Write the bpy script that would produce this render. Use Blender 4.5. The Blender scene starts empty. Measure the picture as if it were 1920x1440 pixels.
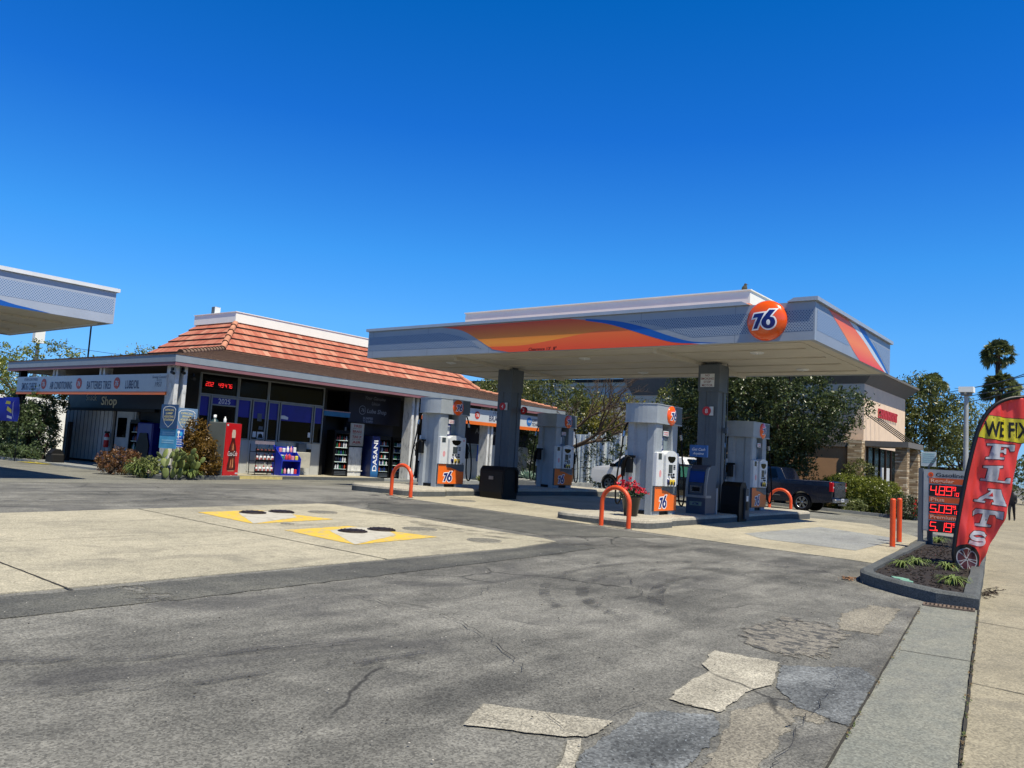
import bpy, bmesh, math, random
from mathutils import Vector, Matrix
from mathutils.geometry import tessellate_polygon
PI = math.pi
scene = bpy.context.scene
C = scene.collection
# ------------------------------------------------------------------ camera
MW = [[0.6134234836977388, -0.7875184539723076, 0.05938277781643871],
      [0.10647920377154863, 0.007966234430173073, -0.9942830171903675],
      [0.7825431673794788, 0.6162395830860511, 0.0887410132104819]]
FPX = 1506.6
EYE = Vector((0, 0, 1.5))
cam_d = bpy.data.cameras.new('camera'); cam = bpy.data.objects.new('camera', cam_d); C.objects.link(cam)
cam_d.sensor_width = 36; cam_d.lens = FPX / 1920 * 36; cam_d.clip_start = 0.05; cam_d.clip_end = 3000
r0, r1, r2 = [Vector(r) for r in MW]
m3 = Matrix((r0, -r1, -r2)).transposed()
cam.matrix_world = Matrix.Translation(EYE) @ m3.to_4x4()
scene.camera = cam
# ------------------------------------------------------------------ light
SUN_DIR = Vector((-0.15, -0.48, 1.0)).normalized()      # towards the sun
world = bpy.data.worlds.new('World'); scene.world = world; world.use_nodes = True
wn = world.node_tree; wn.nodes.clear()
sky = wn.nodes.new('ShaderNodeTexSky'); sky.sky_type = 'NISHITA'; sky.sun_disc = False
sky.sun_elevation = math.asin(SUN_DIR.z); sky.sun_rotation = math.atan2(SUN_DIR.x, SUN_DIR.y)
sky.air_density = 1.0; sky.dust_density = 0.25; sky.ozone_density = 4.5; sky.altitude = 200
# clear deep-blue spring sky: Nishita sky graded by elevation
wtc = wn.nodes.new('ShaderNodeTexCoord'); wsp = wn.nodes.new('ShaderNodeSeparateXYZ'); wn.links.new(wtc.outputs['Generated'], wsp.inputs[0])
wr_ = wn.nodes.new('ShaderNodeValToRGB'); EXPO = 0.25; ke = 1 / 2 ** EXPO
els = wr_.color_ramp.elements
SKYT = [(0.0, (.42, .74, 1.30)), (.06, (.42, .80, 1.36)), (.155, (.40, .96, 1.45)), (.235, (.258, .955, 1.55)), (.38, (.083, .70, 1.53)), (.52, (.013, .67, 1.40)), (.64, (.12, .36, .62)), (1.0, (.25, .26, .30))]
while len(els) < len(SKYT): els.new(.5)
for e_, (p_, c_) in zip(els, SKYT): e_.position = p_; e_.color = (c_[0] * ke, c_[1] * ke, c_[2] * ke, 1)
wn.links.new(wsp.outputs[2], wr_.inputs[0])
hs = wn.nodes.new('ShaderNodeVectorMath'); hs.operation = 'MULTIPLY'
bg = wn.nodes.new('ShaderNodeBackground'); bg.inputs['Strength'].default_value = 0.115
wo = wn.nodes.new('ShaderNodeOutputWorld')
wn.links.new(sky.outputs[0], hs.inputs[0]); wn.links.new(wr_.outputs[0], hs.inputs[1]); wn.links.new(hs.outputs[0], bg.inputs[0]); wn.links.new(bg.outputs[0], wo.inputs[0])
sl = bpy.data.lights.new('sun', 'SUN'); sl.energy = 5.0; sl.angle = math.radians(0.5); sl.color = (1.0, 0.925, 0.77)
so = bpy.data.objects.new('sun', sl); C.objects.link(so); so.rotation_euler = SUN_DIR.to_track_quat('Z', 'Y').to_euler(); so.location = (0, 0, 40)
scene.view_settings.view_transform = 'Standard'; scene.view_settings.look = 'None'
scene.view_settings.exposure = EXPO; scene.view_settings.gamma = 1.0
scene.cycles.max_bounces = 6; scene.cycles.diffuse_bounces = 3; scene.cycles.transparent_max_bounces = 12

# ------------------------------------------------------------------ measuring helpers
YK = [(-400, 0), (2, 0), (4, .06), (9, .13), (13, .21), (16.5, .28), (20, .22), (24, .10), (400, .10)]
XK = [(-400, 0), (23, 0), (31, -.12), (38, -.44), (46, -.50), (900, -.50)]
def pl(K, v):
    for (a, b), (c, d) in zip(K, K[1:]):
        if v <= c: return b + (d - b) * (v - a) / (c - a)
    return K[-1][1]
def G(x, y): return pl(XK, x) + pl(YK, y)
def ray(px, py):
    u, v = (px - 960) / FPX, (py - 720) / FPX
    return r0 * u + r1 * v + r2
def seen(px, py, X=None, Y=None, z=None):
    """world point at a known distance plane, measured from the survey photograph"""
    d = ray(px, py)
    if X is not None: t = X / d.x
    elif Y is not None: t = Y / d.y
    else: t = (z - 1.5) / d.z
    return EYE + d * t

BL = Vector((14.6 * math.cos(math.radians(1.36)) - 25 * math.sin(math.radians(1.36)), 14.6 * math.sin(math.radians(1.36)) + 25 * math.cos(math.radians(1.36)), 0)); BR = math.radians(1.36)
def seenb(px, py, lx=None, ly=None):
    """same, in the service building's own frame"""
    Ri = Matrix.Rotation(-BR, 3, 'Z'); d = Ri @ ray(px, py); o = Ri @ (EYE - BL)
    t = (lx - o.x) / d.x if lx is not None else (ly - o.y) / d.y
    return o + d * t
# ------------------------------------------------------------------ materials
MATS = {}
def hexc(h):
    h = h.lstrip('#'); c = [int(h[i:i+2], 16) / 255 for i in (0, 2, 4)]
    return tuple(((x / 12.92) if x <= .04045 else ((x + .055) / 1.055) ** 2.4) for x in c) + (1,)
def col(c): return hexc(c) if isinstance(c, str) else (tuple(c) + (1,) if len(c) == 3 else c)
class NT:
    def __init__(s, name):
        s.m = bpy.data.materials.new(name); s.m.use_nodes = True; s.t = s.m.node_tree; s.n = s.t.nodes
        s.b = s.n['Principled BSDF']; s.out = s.n['Material Output']
        s.tc = None
    def coord(s, which='Object'):
        if s.tc is None: s.tc = s.n.new('ShaderNodeTexCoord')
        return s.tc.outputs[which]
    def link(s, a, b): s.t.links.new(a, b)
    def noise(s, scale, detail=4, rough=.55, vec=None, dist=0):
        n = s.n.new('ShaderNodeTexNoise'); n.inputs['Scale'].default_value = scale; n.inputs['Detail'].default_value = detail
        n.inputs['Roughness'].default_value = rough; n.inputs['Distortion'].default_value = dist
        s.link(vec or s.coord(), n.inputs['Vector']); return n.outputs['Fac']
    def voro(s, scale, feature='F1', vec=None, rnd=1.0, out='Distance'):
        n = s.n.new('ShaderNodeTexVoronoi'); n.feature = feature; n.inputs['Scale'].default_value = scale; n.inputs['Randomness'].default_value = rnd
        s.link(vec or s.coord(), n.inputs['Vector']); return n.outputs[out]
    def mapping(s, sc=(1, 1, 1), rot=(0, 0, 0), loc=(0, 0, 0), vec=None):
        n = s.n.new('ShaderNodeMapping'); n.inputs['Scale'].default_value = sc; n.inputs['Rotation'].default_value = rot; n.inputs['Location'].default_value = loc
        s.link(vec or s.coord(), n.inputs['Vector']); return n.outputs[0]
    def ramp(s, fac, stops, interp='LINEAR'):
        n = s.n.new('ShaderNodeValToRGB'); n.color_ramp.interpolation = interp; e = n.color_ramp.elements
        while len(e) < len(stops): e.new(0.5)
        for i, (p, c) in enumerate(stops):
            e[i].position = p; e[i].color = col(c) if not isinstance(c, (int, float)) else (c, c, c, 1)
        s.link(fac, n.inputs[0]); return n.outputs[0]
    def mix(s, fac, a, b, mode='MIX'):
        n = s.n.new('ShaderNodeMix'); n.data_type = 'RGBA'; n.blend_type = mode; n.clamp_result = True
        for sock, v in ((n.inputs[0], fac), (n.inputs[6], a), (n.inputs[7], b)):
            if hasattr(v, 'is_output') or hasattr(v, 'node'): s.link(v, sock)
            elif isinstance(v, (int, float)): sock.default_value = v
            else: sock.default_value = col(v)
        return n.outputs[2]
    def math(s, op, a, b=0.0, c=0.0):
        n = s.n.new('ShaderNodeMath'); n.operation = op
        for sock, v in zip(n.inputs, (a, b, c)):
            if hasattr(v, 'node'): s.link(v, sock)
            else: sock.default_value = v
        return n.outputs[0]
    def sep(s, vec=None):
        n = s.n.new('ShaderNodeSeparateXYZ'); s.link(vec or s.coord(), n.inputs[0]); return n.outputs
    def bump(s, h, strength=.3, dist=.01):
        n = s.n.new('ShaderNodeBump'); n.inputs['Strength'].default_value = strength; n.inputs['Distance'].default_value = dist
        s.link(h, n.inputs['Height']); s.link(n.outputs[0], s.b.inputs['Normal'])
    def done(s, color=None, rough=.7, metal=0, spec=.5):
        if color is not None:
            if hasattr(color, 'node'): s.link(color, s.b.inputs['Base Color'])
            else: s.b.inputs['Base Color'].default_value = col(color)
        if hasattr(rough, 'node'): s.link(rough, s.b.inputs['Roughness'])
        else: s.b.inputs['Roughness'].default_value = rough
        s.b.inputs['Metallic'].default_value = metal; s.b.inputs['Specular IOR Level'].default_value = spec
        return s.m
def paint(name, c, rough=.5, metal=0, var=.12, scale=3, spec=.5, bump=0, coat=0, worn=None):
    """procedural paint / plastic / metal: colour varied by grime noise"""
    if name in MATS: return MATS[name]
    t = NT(name); c = col(c)
    n1 = t.noise(scale, 5); n2 = t.noise(scale * 11, 3)
    f = t.math('MULTIPLY_ADD', n1, .65, t.math('MULTIPLY', n2, .35))
    lo = tuple(x * (1 - var * 2) for x in c[:3]); hi = tuple(min(1, x * (1 + var)) for x in c[:3])
    k = t.ramp(f, [(.3, lo), (.68, hi)])
    if worn:
        ws = t.ramp(t.noise(16, 6, .75), [(worn[1], 0), (worn[1] + .04, 1)]); gr_ = t.ramp(t.noise(2.2, 5, .7, vec=t.mapping(sc=(1, 1, .3))), [(.5, 0), (.8, .5)])
        k = t.mix(gr_, k, tuple(x * .55 for x in c[:3])); k = t.mix(t.math('MULTIPLY', ws, .8), k, worn[0])
    if bump: t.bump(n2, bump, .01)
    if coat: t.b.inputs['Coat Weight'].default_value = coat; t.b.inputs['Coat Roughness'].default_value = .06
    t.done(k, t.math('MULTIPLY_ADD', n1, .15, max(.03, rough - .07)), metal, spec)
    MATS[name] = t.m; return t.m
def emit(name, c, strength=1.0):
    if name in MATS: return MATS[name]
    t = NT(name); t.b.inputs['Emission Color'].default_value = col(c); t.b.inputs['Emission Strength'].default_value = strength
    MATS[name] = t.done(c, .5); return t.m

# ------------------------------------------------------------------ mesh builder
class MB:
    def __init__(s): s.v = []; s.f = []; s.m = []; s.sm = []
    def add(s, vs, fs, mi=0, smooth=False, M=None):
        o = len(s.v)
        for p in vs:
            p = Vector(p)
            s.v.append(M @ p if M is not None else p)
        for f in fs: s.f.append([o + i for i in f]); s.m.append(mi); s.sm.append(smooth)
        return s
    def box(s, x0, x1, y0, y1, z0, z1, mi=0, M=None, bev=0):
        if x1 < x0: x0, x1 = x1, x0
        if y1 < y0: y0, y1 = y1, y0
        if z1 < z0: z0, z1 = z1, z0
        if bev:
            b = min(bev, (x1 - x0) / 2.1, (y1 - y0) / 2.1)
            poly = [(x0 + b, y0), (x1 - b, y0), (x1, y0 + b), (x1, y1 - b), (x1 - b, y1), (x0 + b, y1), (x0, y1 - b), (x0, y0 + b)]
            ins = [(min(max(x, x0 + b * .8), x1 - b * .8), min(max(y, y0 + b * .8), y1 - b * .8)) for x, y in poly]
            vs = [(x, y, z0) for x, y in poly] + [(x, y, z1 - b * .8) for x, y in poly] + [(x, y, z1) for x, y in ins]
            fs = [list(range(7, -1, -1)), list(range(16, 24))]
            for k in (0, 8):
                fs += [[k + i, k + (i + 1) % 8, k + 8 + (i + 1) % 8, k + 8 + i] for i in range(8)]
            return s.add(vs, fs, mi, False, M)
        vs = [(x0, y0, z0), (x1, y0, z0), (x1, y1, z0), (x0, y1, z0), (x0, y0, z1), (x1, y0, z1), (x1, y1, z1), (x0, y1, z1)]
        return s.add(vs, [(0, 3, 2, 1), (4, 5, 6, 7), (0, 1, 5, 4), (1, 2, 6, 5), (2, 3, 7, 6), (3, 0, 4, 7)], mi, False, M)
    def prism(s, poly, a, b, mi=0, axis='z', M=None, smooth=False):
        """extrude 2-D polygon from a to b along axis. axis z: (x,y); y: (x,z); x: (y,z)"""
        f = {'z': lambda p, t: (p[0], p[1], t), 'y': lambda p, t: (p[0], t, p[1]), 'x': lambda p, t: (t, p[0], p[1])}[axis]
        n = len(poly)
        area = sum(poly[i][0] * poly[(i + 1) % n][1] - poly[(i + 1) % n][0] * poly[i][1] for i in range(n))
        P = list(poly) if area > 0 else list(poly)[::-1]
        flip = (axis == 'y')
        vs = [f(p, a) for p in P] + [f(p, b) for p in P]
        fs = [list(range(n))[::-1], list(range(n, 2 * n))] + [[i, (i + 1) % n, n + (i + 1) % n, n + i] for i in range(n)]
        if flip != (b < a): fs = [x[::-1] for x in fs]
        o = len(s.f); s.add(vs, fs, mi, False, M)
        if smooth:
            for i in range(o + 2, len(s.f)): s.sm[i] = True
        return s
    def cyl(s, p0, p1, r0_, r1_=None, n=12, mi=0, caps=True, smooth=True, M=None):
        r1_ = r0_ if r1_ is None else r1_
        p0, p1 = Vector(p0), Vector(p1); d = (p1 - p0)
        q = d.to_track_quat('Z', 'Y').to_matrix()
        vs = []
        for p, r in ((p0, r0_), (p1, r1_)):
            for i in range(n):
                a = 2 * PI * i / n; vs.append(p + q @ Vector((r * math.cos(a), r * math.sin(a), 0)))
        s.add(vs, [[i, (i + 1) % n, n + (i + 1) % n, n + i] for i in range(n)], mi, smooth, M)
        if caps: s.add(vs, [list(range(n))[::-1], list(range(n, 2 * n))], mi, False, M)
        return s
    def tube(s, pts, r, n=8, mi=0, caps=True, M=None):
        pts = [Vector(p) for p in pts]; k = len(pts)
        rs = r if isinstance(r, (list, tuple)) else [r] * k
        T = [((pts[min(i + 1, k - 1)] - pts[max(i - 1, 0)]) or Vector((0, 0, 1))).normalized() for i in range(k)]
        up = Vector((0, 0, 1)) if abs(T[0].z) < .9 else Vector((1, 0, 0))
        N = T[0].cross(up).normalized(); vs = []
        for i in range(k):
            N = (N - T[i] * N.dot(T[i])).normalized(); B = T[i].cross(N)
            for j in range(n):
                a = 2 * PI * j / n; vs.append(pts[i] + (N * math.cos(a) + B * math.sin(a)) * rs[i])
        fs = []
        for i in range(k - 1):
            for j in range(n): fs.append([i * n + j, i * n + (j + 1) % n, (i + 1) * n + (j + 1) % n, (i + 1) * n + j])
        s.add(vs, fs, mi, True, M)
        if caps: s.add(vs, [list(range(n))[::-1], list(range((k - 1) * n, k * n))], mi, False, M)
        return s
    def lathe(s, prof, n=20, mi=0, M=None, c=(0, 0)):
        vs = []; k = len(prof)
        for r, z in prof:
            for j in range(n):
                a = 2 * PI * j / n; vs.append((c[0] + r * math.cos(a), c[1] + r * math.sin(a), z))
        fs = []
        for i in range(k - 1):
            for j in range(n): fs.append([i * n + j, i * n + (j + 1) % n, (i + 1) * n + (j + 1) % n, (i + 1) * n + j])
        return s.add(vs, fs, mi, True, M)
    def ico(s, c, r, mi=0, sub=2, sc=(1, 1, 1), M=None, jitter=0, rnd=random):
        bm = bmesh.new(); bmesh.ops.create_icosphere(bm, subdivisions=sub, radius=1)
        vs = [Vector((v.co.x * sc[0], v.co.y * sc[1], v.co.z * sc[2])) * r * (1 + rnd.uniform(-jitter, jitter)) + Vector(c) for v in bm.verts]
        fs = [[v.index for v in f.verts] for f in bm.faces]; bm.free()
        return s.add(vs, fs, mi, True, M)
    def poly(s, pts, mi=0, M=None): return s.add(pts, [list(range(len(pts)))], mi, False, M)
    def decal(s, pts2, O, U, V, off=0, mi=0):
        """flat polygon given in (u,v) on plane O,U,V, lifted by off along U x V; concave allowed"""
        O, U, V = Vector(O), Vector(U), Vector(V); N = U.cross(V).normalized()
        vs = [O + U * p[0] + V * p[1] + N * off for p in pts2]
        tr = tessellate_polygon([[Vector((p[0], p[1], 0)) for p in pts2]])
        fs = []
        for t in tr:
            a, b, c = [pts2[i] for i in t]
            ar = (b[0] - a[0]) * (c[1] - a[1]) - (c[0] - a[0]) * (b[1] - a[1])
            fs.append(t if ar > 0 else t[::-1])
        return s.add(vs, [list(f) for f in fs], mi)
    def text(s, body, O, U, V, h, mi=0, off=.004, bold=0.0, shear=0.0, fit=None, align='CENTER', space=1.0, mapf=None):
        cu = bpy.data.curves.new('t', 'FONT'); cu.body = body; cu.size = 1; cu.offset = bold; cu.shear = shear; cu.align_x = align; cu.space_character = space
        cu.resolution_u = 3
        o = bpy.data.objects.new('t', cu); C.objects.link(o)
        me = bpy.data.meshes.new_from_object(o.evaluated_get(bpy.context.evaluated_depsgraph_get()))
        bpy.data.objects.remove(o)
        O, U, V = Vector(O), Vector(U), Vector(V); N = U.cross(V).normalized()
        xs = [v.co.x for v in me.vertices] or [0]; w = max(xs) - min(xs) or 1
        sx = (fit / w) if fit else h / .72
        sy = h / .72
        pts = [(v.co.x * sx, v.co.y * sy) for v in me.vertices]
        fs = [list(p.vertices) for p in me.polygons]
        if mapf:
            bm = bmesh.new(); bv = [bm.verts.new((a, b, 0)) for a, b in pts]
            for f in fs:
                try: bm.faces.new([bv[i] for i in f])
                except ValueError: pass
            for k in range(-14, 15):
                for co, no in (((k * 4, 0, 0), (1, 0, 0)), ((0, k * 4, 0), (0, 1, 0))): bmesh.ops.bisect_plane(bm, geom=bm.verts[:] + bm.edges[:] + bm.faces[:], dist=1e-5, plane_co=co, plane_no=no)
            bm.verts.index_update(); vs = [mapf(v.co.x, v.co.y) for v in bm.verts]; fs = [[v.index for v in f.verts] for f in bm.faces]; bm.free()
        else: vs = [O + U * a + V * b + N * off for a, b in pts]
        s.add(vs, fs, mi); bpy.data.meshes.remove(me); bpy.data.curves.remove(cu)
        return s
    def build(s, name, mats, parent=None, loc=None, rot=None):
        me = bpy.data.meshes.new(name); me.from_pydata([tuple(v) for v in s.v], [], s.f)
        if not isinstance(mats, (list, tuple)): mats = [mats]
        for m in mats: me.materials.append(m)
        me.polygons.foreach_set('material_index', s.m); me.polygons.foreach_set('use_smooth', s.sm); me.update()
        o = bpy.data.objects.new(name, me); C.objects.link(o)
        if parent is not None: o.parent = parent
        if loc is not None: o.location = loc
        if rot is not None: o.rotation_euler = rot
        return o
def tag(o, label=None, cat=None, group=None, kind=None):
    if label: o['label'] = label
    if cat: o['category'] = cat
    if group: o['group'] = group
    if kind: o['kind'] = kind
    return o
def thing(name, label, cat, loc=(0, 0, 0), rz=0, group=None):
    o = bpy.data.objects.new(name, None); C.objects.link(o); o.location = loc; o.rotation_euler = (0, 0, rz); o.empty_display_size = .2
    return tag(o, label, cat, group)
def dup(root, loc, rz=None, label=None, group=None):
    r = root.copy(); C.objects.link(r); r.location = loc
    if rz is not None: r.rotation_euler = (0, 0, rz)
    if label: r['label'] = label
    if group: r['group'] = group
    for ch in list(root.children):
        c = ch.copy(); C.objects.link(c); c.parent = r
        for g_ in ch.children:
            d = g_.copy(); C.objects.link(d); d.parent = c
    return r
# ---- the 76 numerals, traced: (x,y) in units, box about 0..1 high
SEVEN = [(.02, .92), (.58, .95), (.47, .70), (.20, .12), (-.03, .12), (.24, .72), (-.05, .70)]
def ell(cx, cy, rx, ry, n=22, rot=0):
    return [(cx + rx * math.cos(2 * PI * i / n) , cy + ry * math.sin(2 * PI * i / n)) for i in range(n)]
def six(e=0):
    bowl = [(.80 + (.36 + e) * math.cos(math.radians(a)), .44 + (.34 + e) * math.sin(math.radians(a))) for a in range(150, 420, 15)]
    return bowl + [(.88 + e * .6, .72 + e), (1.14 + e * 1.6, 1.10 + e), (.84 - e * .6, 1.10 + e)]
def grow(poly, e):
    n = len(poly); out = []
    ar = sum(poly[i][0] * poly[(i + 1) % n][1] - poly[(i + 1) % n][0] * poly[i][1] for i in range(n))
    sg = 1 if ar > 0 else -1
    for i in range(n):
        a, b, c = Vector(poly[i - 1]), Vector(poly[i]), Vector(poly[(i + 1) % n])
        d1 = (b - a).normalized(); d2 = (c - b).normalized()
        n1 = Vector((d1.y, -d1.x)) * sg; n2 = Vector((d2.y, -d2.x)) * sg
        k = n1 + n2; L = k.length
        k = k / (L * L) * 2 if L > .5 else k
        out.append(tuple(b + k * e))
    return out
def numerals(mb, O, U, V, h, mi_w=0, mi_b=1, off=.004, f=None):
    """the white-edged navy numerals, centred on O. f(u,v,lift) maps to a curved surface when given"""
    O, U, V = Vector(O), Vector(U), Vector(V); N = U.cross(V).normalized()
    g = lambda u, v, l: O + U * u + V * v + N * l
    F = f or g
    cx, cy = .56, .60
    def put(poly, lift, mi):
        P = [((x - cx) * h, (y - cy) * h) for x, y in poly]
        if f: vs, fs = cutpoly(P, [i * h * .08 for i in range(-12, 13)], [i * h * .08 for i in range(-12, 13)])
        else:
            vs = P; fs = []
            for t in tessellate_polygon([[Vector((p[0], p[1], 0)) for p in P]]):
                a, b, c = [P[i] for i in t]; ar = (b[0] - a[0]) * (c[1] - a[1]) - (c[0] - a[0]) * (b[1] - a[1])
                fs.append(list(t) if ar > 0 else list(t)[::-1])
        mb.add([F(x, y, lift) for x, y in vs], fs, mi)
    put(grow(SEVEN, .075), off, mi_w); put(grow(six(), .075), off * 1.35, mi_w)
    put(SEVEN, off * 1.7, mi_b); put(six(), off * 2.05, mi_b)
    put(ell(.81, .43, .10, .15), off * 2.5, mi_w)
def cutpoly(poly, us, vs_):
    bm = bmesh.new()
    vv = [bm.verts.new((p[0], p[1], 0)) for p in poly]
    tr = tessellate_polygon([[Vector((p[0], p[1], 0)) for p in poly]])
    for t in tr:
        a, b, c = [poly[i] for i in t]
        ar = (b[0] - a[0]) * (c[1] - a[1]) - (c[0] - a[0]) * (b[1] - a[1])
        if abs(ar) < 1e-9: continue
        t = t if ar > 0 else t[::-1]
        try: bm.faces.new([vv[i] for i in t])
        except ValueError: pass
    for co, no in [((u, 0, 0), (1, 0, 0)) for u in us] + [((0, v, 0), (0, 1, 0)) for v in vs_]:
        bmesh.ops.bisect_plane(bm, geom=bm.verts[:] + bm.edges[:] + bm.faces[:], dist=1e-5, plane_co=co, plane_no=no)
    bm.verts.index_update()
    r = [(v.co.x, v.co.y) for v in bm.verts], [[v.index for v in f.verts] for f in bm.faces]
    bm.free(); return r
def drape(mb, poly, off=.004, mi=0, thick=0):
    vs, fs = cutpoly(poly, [k[0] for k in XK[1:-1]], [k[0] for k in YK[1:-1]])
    mb.add([(x, y, G(x, y) + off) for x, y in vs], fs, mi)
    if thick:
        n = len(poly); ar = sum(poly[i][0] * poly[(i + 1) % n][1] - poly[(i + 1) % n][0] * poly[i][1] for i in range(n))
        P = poly if ar > 0 else poly[::-1]
        for i in range(n):
            a, b = P[i], P[(i + 1) % n]
            K = max(1, int(math.hypot(b[0] - a[0], b[1] - a[1]) / .5)); 
            for j in range(K):
                p = [a[0] + (b[0] - a[0]) * j / K, a[1] + (b[1] - a[1]) * j / K]; q = [a[0] + (b[0] - a[0]) * (j + 1) / K, a[1] + (b[1] - a[1]) * (j + 1) / K]
                mb.add([(p[0], p[1], G(*p) + off - thick), (q[0], q[1], G(*q) + off - thick), (q[0], q[1], G(*q) + off), (p[0], p[1], G(*p) + off)], [(0, 1, 2, 3)], mi)
def wobble(poly, amp, seg=.25, seed=1):
    """ragged outline"""
    rd = random.Random(seed); out = []
    n = len(poly)
    for i in range(n):
        a, b = Vector(poly[i]), Vector(poly[(i + 1) % n]); L = (b - a).length; k = max(1, int(L / seg)); nn = Vector((-(b - a).y, (b - a).x)).normalized()
        for j in range(k):
            p = a + (b - a) * j / k
            if j: p = p + nn * rd.uniform(-amp, amp)
            out.append((p.x, p.y))
    return out
# ================================================================== GROUND MATERIALS
def asphalt_mat(name, lo, hi, speck=.5, stains=True, cracks=True, scale=1.0, fleck='#8f8d86'):
    t = NT(name)
    big = t.noise(.35, 5, .6); mid = t.noise(1.7, 6, .65, dist=.6)
    streak = t.noise(1.0, 4, .6, vec=t.mapping(sc=(.35, 2.6, 1), rot=(0, 0, math.radians(12))))
    fine = t.noise(70 * scale, 3, .7)
    f = t.math('MULTIPLY_ADD', big, .45, t.math('MULTIPLY_ADD', mid, .3, t.math('MULTIPLY', streak, .3)))
    base = t.ramp(f, [(.42, lo), (.52, tuple((a + b) / 2 for a, b in zip(col(lo)[:3], col(hi)[:3]))), (.60, hi)])
    v = t.voro(88 * scale, out='Color')
    g = t.sep(v)[0]
    base = t.mix(.50, base, t.mix(g, (0.06, .06, .06), (0.92, .92, .90)), 'OVERLAY')
    base = t.mix(t.math('MULTIPLY', t.ramp(fine, [(.62, 0), (.72, 1)]), speck), base, fleck)
    base = t.mix(t.math('MULTIPLY', t.ramp(fine, [(.3, 1), (.42, 0)]), .45), base, (.02, .02, .022))
    if stains:
        st = t.ramp(t.noise(.55, 3, .5, vec=t.mapping(loc=(7, 3, 0), sc=(.8, 1.5, 1)), dist=1.2), [(.57, 0), (.66, 1)])
        base = t.mix(t.math('MULTIPLY', st, .42), base, (.045, .045, .048))
        oil = t.ramp(t.voro(.8, vec=t.mapping(loc=(3.3, 1.7, 0))), [(.045, 1), (.075, 0)])
        base = t.mix(t.math('MULTIPLY', oil, .55), base, (.03, .03, .032))
    if cracks:
        wv = t.n.new('ShaderNodeVectorMath'); wv.operation = 'ADD'
        nz = t.n.new('ShaderNodeTexNoise'); nz.inputs['Scale'].default_value = 1.6; nz.inputs['Detail'].default_value = 5
        t.link(t.coord(), nz.inputs['Vector']); sc_ = t.n.new('ShaderNodeVectorMath'); sc_.operation = 'SCALE'; sc_.inputs['Scale'].default_value = .35
        t.link(nz.outputs['Color'], sc_.inputs[0]); t.link(t.coord(), wv.inputs[0]); t.link(sc_.outputs[0], wv.inputs[1])
        e = t.voro(.42, 'DISTANCE_TO_EDGE', vec=wv.outputs[0])
        cr = t.ramp(e, [(.0025, 1), (.007, 0)]); mask = t.ramp(t.noise(.5, 2, vec=t.mapping(loc=(11, 5, 0))), [(.5, 0), (.6, 1)])
        base = t.mix(t.math('MULTIPLY', t.math('MULTIPLY', cr, mask), .8), base, (.02, .02, .02))
    t.bump(t.math('MULTIPLY_ADD', g, .6, t.math('MULTIPLY', fine, .8)), .55, .006)
    return t.done(base, .88, spec=.3)
def concrete_mat(name, lo, hi, dirt='#5b5a55', dirt_amt=.35, scale=1.0, streaky=True):
    t = NT(name)
    big = t.noise(.5, 5, .6); fine = t.noise(55 * scale, 3, .75); mid = t.noise(6, 5, .6)
    f = t.math('MULTIPLY_ADD', big, .6, t.math('MULTIPLY', mid, .4))
    base = t.ramp(f, [(.35, lo), (.62, hi)])
    if streaky:
        sk = t.ramp(t.noise(1.3, 5, .65, vec=t.mapping(sc=(.5, 2.2, 1), rot=(0, 0, .2)), dist=.5), [(.5, 0), (.72, 1)])
        base = t.mix(t.math('MULTIPLY', sk, dirt_amt), base, dirt)
    base = t.mix(t.math('MULTIPLY', t.ramp(fine, [(.3, 1), (.5, 0)]), .35), base, dirt)
    base = t.mix(.42, base, t.mix(t.sep(t.voro(85, out='Color'))[0], (.1, .1, .1), (.8, .8, .78)), 'OVERLAY')
    blot = t.ramp(t.noise(1.1, 3, .6, vec=t.mapping(loc=(5, 1, 0)), dist=1.0), [(.55, 0), (.75, 1)]); base = t.mix(t.math('MULTIPLY', blot, dirt_amt), base, dirt)
    sp = t.ramp(t.voro(2.1, vec=t.mapping(loc=(.4, 9, 0))), [(.02, 1), (.035, 0)])
    base = t.mix(t.math('MULTIPLY', sp, .5), base, (.05, .05, .05))
    t.bump(fine, .3, .004)
    return t.done(base, .85, spec=.3)
M_asph = asphalt_mat('asphalt', '#51514e', '#82817b')
M_asph2 = asphalt_mat('asphalt_far', '#6b6b64', '#84837a', cracks=False)
M_dark = asphalt_mat('asphalt_patch_dark', '#4a4d4f', '#85898b', speck=.9, stains=False, cracks=False, scale=.75, fleck='#a9b2b8')
M_tan = asphalt_mat('asphalt_worn_tan', '#6f6b62', '#928d80', speck=.6, stains=False)
M_conc = concrete_mat('concrete_slab', '#9a9583', '#b9b29d')
M_pad = concrete_mat('concrete_pad', '#9c9581', '#b8b099', dirt_amt=.3)
M_util = concrete_mat('concrete_grey', '#85888a', '#9c9e9a', dirt_amt=.3)
M_apron = concrete_mat('concrete_apron', '#747872', '#8d8d82', dirt='#5d6164', dirt_amt=.4)
M_side = concrete_mat('concrete_sidewalk', '#888270', '#a39b86', dirt_amt=.3)
M_whitec = asphalt_mat('concrete_bare', '#7f7b70', '#b9b4a5', speck=.5, scale=1.1, fleck='#d8d4c8')
M_joint = paint('joint_dirt', '#3a372f', .95, var=.3, scale=9)
M_kerb = concrete_mat('kerb_grey_paint', '#505354', '#636767', dirt='#3f4244', dirt_amt=.5)
M_kerbtop = concrete_mat('island_concrete', '#a39d8e', '#bbb5a5', dirt_amt=.3)
M_mulch = NT('mulch')
_c = M_mulch.voro(38, out='Color'); _d = M_mulch.noise(26, 4, .7)
_b = M_mulch.mix(M_mulch.sep(_c)[0], (.008, .006, .005), (.036, .026, .020))
_b = M_mulch.mix(M_mulch.ramp(_d, [(.6, 0), (.75, .6)]), _b, (.14, .11, .08))
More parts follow.
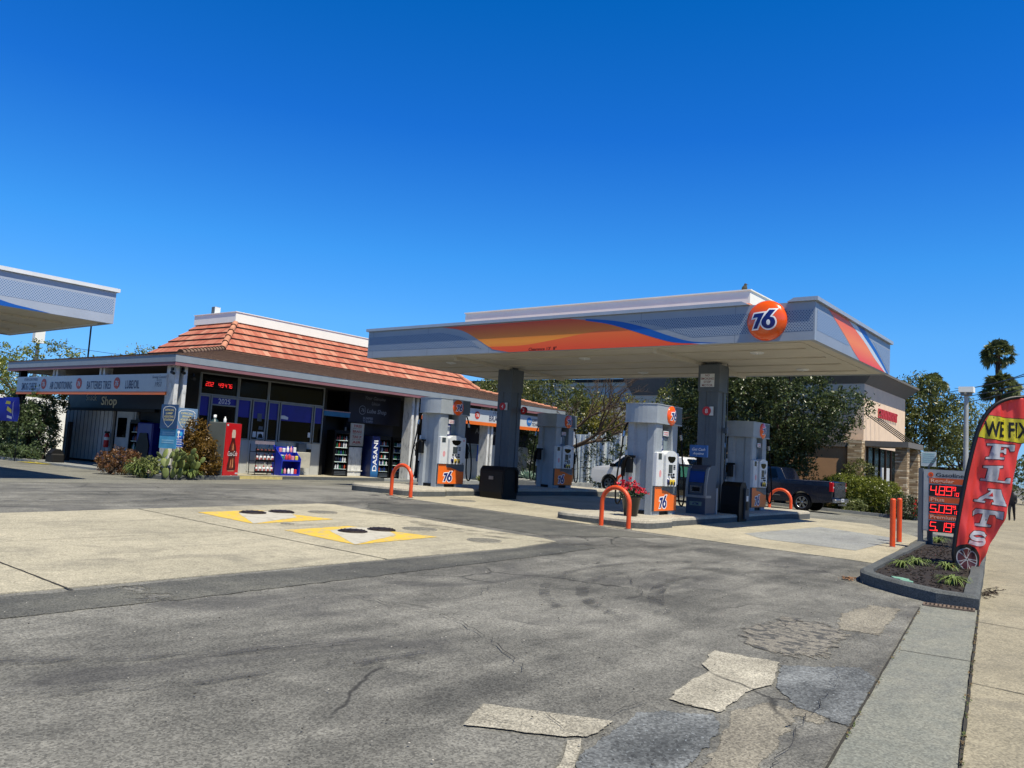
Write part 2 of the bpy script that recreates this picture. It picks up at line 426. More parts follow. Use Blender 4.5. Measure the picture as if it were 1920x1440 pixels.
M_mulch.bump(M_mulch.sep(_c)[1], 1.0, .03); M_mulch = M_mulch.done(_b, .95)

# ================================================================== GROUND
def sheet(name, poly, off, m, kind='structure', wob=0, seed=1, thick=0, seg=.25):
    mb = MB(); drape(mb, wobble(poly, wob, seg, seed) if wob else poly, off, 0, thick)
    return tag(mb.build(name, m), kind=kind)
sheet('ground', [(-250, -250), (900, -250), (900, 350), (-250, 350)], 0, M_asph)
# lighter, older asphalt of the drive behind the fuel islands
sheet('driveway', [(22.6, 4.6), (45.5, 8.4), (45.5, 60), (6, 60), (6, 20.6), (14, 20.6), (17, 20.2), (24.5, 20.2)], .004, M_asph2, wob=.05, seg=.6)
# big concrete slab over the fuel tanks
sheet('concrete_slab', [(-9, 7.35), (9.9, 7.5), (11.25, 7.72), (11.4, 8.1), (11.45, 13.7), (11.2, 13.9), (5.0, 13.2), (-9, 12.4)], .008, M_conc, wob=.012, seg=.4, thick=.02)
sheet('forecourt_pad', [(14.7, 3.55), (22.2, 4.35), (26.6, 6.6), (26.6, 20.4), (17.6, 20.3), (15.3, 16.4), (14.75, 15.0)], .010, M_pad, wob=.015, seg=.5, thick=.02)
sheet('utility_slab', [(16.5, 4.35), (21.0, 4.5), (22.0, 6.7), (17.2, 6.85), (16.5, 6.2)], .014, M_util)
# sidewalk + driveway apron along the street, direction (1,.125)
def sw(x, d): return (x, .14 + .125 * x + d)       # d = distance left of the sidewalk edge line B
sheet('sidewalk', [sw(-12, 0), sw(140, 0), sw(140, -3.2), sw(-12, -3.2)], .012, M_side, thick=.02)
sheet('apron', [sw(-12, .56), sw(10.9, .60), sw(11.1, 0.02), sw(-12, 0.01)], .008, M_apron, wob=.008)
sheet('street_gutter', [sw(-12, -3.2), sw(140, -3.2), sw(140, -14), sw(-12, -14)], .006, M_asph2)
def soft(name, poly, off, m, width=.12, nscale=9, wob=.03, seed=1):
    """worn patch whose rim breaks up into the surface round it"""
    key = m.name + '_worn'
    if key not in MATS:
        m2 = m.copy(); m2.name = key; nt = m2.node_tree; at = nt.nodes.new('ShaderNodeAttribute'); at.attribute_name = 'wear'; tc = nt.nodes.new('ShaderNodeTexCoord')
        nz = nt.nodes.new('ShaderNodeTexNoise'); nz.inputs['Scale'].default_value = nscale; nz.inputs['Detail'].default_value = 9; nz.inputs['Roughness'].default_value = .72; nt.links.new(tc.outputs['Object'], nz.inputs['Vector'])
        ad = nt.nodes.new('ShaderNodeMath'); ad.operation = 'ADD'; nt.links.new(at.outputs['Fac'], ad.inputs[0]); nt.links.new(nz.outputs['Fac'], ad.inputs[1])
        rp = nt.nodes.new('ShaderNodeMapRange'); rp.inputs['From Min'].default_value = .84; rp.inputs['From Max'].default_value = .90; nt.links.new(ad.outputs[0], rp.inputs['Value']); nt.links.new(rp.outputs[0], nt.nodes['Principled BSDF'].inputs['Alpha']); MATS[key] = m2
    if sum(poly[i][0] * poly[(i + 1) % len(poly)][1] - poly[(i + 1) % len(poly)][0] * poly[i][1] for i in range(len(poly))) < 0: poly = poly[::-1]
    P = wobble(poly, wob, .1, seed); S_ = wobble(poly, 0, .1, seed); n = len(P); cx = sum(p[0] for p in S_) / n; cy = sum(p[1] for p in S_) / n
    P = [(cx + (p[0] - cx) * 1.04, cy + (p[1] - cy) * 1.04) for p in P]; I1 = [(cx + (p[0] - cx) * (1 - width), cy + (p[1] - cy) * (1 - width)) for p in S_]
    vs = [(*p, G(*p) + off) for p in P] + [(*p, G(*p) + off) for p in I1]
    fs = [[i, (i + 1) % n, n + (i + 1) % n, n + i] for i in range(n)] + [[n + k for k in (t_ if True else t_)] for t_ in [list(range(n))]]
    mb = MB(); mb.add(vs, fs, 0); o = mb.build(name, MATS[key]); at_ = o.data.attributes.new('wear', 'FLOAT', 'POINT')
    at_.data.foreach_set('value', [0.12] * n + [.60] * n); return tag(o, kind='structure')
j = MB()
def jline(a, b, w, off, seed=3, sg=.12):
    a, b = Vector(a), Vector(b); n = Vector((-(b - a).y, (b - a).x)).normalized() * w / 2
    drape(j, wobble([tuple(a + n), tuple(a - n), tuple(b - n), tuple(b + n)], w * .18, sg, seed), off)
jline(sw(-2, 0.005), sw(11.1, 0.0), .018, .019); jline(sw(-2, .575), sw(10.6, .60), .016, .0135, 5)
for x in (-.5, 3.3, 7.05, 10.15, 13.2, 16.3, 19.5, 22.6): jline(sw(x, 0), sw(x - .4, -3.2), .012, .0165, int(x * 3 + 9))
for x in (2.2, 7.9): jline(sw(x, .01), sw(x - .06, .56), .012, .0125, 8)
jline((3.3, 7.3), (3.4, 12.9), .02, .0125); jline((7.15, 7.45), (7.0, 13.4), .02, .0125)
jline((-3, 10.2), (11.4, 10.5), .006, .0125); jline((15.0, 9.2), (16.4, 9.2), .01, .0145); jline((14.75, 12.9), (26.4, 12.9), .012, .0145)
for x in (18.5, 22.4): jline((x, 7.0), (x, 20.2), .012, .0145)
tag(j.build('pavement_joints', M_joint), kind='structure')
# worn patches in the driveway
soft('bare_concrete_patch', [(3.43, 2.91), (3.79, 3.06), (4.04, 2.62), (4.17, 2.40), (3.98, 2.36), (3.84, 2.36), (3.74, 2.44)], .0105, M_whitec, .05, 14, .018, 4)
soft('bare_concrete_patch', [(3.79, 2.37), (3.70, 2.40), (3.42, 2.25), (3.2, 2.2), (3.2, 2.14), (3.44, 2.18), (3.66, 2.29)], .0105, M_whitec, .05, 14, .02, 5)
soft('bare_concrete_patch', [(6.33, 2.74), (6.44, 2.24), (5.75, 2.05), (5.40, 2.11), (5.17, 2.07), (4.84, 2.05), (4.81, 2.38), (5.35, 2.48), (5.70, 2.50), (5.83, 2.62)], .0105, M_whitec, .05, 14, .03, 6)
soft('dark_asphalt_patch', [(3.3, 2.12), (3.66, 2.28), (4.02, 2.33), (4.48, 2.40), (4.83, 2.06), (4.6, 1.93), (4.35, 1.88), (3.9, 1.80), (3.3, 1.72), (2.9, 1.9)], .0065, M_dark, .10, 11, .03, 7)
soft('dark_asphalt_patch', [(6.38, 2.22), (6.9, 1.55 + .2), (6.6, 1.56), (5.2, 1.38), (5.35, 1.75), (5.72, 2.03)], .0065, M_dark, .10, 11, .025, 8)
for i, pl_ in enumerate(([(3.7, 1.45), (4.4, 1.55), (5.3, 1.70), (5.45, 1.95), (5.0, 2.05), (4.5, 1.9), (3.9, 1.75)], [(5.0, 1.5), (6.6, 1.72), (6.9, 1.95), (6.0, 1.9), (5.1, 1.75)], [(8.3, 1.95), (10.4, 2.2), (10.3, 2.5), (9.2, 2.6), (8.2, 2.35)])):
    soft('worn_asphalt_patch', pl_, .0030 + .0004 * i, M_tan, .25, 7, .04, 40 + i)
# thin flaking overlay that lets the old surface show through
t = NT('flaking_overlay'); nn = t.noise(5.5, 6, .7, dist=1.4, vec=t.mapping(sc=(1.6, 1, 1), rot=(0, 0, .4)))
k = t.mix(t.ramp(nn, [(.46, 0), (.5, 1)], 'LINEAR'), '#4b4b49', '#7f7b71'); k = t.mix(.4, k, t.mix(t.sep(t.voro(90, out='Color'))[0], (.03, .03, .03), (.9, .9, .9)), 'OVERLAY')
t.bump(nn, .6, .01); M_flake = t.done(k, .9)
soft('flaking_overlay', [(6.6, 2.75), (7.5, 3.05), (8.45, 2.98), (8.7, 2.55), (8.4, 2.15), (7.4, 2.0), (6.7, 1.98), (6.45, 2.3)], .0065, M_flake, .5, 7, .05, 12)
# pale scuffed band in front of the planter, tyre scuffs
t = NT('tyre_scuff'); nn = t.noise(3.2, 5, .7, dist=.8, vec=t.mapping(sc=(.5, 3, 1), rot=(0, 0, .9)))
t.b.inputs['Alpha'].default_value = 1; t.link(t.math('MULTIPLY', t.ramp(nn, [(.44, 0), (.70, 1)]), .62), t.b.inputs['Alpha']); M_scuff = t.done((.045, .045, .047), .85)
t = NT('pale_dust'); nn = t.noise(3.2, 5, .7, dist=.8); t.link(t.math('MULTIPLY', t.ramp(nn, [(.45, 0), (.62, 1)]), .5), t.b.inputs['Alpha']); M_dust = t.done((.3, .3, .29), .9)
def arc(cx, cy, r, a0, a1, w, n=18, ry=1.0):
    out = []
    for i in range(n + 1):
        a = math.radians(a0 + (a1 - a0) * i / n); out.append((cx + (r + w / 2) * math.cos(a), cy + (r + w / 2) * math.sin(a) * ry))
    for i in range(n, -1, -1):
        a = math.radians(a0 + (a1 - a0) * i / n); out.append((cx + (r - w / 2) * math.cos(a), cy + (r - w / 2) * math.sin(a) * ry))
    return out
for i, (cx, cy, r, a0, a1, w, ry) in enumerate([(9.2, 3.2, 2.6, 20, 165, .16, .8), (9.4, 3.1, 3.3, 25, 150, .13, .8), (13.4, 9.3, 2.9, 150, 262, .22, 1), (12.9, 9.9, 2.1, 160, 255, .2, 1), (5.4, 8.6, 5.2, 200, 262, .15, .8),
      (5.2, 9.0, 6.3, 200, 262, .14, .8), (10.4, 1.2, 4.4, 95, 140, .2, .8), (13.2, 13.5, 2.6, 200, 280, .3, 1.2), (12.6, 17.5, 3.0, 190, 290, .4, 1.2), (7, 17.5, 3.0, 240, 300, .4, 1.0)]):
    mb = MB(); drape(mb, arc(cx, cy, r, a0, a1, w, ry=ry), .0165 + .0005 * i); tag(mb.build('tyre_marks', M_scuff), kind='structure')
M_fresh = asphalt_mat('asphalt_newer', '#494a49', '#686862', speck=.3, stains=False, cracks=False)
for i, pl_ in enumerate(([(-9, 7.3), (4, 7.33), (4, 6.55), (-9, 6.35)], [(3.6, 7.33), (9.9, 7.42), (11.2, 7.62), (11.3, 6.9), (9.6, 6.75), (3.6, 6.5)], [(11.75, 8.2), (14.5, 7.0), (14.5, 13.5), (12.6, 14.0), (11.75, 13.2)])): soft('asphalt_band', pl_, .0045 + .0003 * i, M_fresh, .12, 3, .03, 30 + i)
mw = MB(); rdw = random.Random(21)
for i in range(900):
    x = rdw.uniform(3.5, 11.0); d = rdw.choice((0, 0, .575)) + rdw.gauss(0, .008)
    if math.sin(x * 5.1) + math.sin(x * 13.7 + 1) < -.1: continue
    p_ = Vector((*sw(x, d), .022)); a = rdw.uniform(0, 6.3); l_ = rdw.uniform(.006, .02); u_ = Vector((math.cos(a), math.sin(a), rdw.uniform(0, .9))) * l_; v_ = Vector((-u_.y, u_.x, 0)) * .4; mw.add([p_ - u_ * .2, p_ + v_, p_ + u_, p_ - v_], [(0, 1, 2, 3)], rdw.choice((0, 1, 1)))
tag(mw.build('joint_weeds', [paint('weed_green', '#4c5a2a', .8), paint('weed_dry', '#6d5c40', .9)]), 'tiny weeds and grit caught in the sidewalk joints', 'weeds', kind='stuff')
mw = MB()
for i in range(420):
    x, y = rdw.uniform(2.2, 13), rdw.uniform(1.9, 7); r_ = rdw.uniform(.003, .008); mw.ico((x, y, G(x, y) + .022), r_, rdw.choice((0, 1)), 1, (1, 1, .6), jitter=.2, rnd=rdw)
tag(mw.build('loose_grit', [paint('grit_pale', '#b5b0a4', .9), paint('grit_dark', '#403d38', .9)]), 'scattered loose grit and pebbles on the asphalt', 'grit', kind='stuff')
# crack lines
M_crack = paint('crack', '#242322', .95, var=.2)
def crack(pts, w, seed):
    rd = random.Random(seed); P = []
    for a, b in zip(pts, pts[1:]):
        L = math.hypot(b[0] - a[0], b[1] - a[1]); k_ = max(2, int(L / .09))
        for i in range(k_): P.append((a[0] + (b[0] - a[0]) * i / k_ + rd.uniform(-.03, .03), a[1] + (b[1] - a[1]) * i / k_ + rd.uniform(-.03, .03)))
    P.append(pts[-1]); l, r_ = [], []
    for i, p in enumerate(P):
        q = Vector(P[min(i + 1, len(P) - 1)]) - Vector(P[max(0, i - 1)]); n = Vector((-q.y, q.x)).normalized() * w * rd.uniform(.15, .8) * min(1, 3.0 * min(i, len(P) - 1 - i) / len(P) + .2)
        l.append(tuple(Vector(p) + n)); r_.append(tuple(Vector(p) - n))
    for i in range(len(P) - 1): drape(ck, [l[i], r_[i], r_[i + 1], l[i + 1]], .0235)
ck = MB()
crack([(5.1, 6.6), (5.25, 5.6), (5.3, 4.7), (5.0, 4.0), (4.6, 3.4), (4.25, 3.1)], .007, 1)
crack([(5.25, 5.6), (5.75, 5.2), (6.4, 5.3), (7.0, 5.6)], .005, 2)
crack([(9.6, 5.8), (8.9, 5.0), (8.0, 4.3), (7.4, 3.5)], .006, 3); crack([(8.0, 4.3), (7.5, 4.5), (7.1, 4.4)], .005, 4)
crack([(4.17, 2.42), (4.5, 2.45), (4.82, 2.4)], .005, 5); crack([(3.3, 1.35), (4.2, 1.48), (5.2, 1.62), (6.3, 1.78), (7.0, 1.86)], .004, 6); crack([(3.8, 3.05), (3.92, 2.75), (3.80, 2.38)], .004, 8); crack([(3.62, 2.98), (3.70, 2.6), (3.66, 2.42)], .003, 9); crack([(5.4, 2.5), (5.55, 2.3), (5.5, 2.08)], .003, 10)
tag(ck.build('asphalt_cracks', M_crack), kind='structure')

# painted tank-fill markings
M_yel = NT('yellow_road_paint'); wr = M_yel.ramp(M_yel.noise(9, 6, .7), [(.36, 0), (.50, 1)])
M_yel = M_yel.done(M_yel.mix(wr, '#a89f86', M_yel.mix(M_yel.noise(3), '#d0a92c', '#e2c24c')), .7)
M_whp = NT('white_road_paint'); wr = M_whp.ramp(M_whp.noise(7, 6, .7), [(.34, 0), (.5, 1)]); M_whp = M_whp.done(M_whp.mix(wr, '#a09b8c', '#bdb9ab'), .7)
for (x0, x1, y0, y1) in ((7.69, 9.5, 11.1, 12.85), (7.67, 9.58, 8.65, 10.4)):
    mb = MB(); drape(mb, wobble([(x0, y0), (x1, y0 + .22), (x1 - .5, y1 + .05), (x0 + .02, y1 - .1)], .008, .3), .0125, 0)
    w, h = x1 - x0, y1 - y0
    drape(mb, wobble([(x0, y0), (x0 + .72 * w, y0 + .35 * h), (x0 + .95 * w, y0 + .80 * h), (x0 + .7 * w, y0 + .93 * h), (x0 + .36 * w, y0 + .80 * h)], .01, .25), .0148, 1)
    tag(mb.build('painted_marking', [M_yel, M_whp]), kind='structure')
M_iron = paint('dark_iron', '#2b211d', .55, metal=.3, var=.4, scale=14, bump=.6)
M_steel = paint('grate_steel', '#8d897c', .7, metal=.0, var=.3, scale=20)
def manhole(x, y, lab, r=.21):
    t_ = thing('manhole_cover', lab, 'manhole cover', (x, y, G(x, y) + .014), 0, 'raised covers over the fuel fills')
    mb = MB(); mb.lathe([(0, .03), (r * .7, .029), (r * .9, .022), (r, .012), (r, -.01)], 28)
    for i in range(12):
        a = i * PI / 6; mb.box(-.012, .012, r * .80, r * .93, .015, .028, M=Matrix.Rotation(a, 4, 'Z'))
    mb.build('lid', M_iron, t_)
    mb = MB(); mb.lathe([(r, .014), (r * 1.1, .012), (r * 1.14, -.005)], 28); mb.build('rim', M_iron, t_)
    return t_
mh = manhole(8.63, 12.5, 'black domed fill cover on the farther yellow marking, left of its pair')
for x, y, lab in ((9.25, 12.52, 'black domed fill cover on the farther yellow marking, right of its pair'), (8.65, 9.84, 'black domed fill cover on the nearer yellow marking, left of its pair'),
                  (9.28, 9.86, 'black domed fill cover on the nearer yellow marking, right of its pair')): dup(mh, (x, y, G(x, y) + .014), 0, lab)
def flush(x, y, r, lab):
    mb = MB(); mb.lathe([(r * .9, .012), (r, .012), (r, -.01)], 26); mb.lathe([(0, .006), (r * .9, .006)], 26)
    for i in range(-6, 7):
        hw = math.sqrt(max(0, (r * .86) ** 2 - (i * r / 7) ** 2)); mb.box(-hw, hw, i * r / 7 - .008, i * r / 7 + .008, .004, .016)
    tag(mb.build('access_cover', M_steel, loc=(x, y, G(x, y) + .009)), lab, 'access cover', 'flush steel covers in the concrete')
flush(10.08, 12.36, .28, 'flush round steel cover beside the farther yellow marking'); flush(10.07, 9.75, .30, 'flush round steel cover beside the nearer yellow marking')
flush(10.0, 8.25, .28, 'flush round steel cover nearest the pointed slab corner'); flush(8.23, 10.95, .11, 'small dark round cover at the edge of the farther marking')
flush(16.1, 14.1, .36, 'flush steel cover in the pad in front of the left pump island')

# ================================================================== PLANTER ISLAND BY THE STREET
def poly_off(poly, d):
    return grow(poly, d)
PL = [(11.12, 1.53), (15.0, 2.0), (21.6, 2.82), (21.75, 4.02), (17.4, 3.63), (14.8, 3.42), (12.4, 3.2), (12.05, 3.10), (11.75, 2.85), (11.4, 2.42), (11.17, 2.0)]
planter = thing('street_planter', 'kerbed mulch bed by the sidewalk under the price sign and red flag', 'planter', (15, 2.6, 0))
IN = grow(PL, -.16)
mb = MB()
def ring(mb, outer, inner, z0, z1, bev=.03, mi=0):
    n = len(outer); mid = [tuple(Vector(o).lerp(Vector(i_), .25)) for o, i_ in zip(outer, inner)]
    def q(p, z): return (p[0], p[1], z + G(*p))
    for i in range(n):
        a, b = i, (i + 1) % n
        for (A, za), (B, zb) in (((outer, z0), (outer, z1 - bev)), ((outer, z1 - bev), (mid, z1)), ((mid, z1), (inner, z1)), ((inner, z1), (inner, z0))):
            mb.add([q(A[a], za), q(A[b], za), q(B[b], zb), q(B[a], zb)], [(0, 1, 2, 3)], mi)
PLo = wobble(PL[::1], .006, .4, 3)
PLi = grow(PLo, -.17)
ar = sum(PLo[i][0] * PLo[(i + 1) % len(PLo)][1] - PLo[(i + 1) % len(PLo)][0] * PLo[i][1] for i in range(len(PLo)))
ring(mb, PLo, PLi, -.02, .165); mb.build('kerb', M_kerb, planter, loc=(-15, -2.6, 0))
mb = MB(); drape(mb, grow(PL, -.13), .115); mb.build('mulch', M_mulch, planter, loc=(-15, -2.6, 0))
mb = MB()
rd = random.Random(5)
for i in range(1500):
    x, y = rd.uniform(11.3, 20), rd.uniform(1.7, 3.4)
    if not (1.75 + .125 * (x - 11.2) < y < min(3.05 + .09 * (x - 12), 2.0 + (x - 11.2) * 1.2)): continue
    l, w = rd.uniform(.015, .06), rd.uniform(.006, .016); Mx = Matrix.Translation((x, y, .12 + G(x, y))) @ Matrix.Rotation(rd.uniform(0, 6.3), 4, 'Z') @ Matrix.Rotation(rd.uniform(-.5, .5), 4, 'Y')
    mb.box(-l / 2, l / 2, -w / 2, w / 2, 0, .008, rd.choice((0, 0, 0, 1)), M=Mx)
mb.build('bark_chips', [paint('bark_dark', '#1b1511', .95, var=.4), paint('bark_pale', '#4a3b2e', .95, var=.3)], planter, loc=(-15, -2.6, 0))['kind'] = 'stuff'
M_grn = paint('irrigation_green', '#7fae97', .6)
for x, y, sc_, lab in ((12.15, 2.62, 1, 'flat pale green lid lying on the mulch, farther from the kerb nose'), (11.95, 2.62 - .12, .75, 'flat pale green lid lying on the mulch, nearer the kerb nose')):
    mb = MB(); mb.prism([(-.16 * sc_, -.09 * sc_), (.02, -.12 * sc_), (.16 * sc_, -.03), (.15 * sc_, .1 * sc_), (-.12 * sc_, .08 * sc_)], 0, .025); tag(mb.build('valve_lid', M_grn, loc=(x, y, .127), rot=(.05, .03, .3)), lab, 'valve lid')
# storm grate at the nose of the planter
gr = thing('storm_drain', 'rusty slotted drain grate set against the end of the planter kerb', 'drain grate', (10.96, 1.82, .012), math.radians(98))
mb = MB(); mb.box(-.27, .27, -.10, -.085, 0, .016); mb.box(-.27, .27, .085, .10, 0, .016)
for i in range(13): mb.box(-.27 + i * .0435, -.247 + i * .0435, -.085, .085, 0, .015)
mb.build('grate', paint('rust_iron', '#7d6c5e', .7, var=.4, scale=25), gr)
mb = MB(); mb.box(-.26, .26, -.09, .09, -.004, .002); mb.build('pit', paint('pit_black', '#0c0b0a', 1), gr)
# strappy grass tufts
M_blade = NT('strappy_leaves'); M_blade = M_blade.done(M_blade.mix(M_blade.noise(14), (.05, .10, .02), (.22, .28, .07)), .6)
def tuft(x, y, r, h, n, lab, seed, name='grass_clump', m=None, w=.008, group='strappy green clumps in the mulch', z=None):
    rd = random.Random(seed); mb = MB()
    for i in range(n):
        a = rd.uniform(0, 2 * PI); L = rd.uniform(.6, 1.0); d = Vector((math.cos(a), math.sin(a), 0)); s_ = Vector((-d.y, d.x, 0)) * w * rd.uniform(.7, 1.3)
        b0 = d * rd.uniform(0, r * .25); p1 = b0 + d * r * .35 * L + Vector((0, 0, h * .8 * L)); p2 = b0 + d * r * L + Vector((0, 0, h * rd.uniform(.35, .95) * L)); p3 = p2 + d * r * .25 - Vector((0, 0, h * .35))
        mb.add([b0 - s_, b0 + s_, p1 - s_, p1 + s_, p2 - s_ * .7, p2 + s_ * .7, p3], [(0, 1, 3, 2), (2, 3, 5, 4), (4, 5, 6)], 0, True)
    return tag(mb.build(name, m or M_blade, loc=(x, y, (G(x, y) + .11) if z is None else z)), lab, 'plant', group)
tuft(*seen(1718, 1060, z=.13)[:2], .19, .14, 90, 'strappy green clump at the foot of the price sign posts', 1)
tuft(*seen(1690, 1057 + 8, z=.13)[:2], .17, .13, 55, 'sparse strappy clump between the green lids and the sign posts', 2)
tuft(*seen(1757, 1018, z=.15)[:2], .22, .15, 80, 'strappy clump behind the price sign beside the flag', 3)
tuft(*seen(1788, 1094, z=.13)[:2], .19, .15, 130, 'lush strappy clump in front of the flag base near the kerb', 4)
tuft(*seen(1775, 1068, z=.13)[:2], .18, .15, 45, 'thin strappy clump partly behind the wheel picture on the flag', 6)

# ================================================================== ISLANDS, GUARDS, BOLLARDS
def island(xa, xb, yc, hw, ztop, lab, z0=0.0):
    x, y = xa, yc
    root = thing('pump_island', lab, 'pump island', ((xa + xb) / 2, yc, 0))
    def outline(e):
        o = []
        hw1, hw2 = hw + e, hw - .16 + e
        for a in range(180, 271, 15): o.append((xa + .45 + (.45 + e) * math.cos(math.radians(a)), yc - hw1 + .45 + e + (.45 + e) * math.sin(math.radians(a))))
        o += [(xa + 1.35, yc - hw1), (xa + 1.6, yc - hw2), (xb - 1.6, yc - hw2), (xb - 1.35, yc - hw1)]
        for a in range(270, 361, 15): o.append((xb - .45 + (.45 + e) * math.cos(math.radians(a)), yc - hw1 + .45 + e + (.45 + e) * math.sin(math.radians(a))))
        o += [(p[0], 2 * yc - p[1]) for p in o[::-1]]
        return [(p[0] - (xa + xb) / 2, p[1] - yc) for p in o]
    o0, o1, o2 = outline(.0), outline(-.012), outline(-.05); n = len(o0); mb = MB()
    for A, za, B, zb, mi in ((o0, z0, o0, ztop - .07, 0), (o0, ztop - .07, o1, ztop - .02, 1), (o1, ztop - .02, o2, ztop, 1)):
        for i in range(n):
            k_ = (i + 1) % n; mb.add([(*A[i], za), (*A[k_], za), (*B[k_], zb), (*B[i], zb)], [(0, 1, 2, 3)], mi, True)
    mb.add([(*p, ztop) for p in o2], [list(range(n))], 1)
    mb.build('kerb', [M_kerb, M_kerbtop], root); return root
island(15.05, 26.2, 9.36, 1.18, .32, 'concrete pump island with the flower pot and cash machine')
island(15.25, 26.4, 16.5, 1.30, .47, 'concrete pump island under the left canopy column')
M_or = paint('orange_gloss_paint', '#e2511f', .42, var=.1, scale=5, coat=.15, worn=('#5a3a2c', .66))
def guard(x, y, w, h, lab, ang=0):
    r = .049; z = G(x, y)
    P = [(0, -w / 2, -.05), (0, -w / 2, h - w / 2)] + [(0, -w / 2 * math.cos(a), h - w / 2 + w / 2 * math.sin(a)) for a in [math.radians(15 * i) for i in range(1, 12)]] + [(0, w / 2, h - w / 2), (0, w / 2, -.05)]
    root = thing('hoop_guard', lab, 'hoop guard', (x, y, z), ang, 'orange hoop guards at the island ends')
    mb = MB(); mb.tube(P, r, 14); mb.build('hoop', M_or, root)
    for s_ in (-1, 1):
        mb = MB(); mb.lathe([(.075, .018), (.085, .01), (.085, -.02)], 16, c=(0, s_ * w / 2)); mb.build('footing', M_kerb, root)
    return root
guard(14.97, 15.27, .72, .83, 'orange hoop guard before the left front pump')
guard(14.83, 8.72, .66, .84, 'orange hoop guard in front of the red flower pot')
p = seen(1090, 890, X=26.6); guard(26.6, 15.3, .72, .84, 'dark orange hoop guard at the shaded far end of the left island')
guard(26.3, 9.3, .7, .84, 'orange hoop guard at the far end of the right island by the pickup')
def bollard(x, y, h, lab):
    root = thing('bollard', lab, 'bollard', (x, y, G(x, y)), 0, 'orange bollards by the street planter')
    mb = MB(); mb.cyl((0, 0, -.05), (0, 0, h - .03), .055, n=24); mb.lathe([(.055, h - .03), (.049, h - .008), (.03, h), (0, h + .003)], 24); mb.build('post', M_or, root)
    mb = MB(); mb.lathe([(.06, .02), (.075, .008), (.075, -.02)], 20); mb.build('collar', M_util, root)
bollard(18.4, 4.12, 1.02, 'orange bollard nearer the camera beside the street planter'); bollard(19.95, 4.33, 1.0, 'orange bollard just behind the nearer one, half hidden by it')

t = NT('sky_block_hillside'); n_ = t.noise(.05, 6, .7); M_skyblock = t.done(t.ramp(n_, [(.35, '#2c331f'), (.65, '#5d5c3a')]), .95)  # unseen hills behind the camera, added to block low sky fill
mb = MB(); rdh = random.Random(4); N_ = 60; Hs = []
for i in range(N_ + 1):
    a = math.radians(150 + 205 * i / N_); R_ = 150 + 20 * math.sin(i * .7); hh = (34 + 14 * math.sin(i * .9) + 9 * math.sin(i * 2.3 + 1)) * min(1, 6 * min(i, N_ - i) / N_ + .05)
    Hs += [(R_ * math.cos(a), R_ * math.sin(a), -2), ((R_ + 45) * math.cos(a), (R_ + 45) * math.sin(a), hh * .8), ((R_ + 90) * math.cos(a), (R_ + 90) * math.sin(a), hh)]
mb.add(Hs, [[3 * i + k, 3 * i + k + 1, 3 * i + k + 4, 3 * i + k + 3] for i in range(N_) for k in (0, 1)], 0, True)
tag(mb.build('sky_block_hills', M_skyblock), kind='structure')
# ================================================================== SHARED MATERIALS
def wb(mb, name, mats, root, parent=None):
    """build in world coordinates below an unrotated root; parent may be a part of root"""
    o = mb.build(name, mats, parent or root)
    if parent is None: o.location = -root.location
    return o
M_grey = paint('pump_grey_paint', '#9aa2a8', .42, var=.09, scale=2.2, worn=('#5c6064', .72))
M_greyd = paint('column_grey_paint', '#586067', .5, var=.12, scale=2.0, worn=('#2f3438', .70))
M_cap = paint('fascia_cap_metal', '#a9b1ba', .35, metal=.15, var=.06)
M_white = paint('white_enamel', '#e6e8e8', .4, var=.05)
M_offw = paint('dispenser_white', '#d2d6d7', .4, var=.06, scale=6)
M_slate = paint('dispenser_slate', '#50595f', .45, var=.1)
M_blk = paint('black_plastic', '#08090a', .5, var=.2, spec=.25)
M_rub = paint('black_rubber', '#0c0c0d', .7, var=.3, spec=.25)
M_navy = paint('logo_navy', '#0b1c6c', .4, var=.04)
M_navyp = paint('panel_navy', '#141b62', .35, var=.08)
M_owht = paint('logo_white', '#f0f0ee', .4, var=.03)
M_orl = paint('logo_orange', '#f2590f', .22, var=.05, scale=1, coat=.6)
M_or2 = paint('panel_orange', '#ee6f1e', .35, var=.05)
M_red = paint('signal_red', '#c81d22', .4, var=.08)
M_glass = paint('dark_glass', '#030406', .08, var=.2, spec=.28)
M_screen = paint('lcd_screen', '#3d474c', .15, var=.05)
M_yelp = paint('label_yellow', '#e8c83c', .5)
M_chrome = paint('brushed_steel', '#a5a8aa', .25, metal=.9, var=.1)
UX, UZ, UY = Vector((1, 0, 0)), Vector((0, 0, 1)), Vector((0, -1, 0))     # UY: rightwards on a face that looks to -X

# perforated blue-grey fascia sheet
def perf_mat(name, axis, base, dot, p=.062):
    t = NT(name); s = t.sep(); u = s[axis]; v = s[2]
    vv = t.math('DIVIDE', v, p * .58); row = t.math('FLOOR', vv); odd = t.math('MODULO', row, 2.0)
    uu = t.math('ADD', t.math('DIVIDE', u, p), t.math('MULTIPLY', odd, .5))
    fu = t.math('SUBTRACT', t.math('FRACT', uu), .5); fv = t.math('MULTIPLY', t.math('SUBTRACT', t.math('FRACT', vv), .5), .58)
    d = t.math('SQRT', t.math('ADD', t.math('MULTIPLY', fu, fu), t.math('MULTIPLY', fv, fv)))
    return t.done(t.mix(t.ramp(d, [(.19, 1), (.25, 0)]), base, dot), .45)
M_pX = perf_mat('perforated_long_side', 1, '#8c9aaa', '#24466f'); M_pY = perf_mat('perforated_short_side', 0, '#8a9cb4', '#3a5a86')
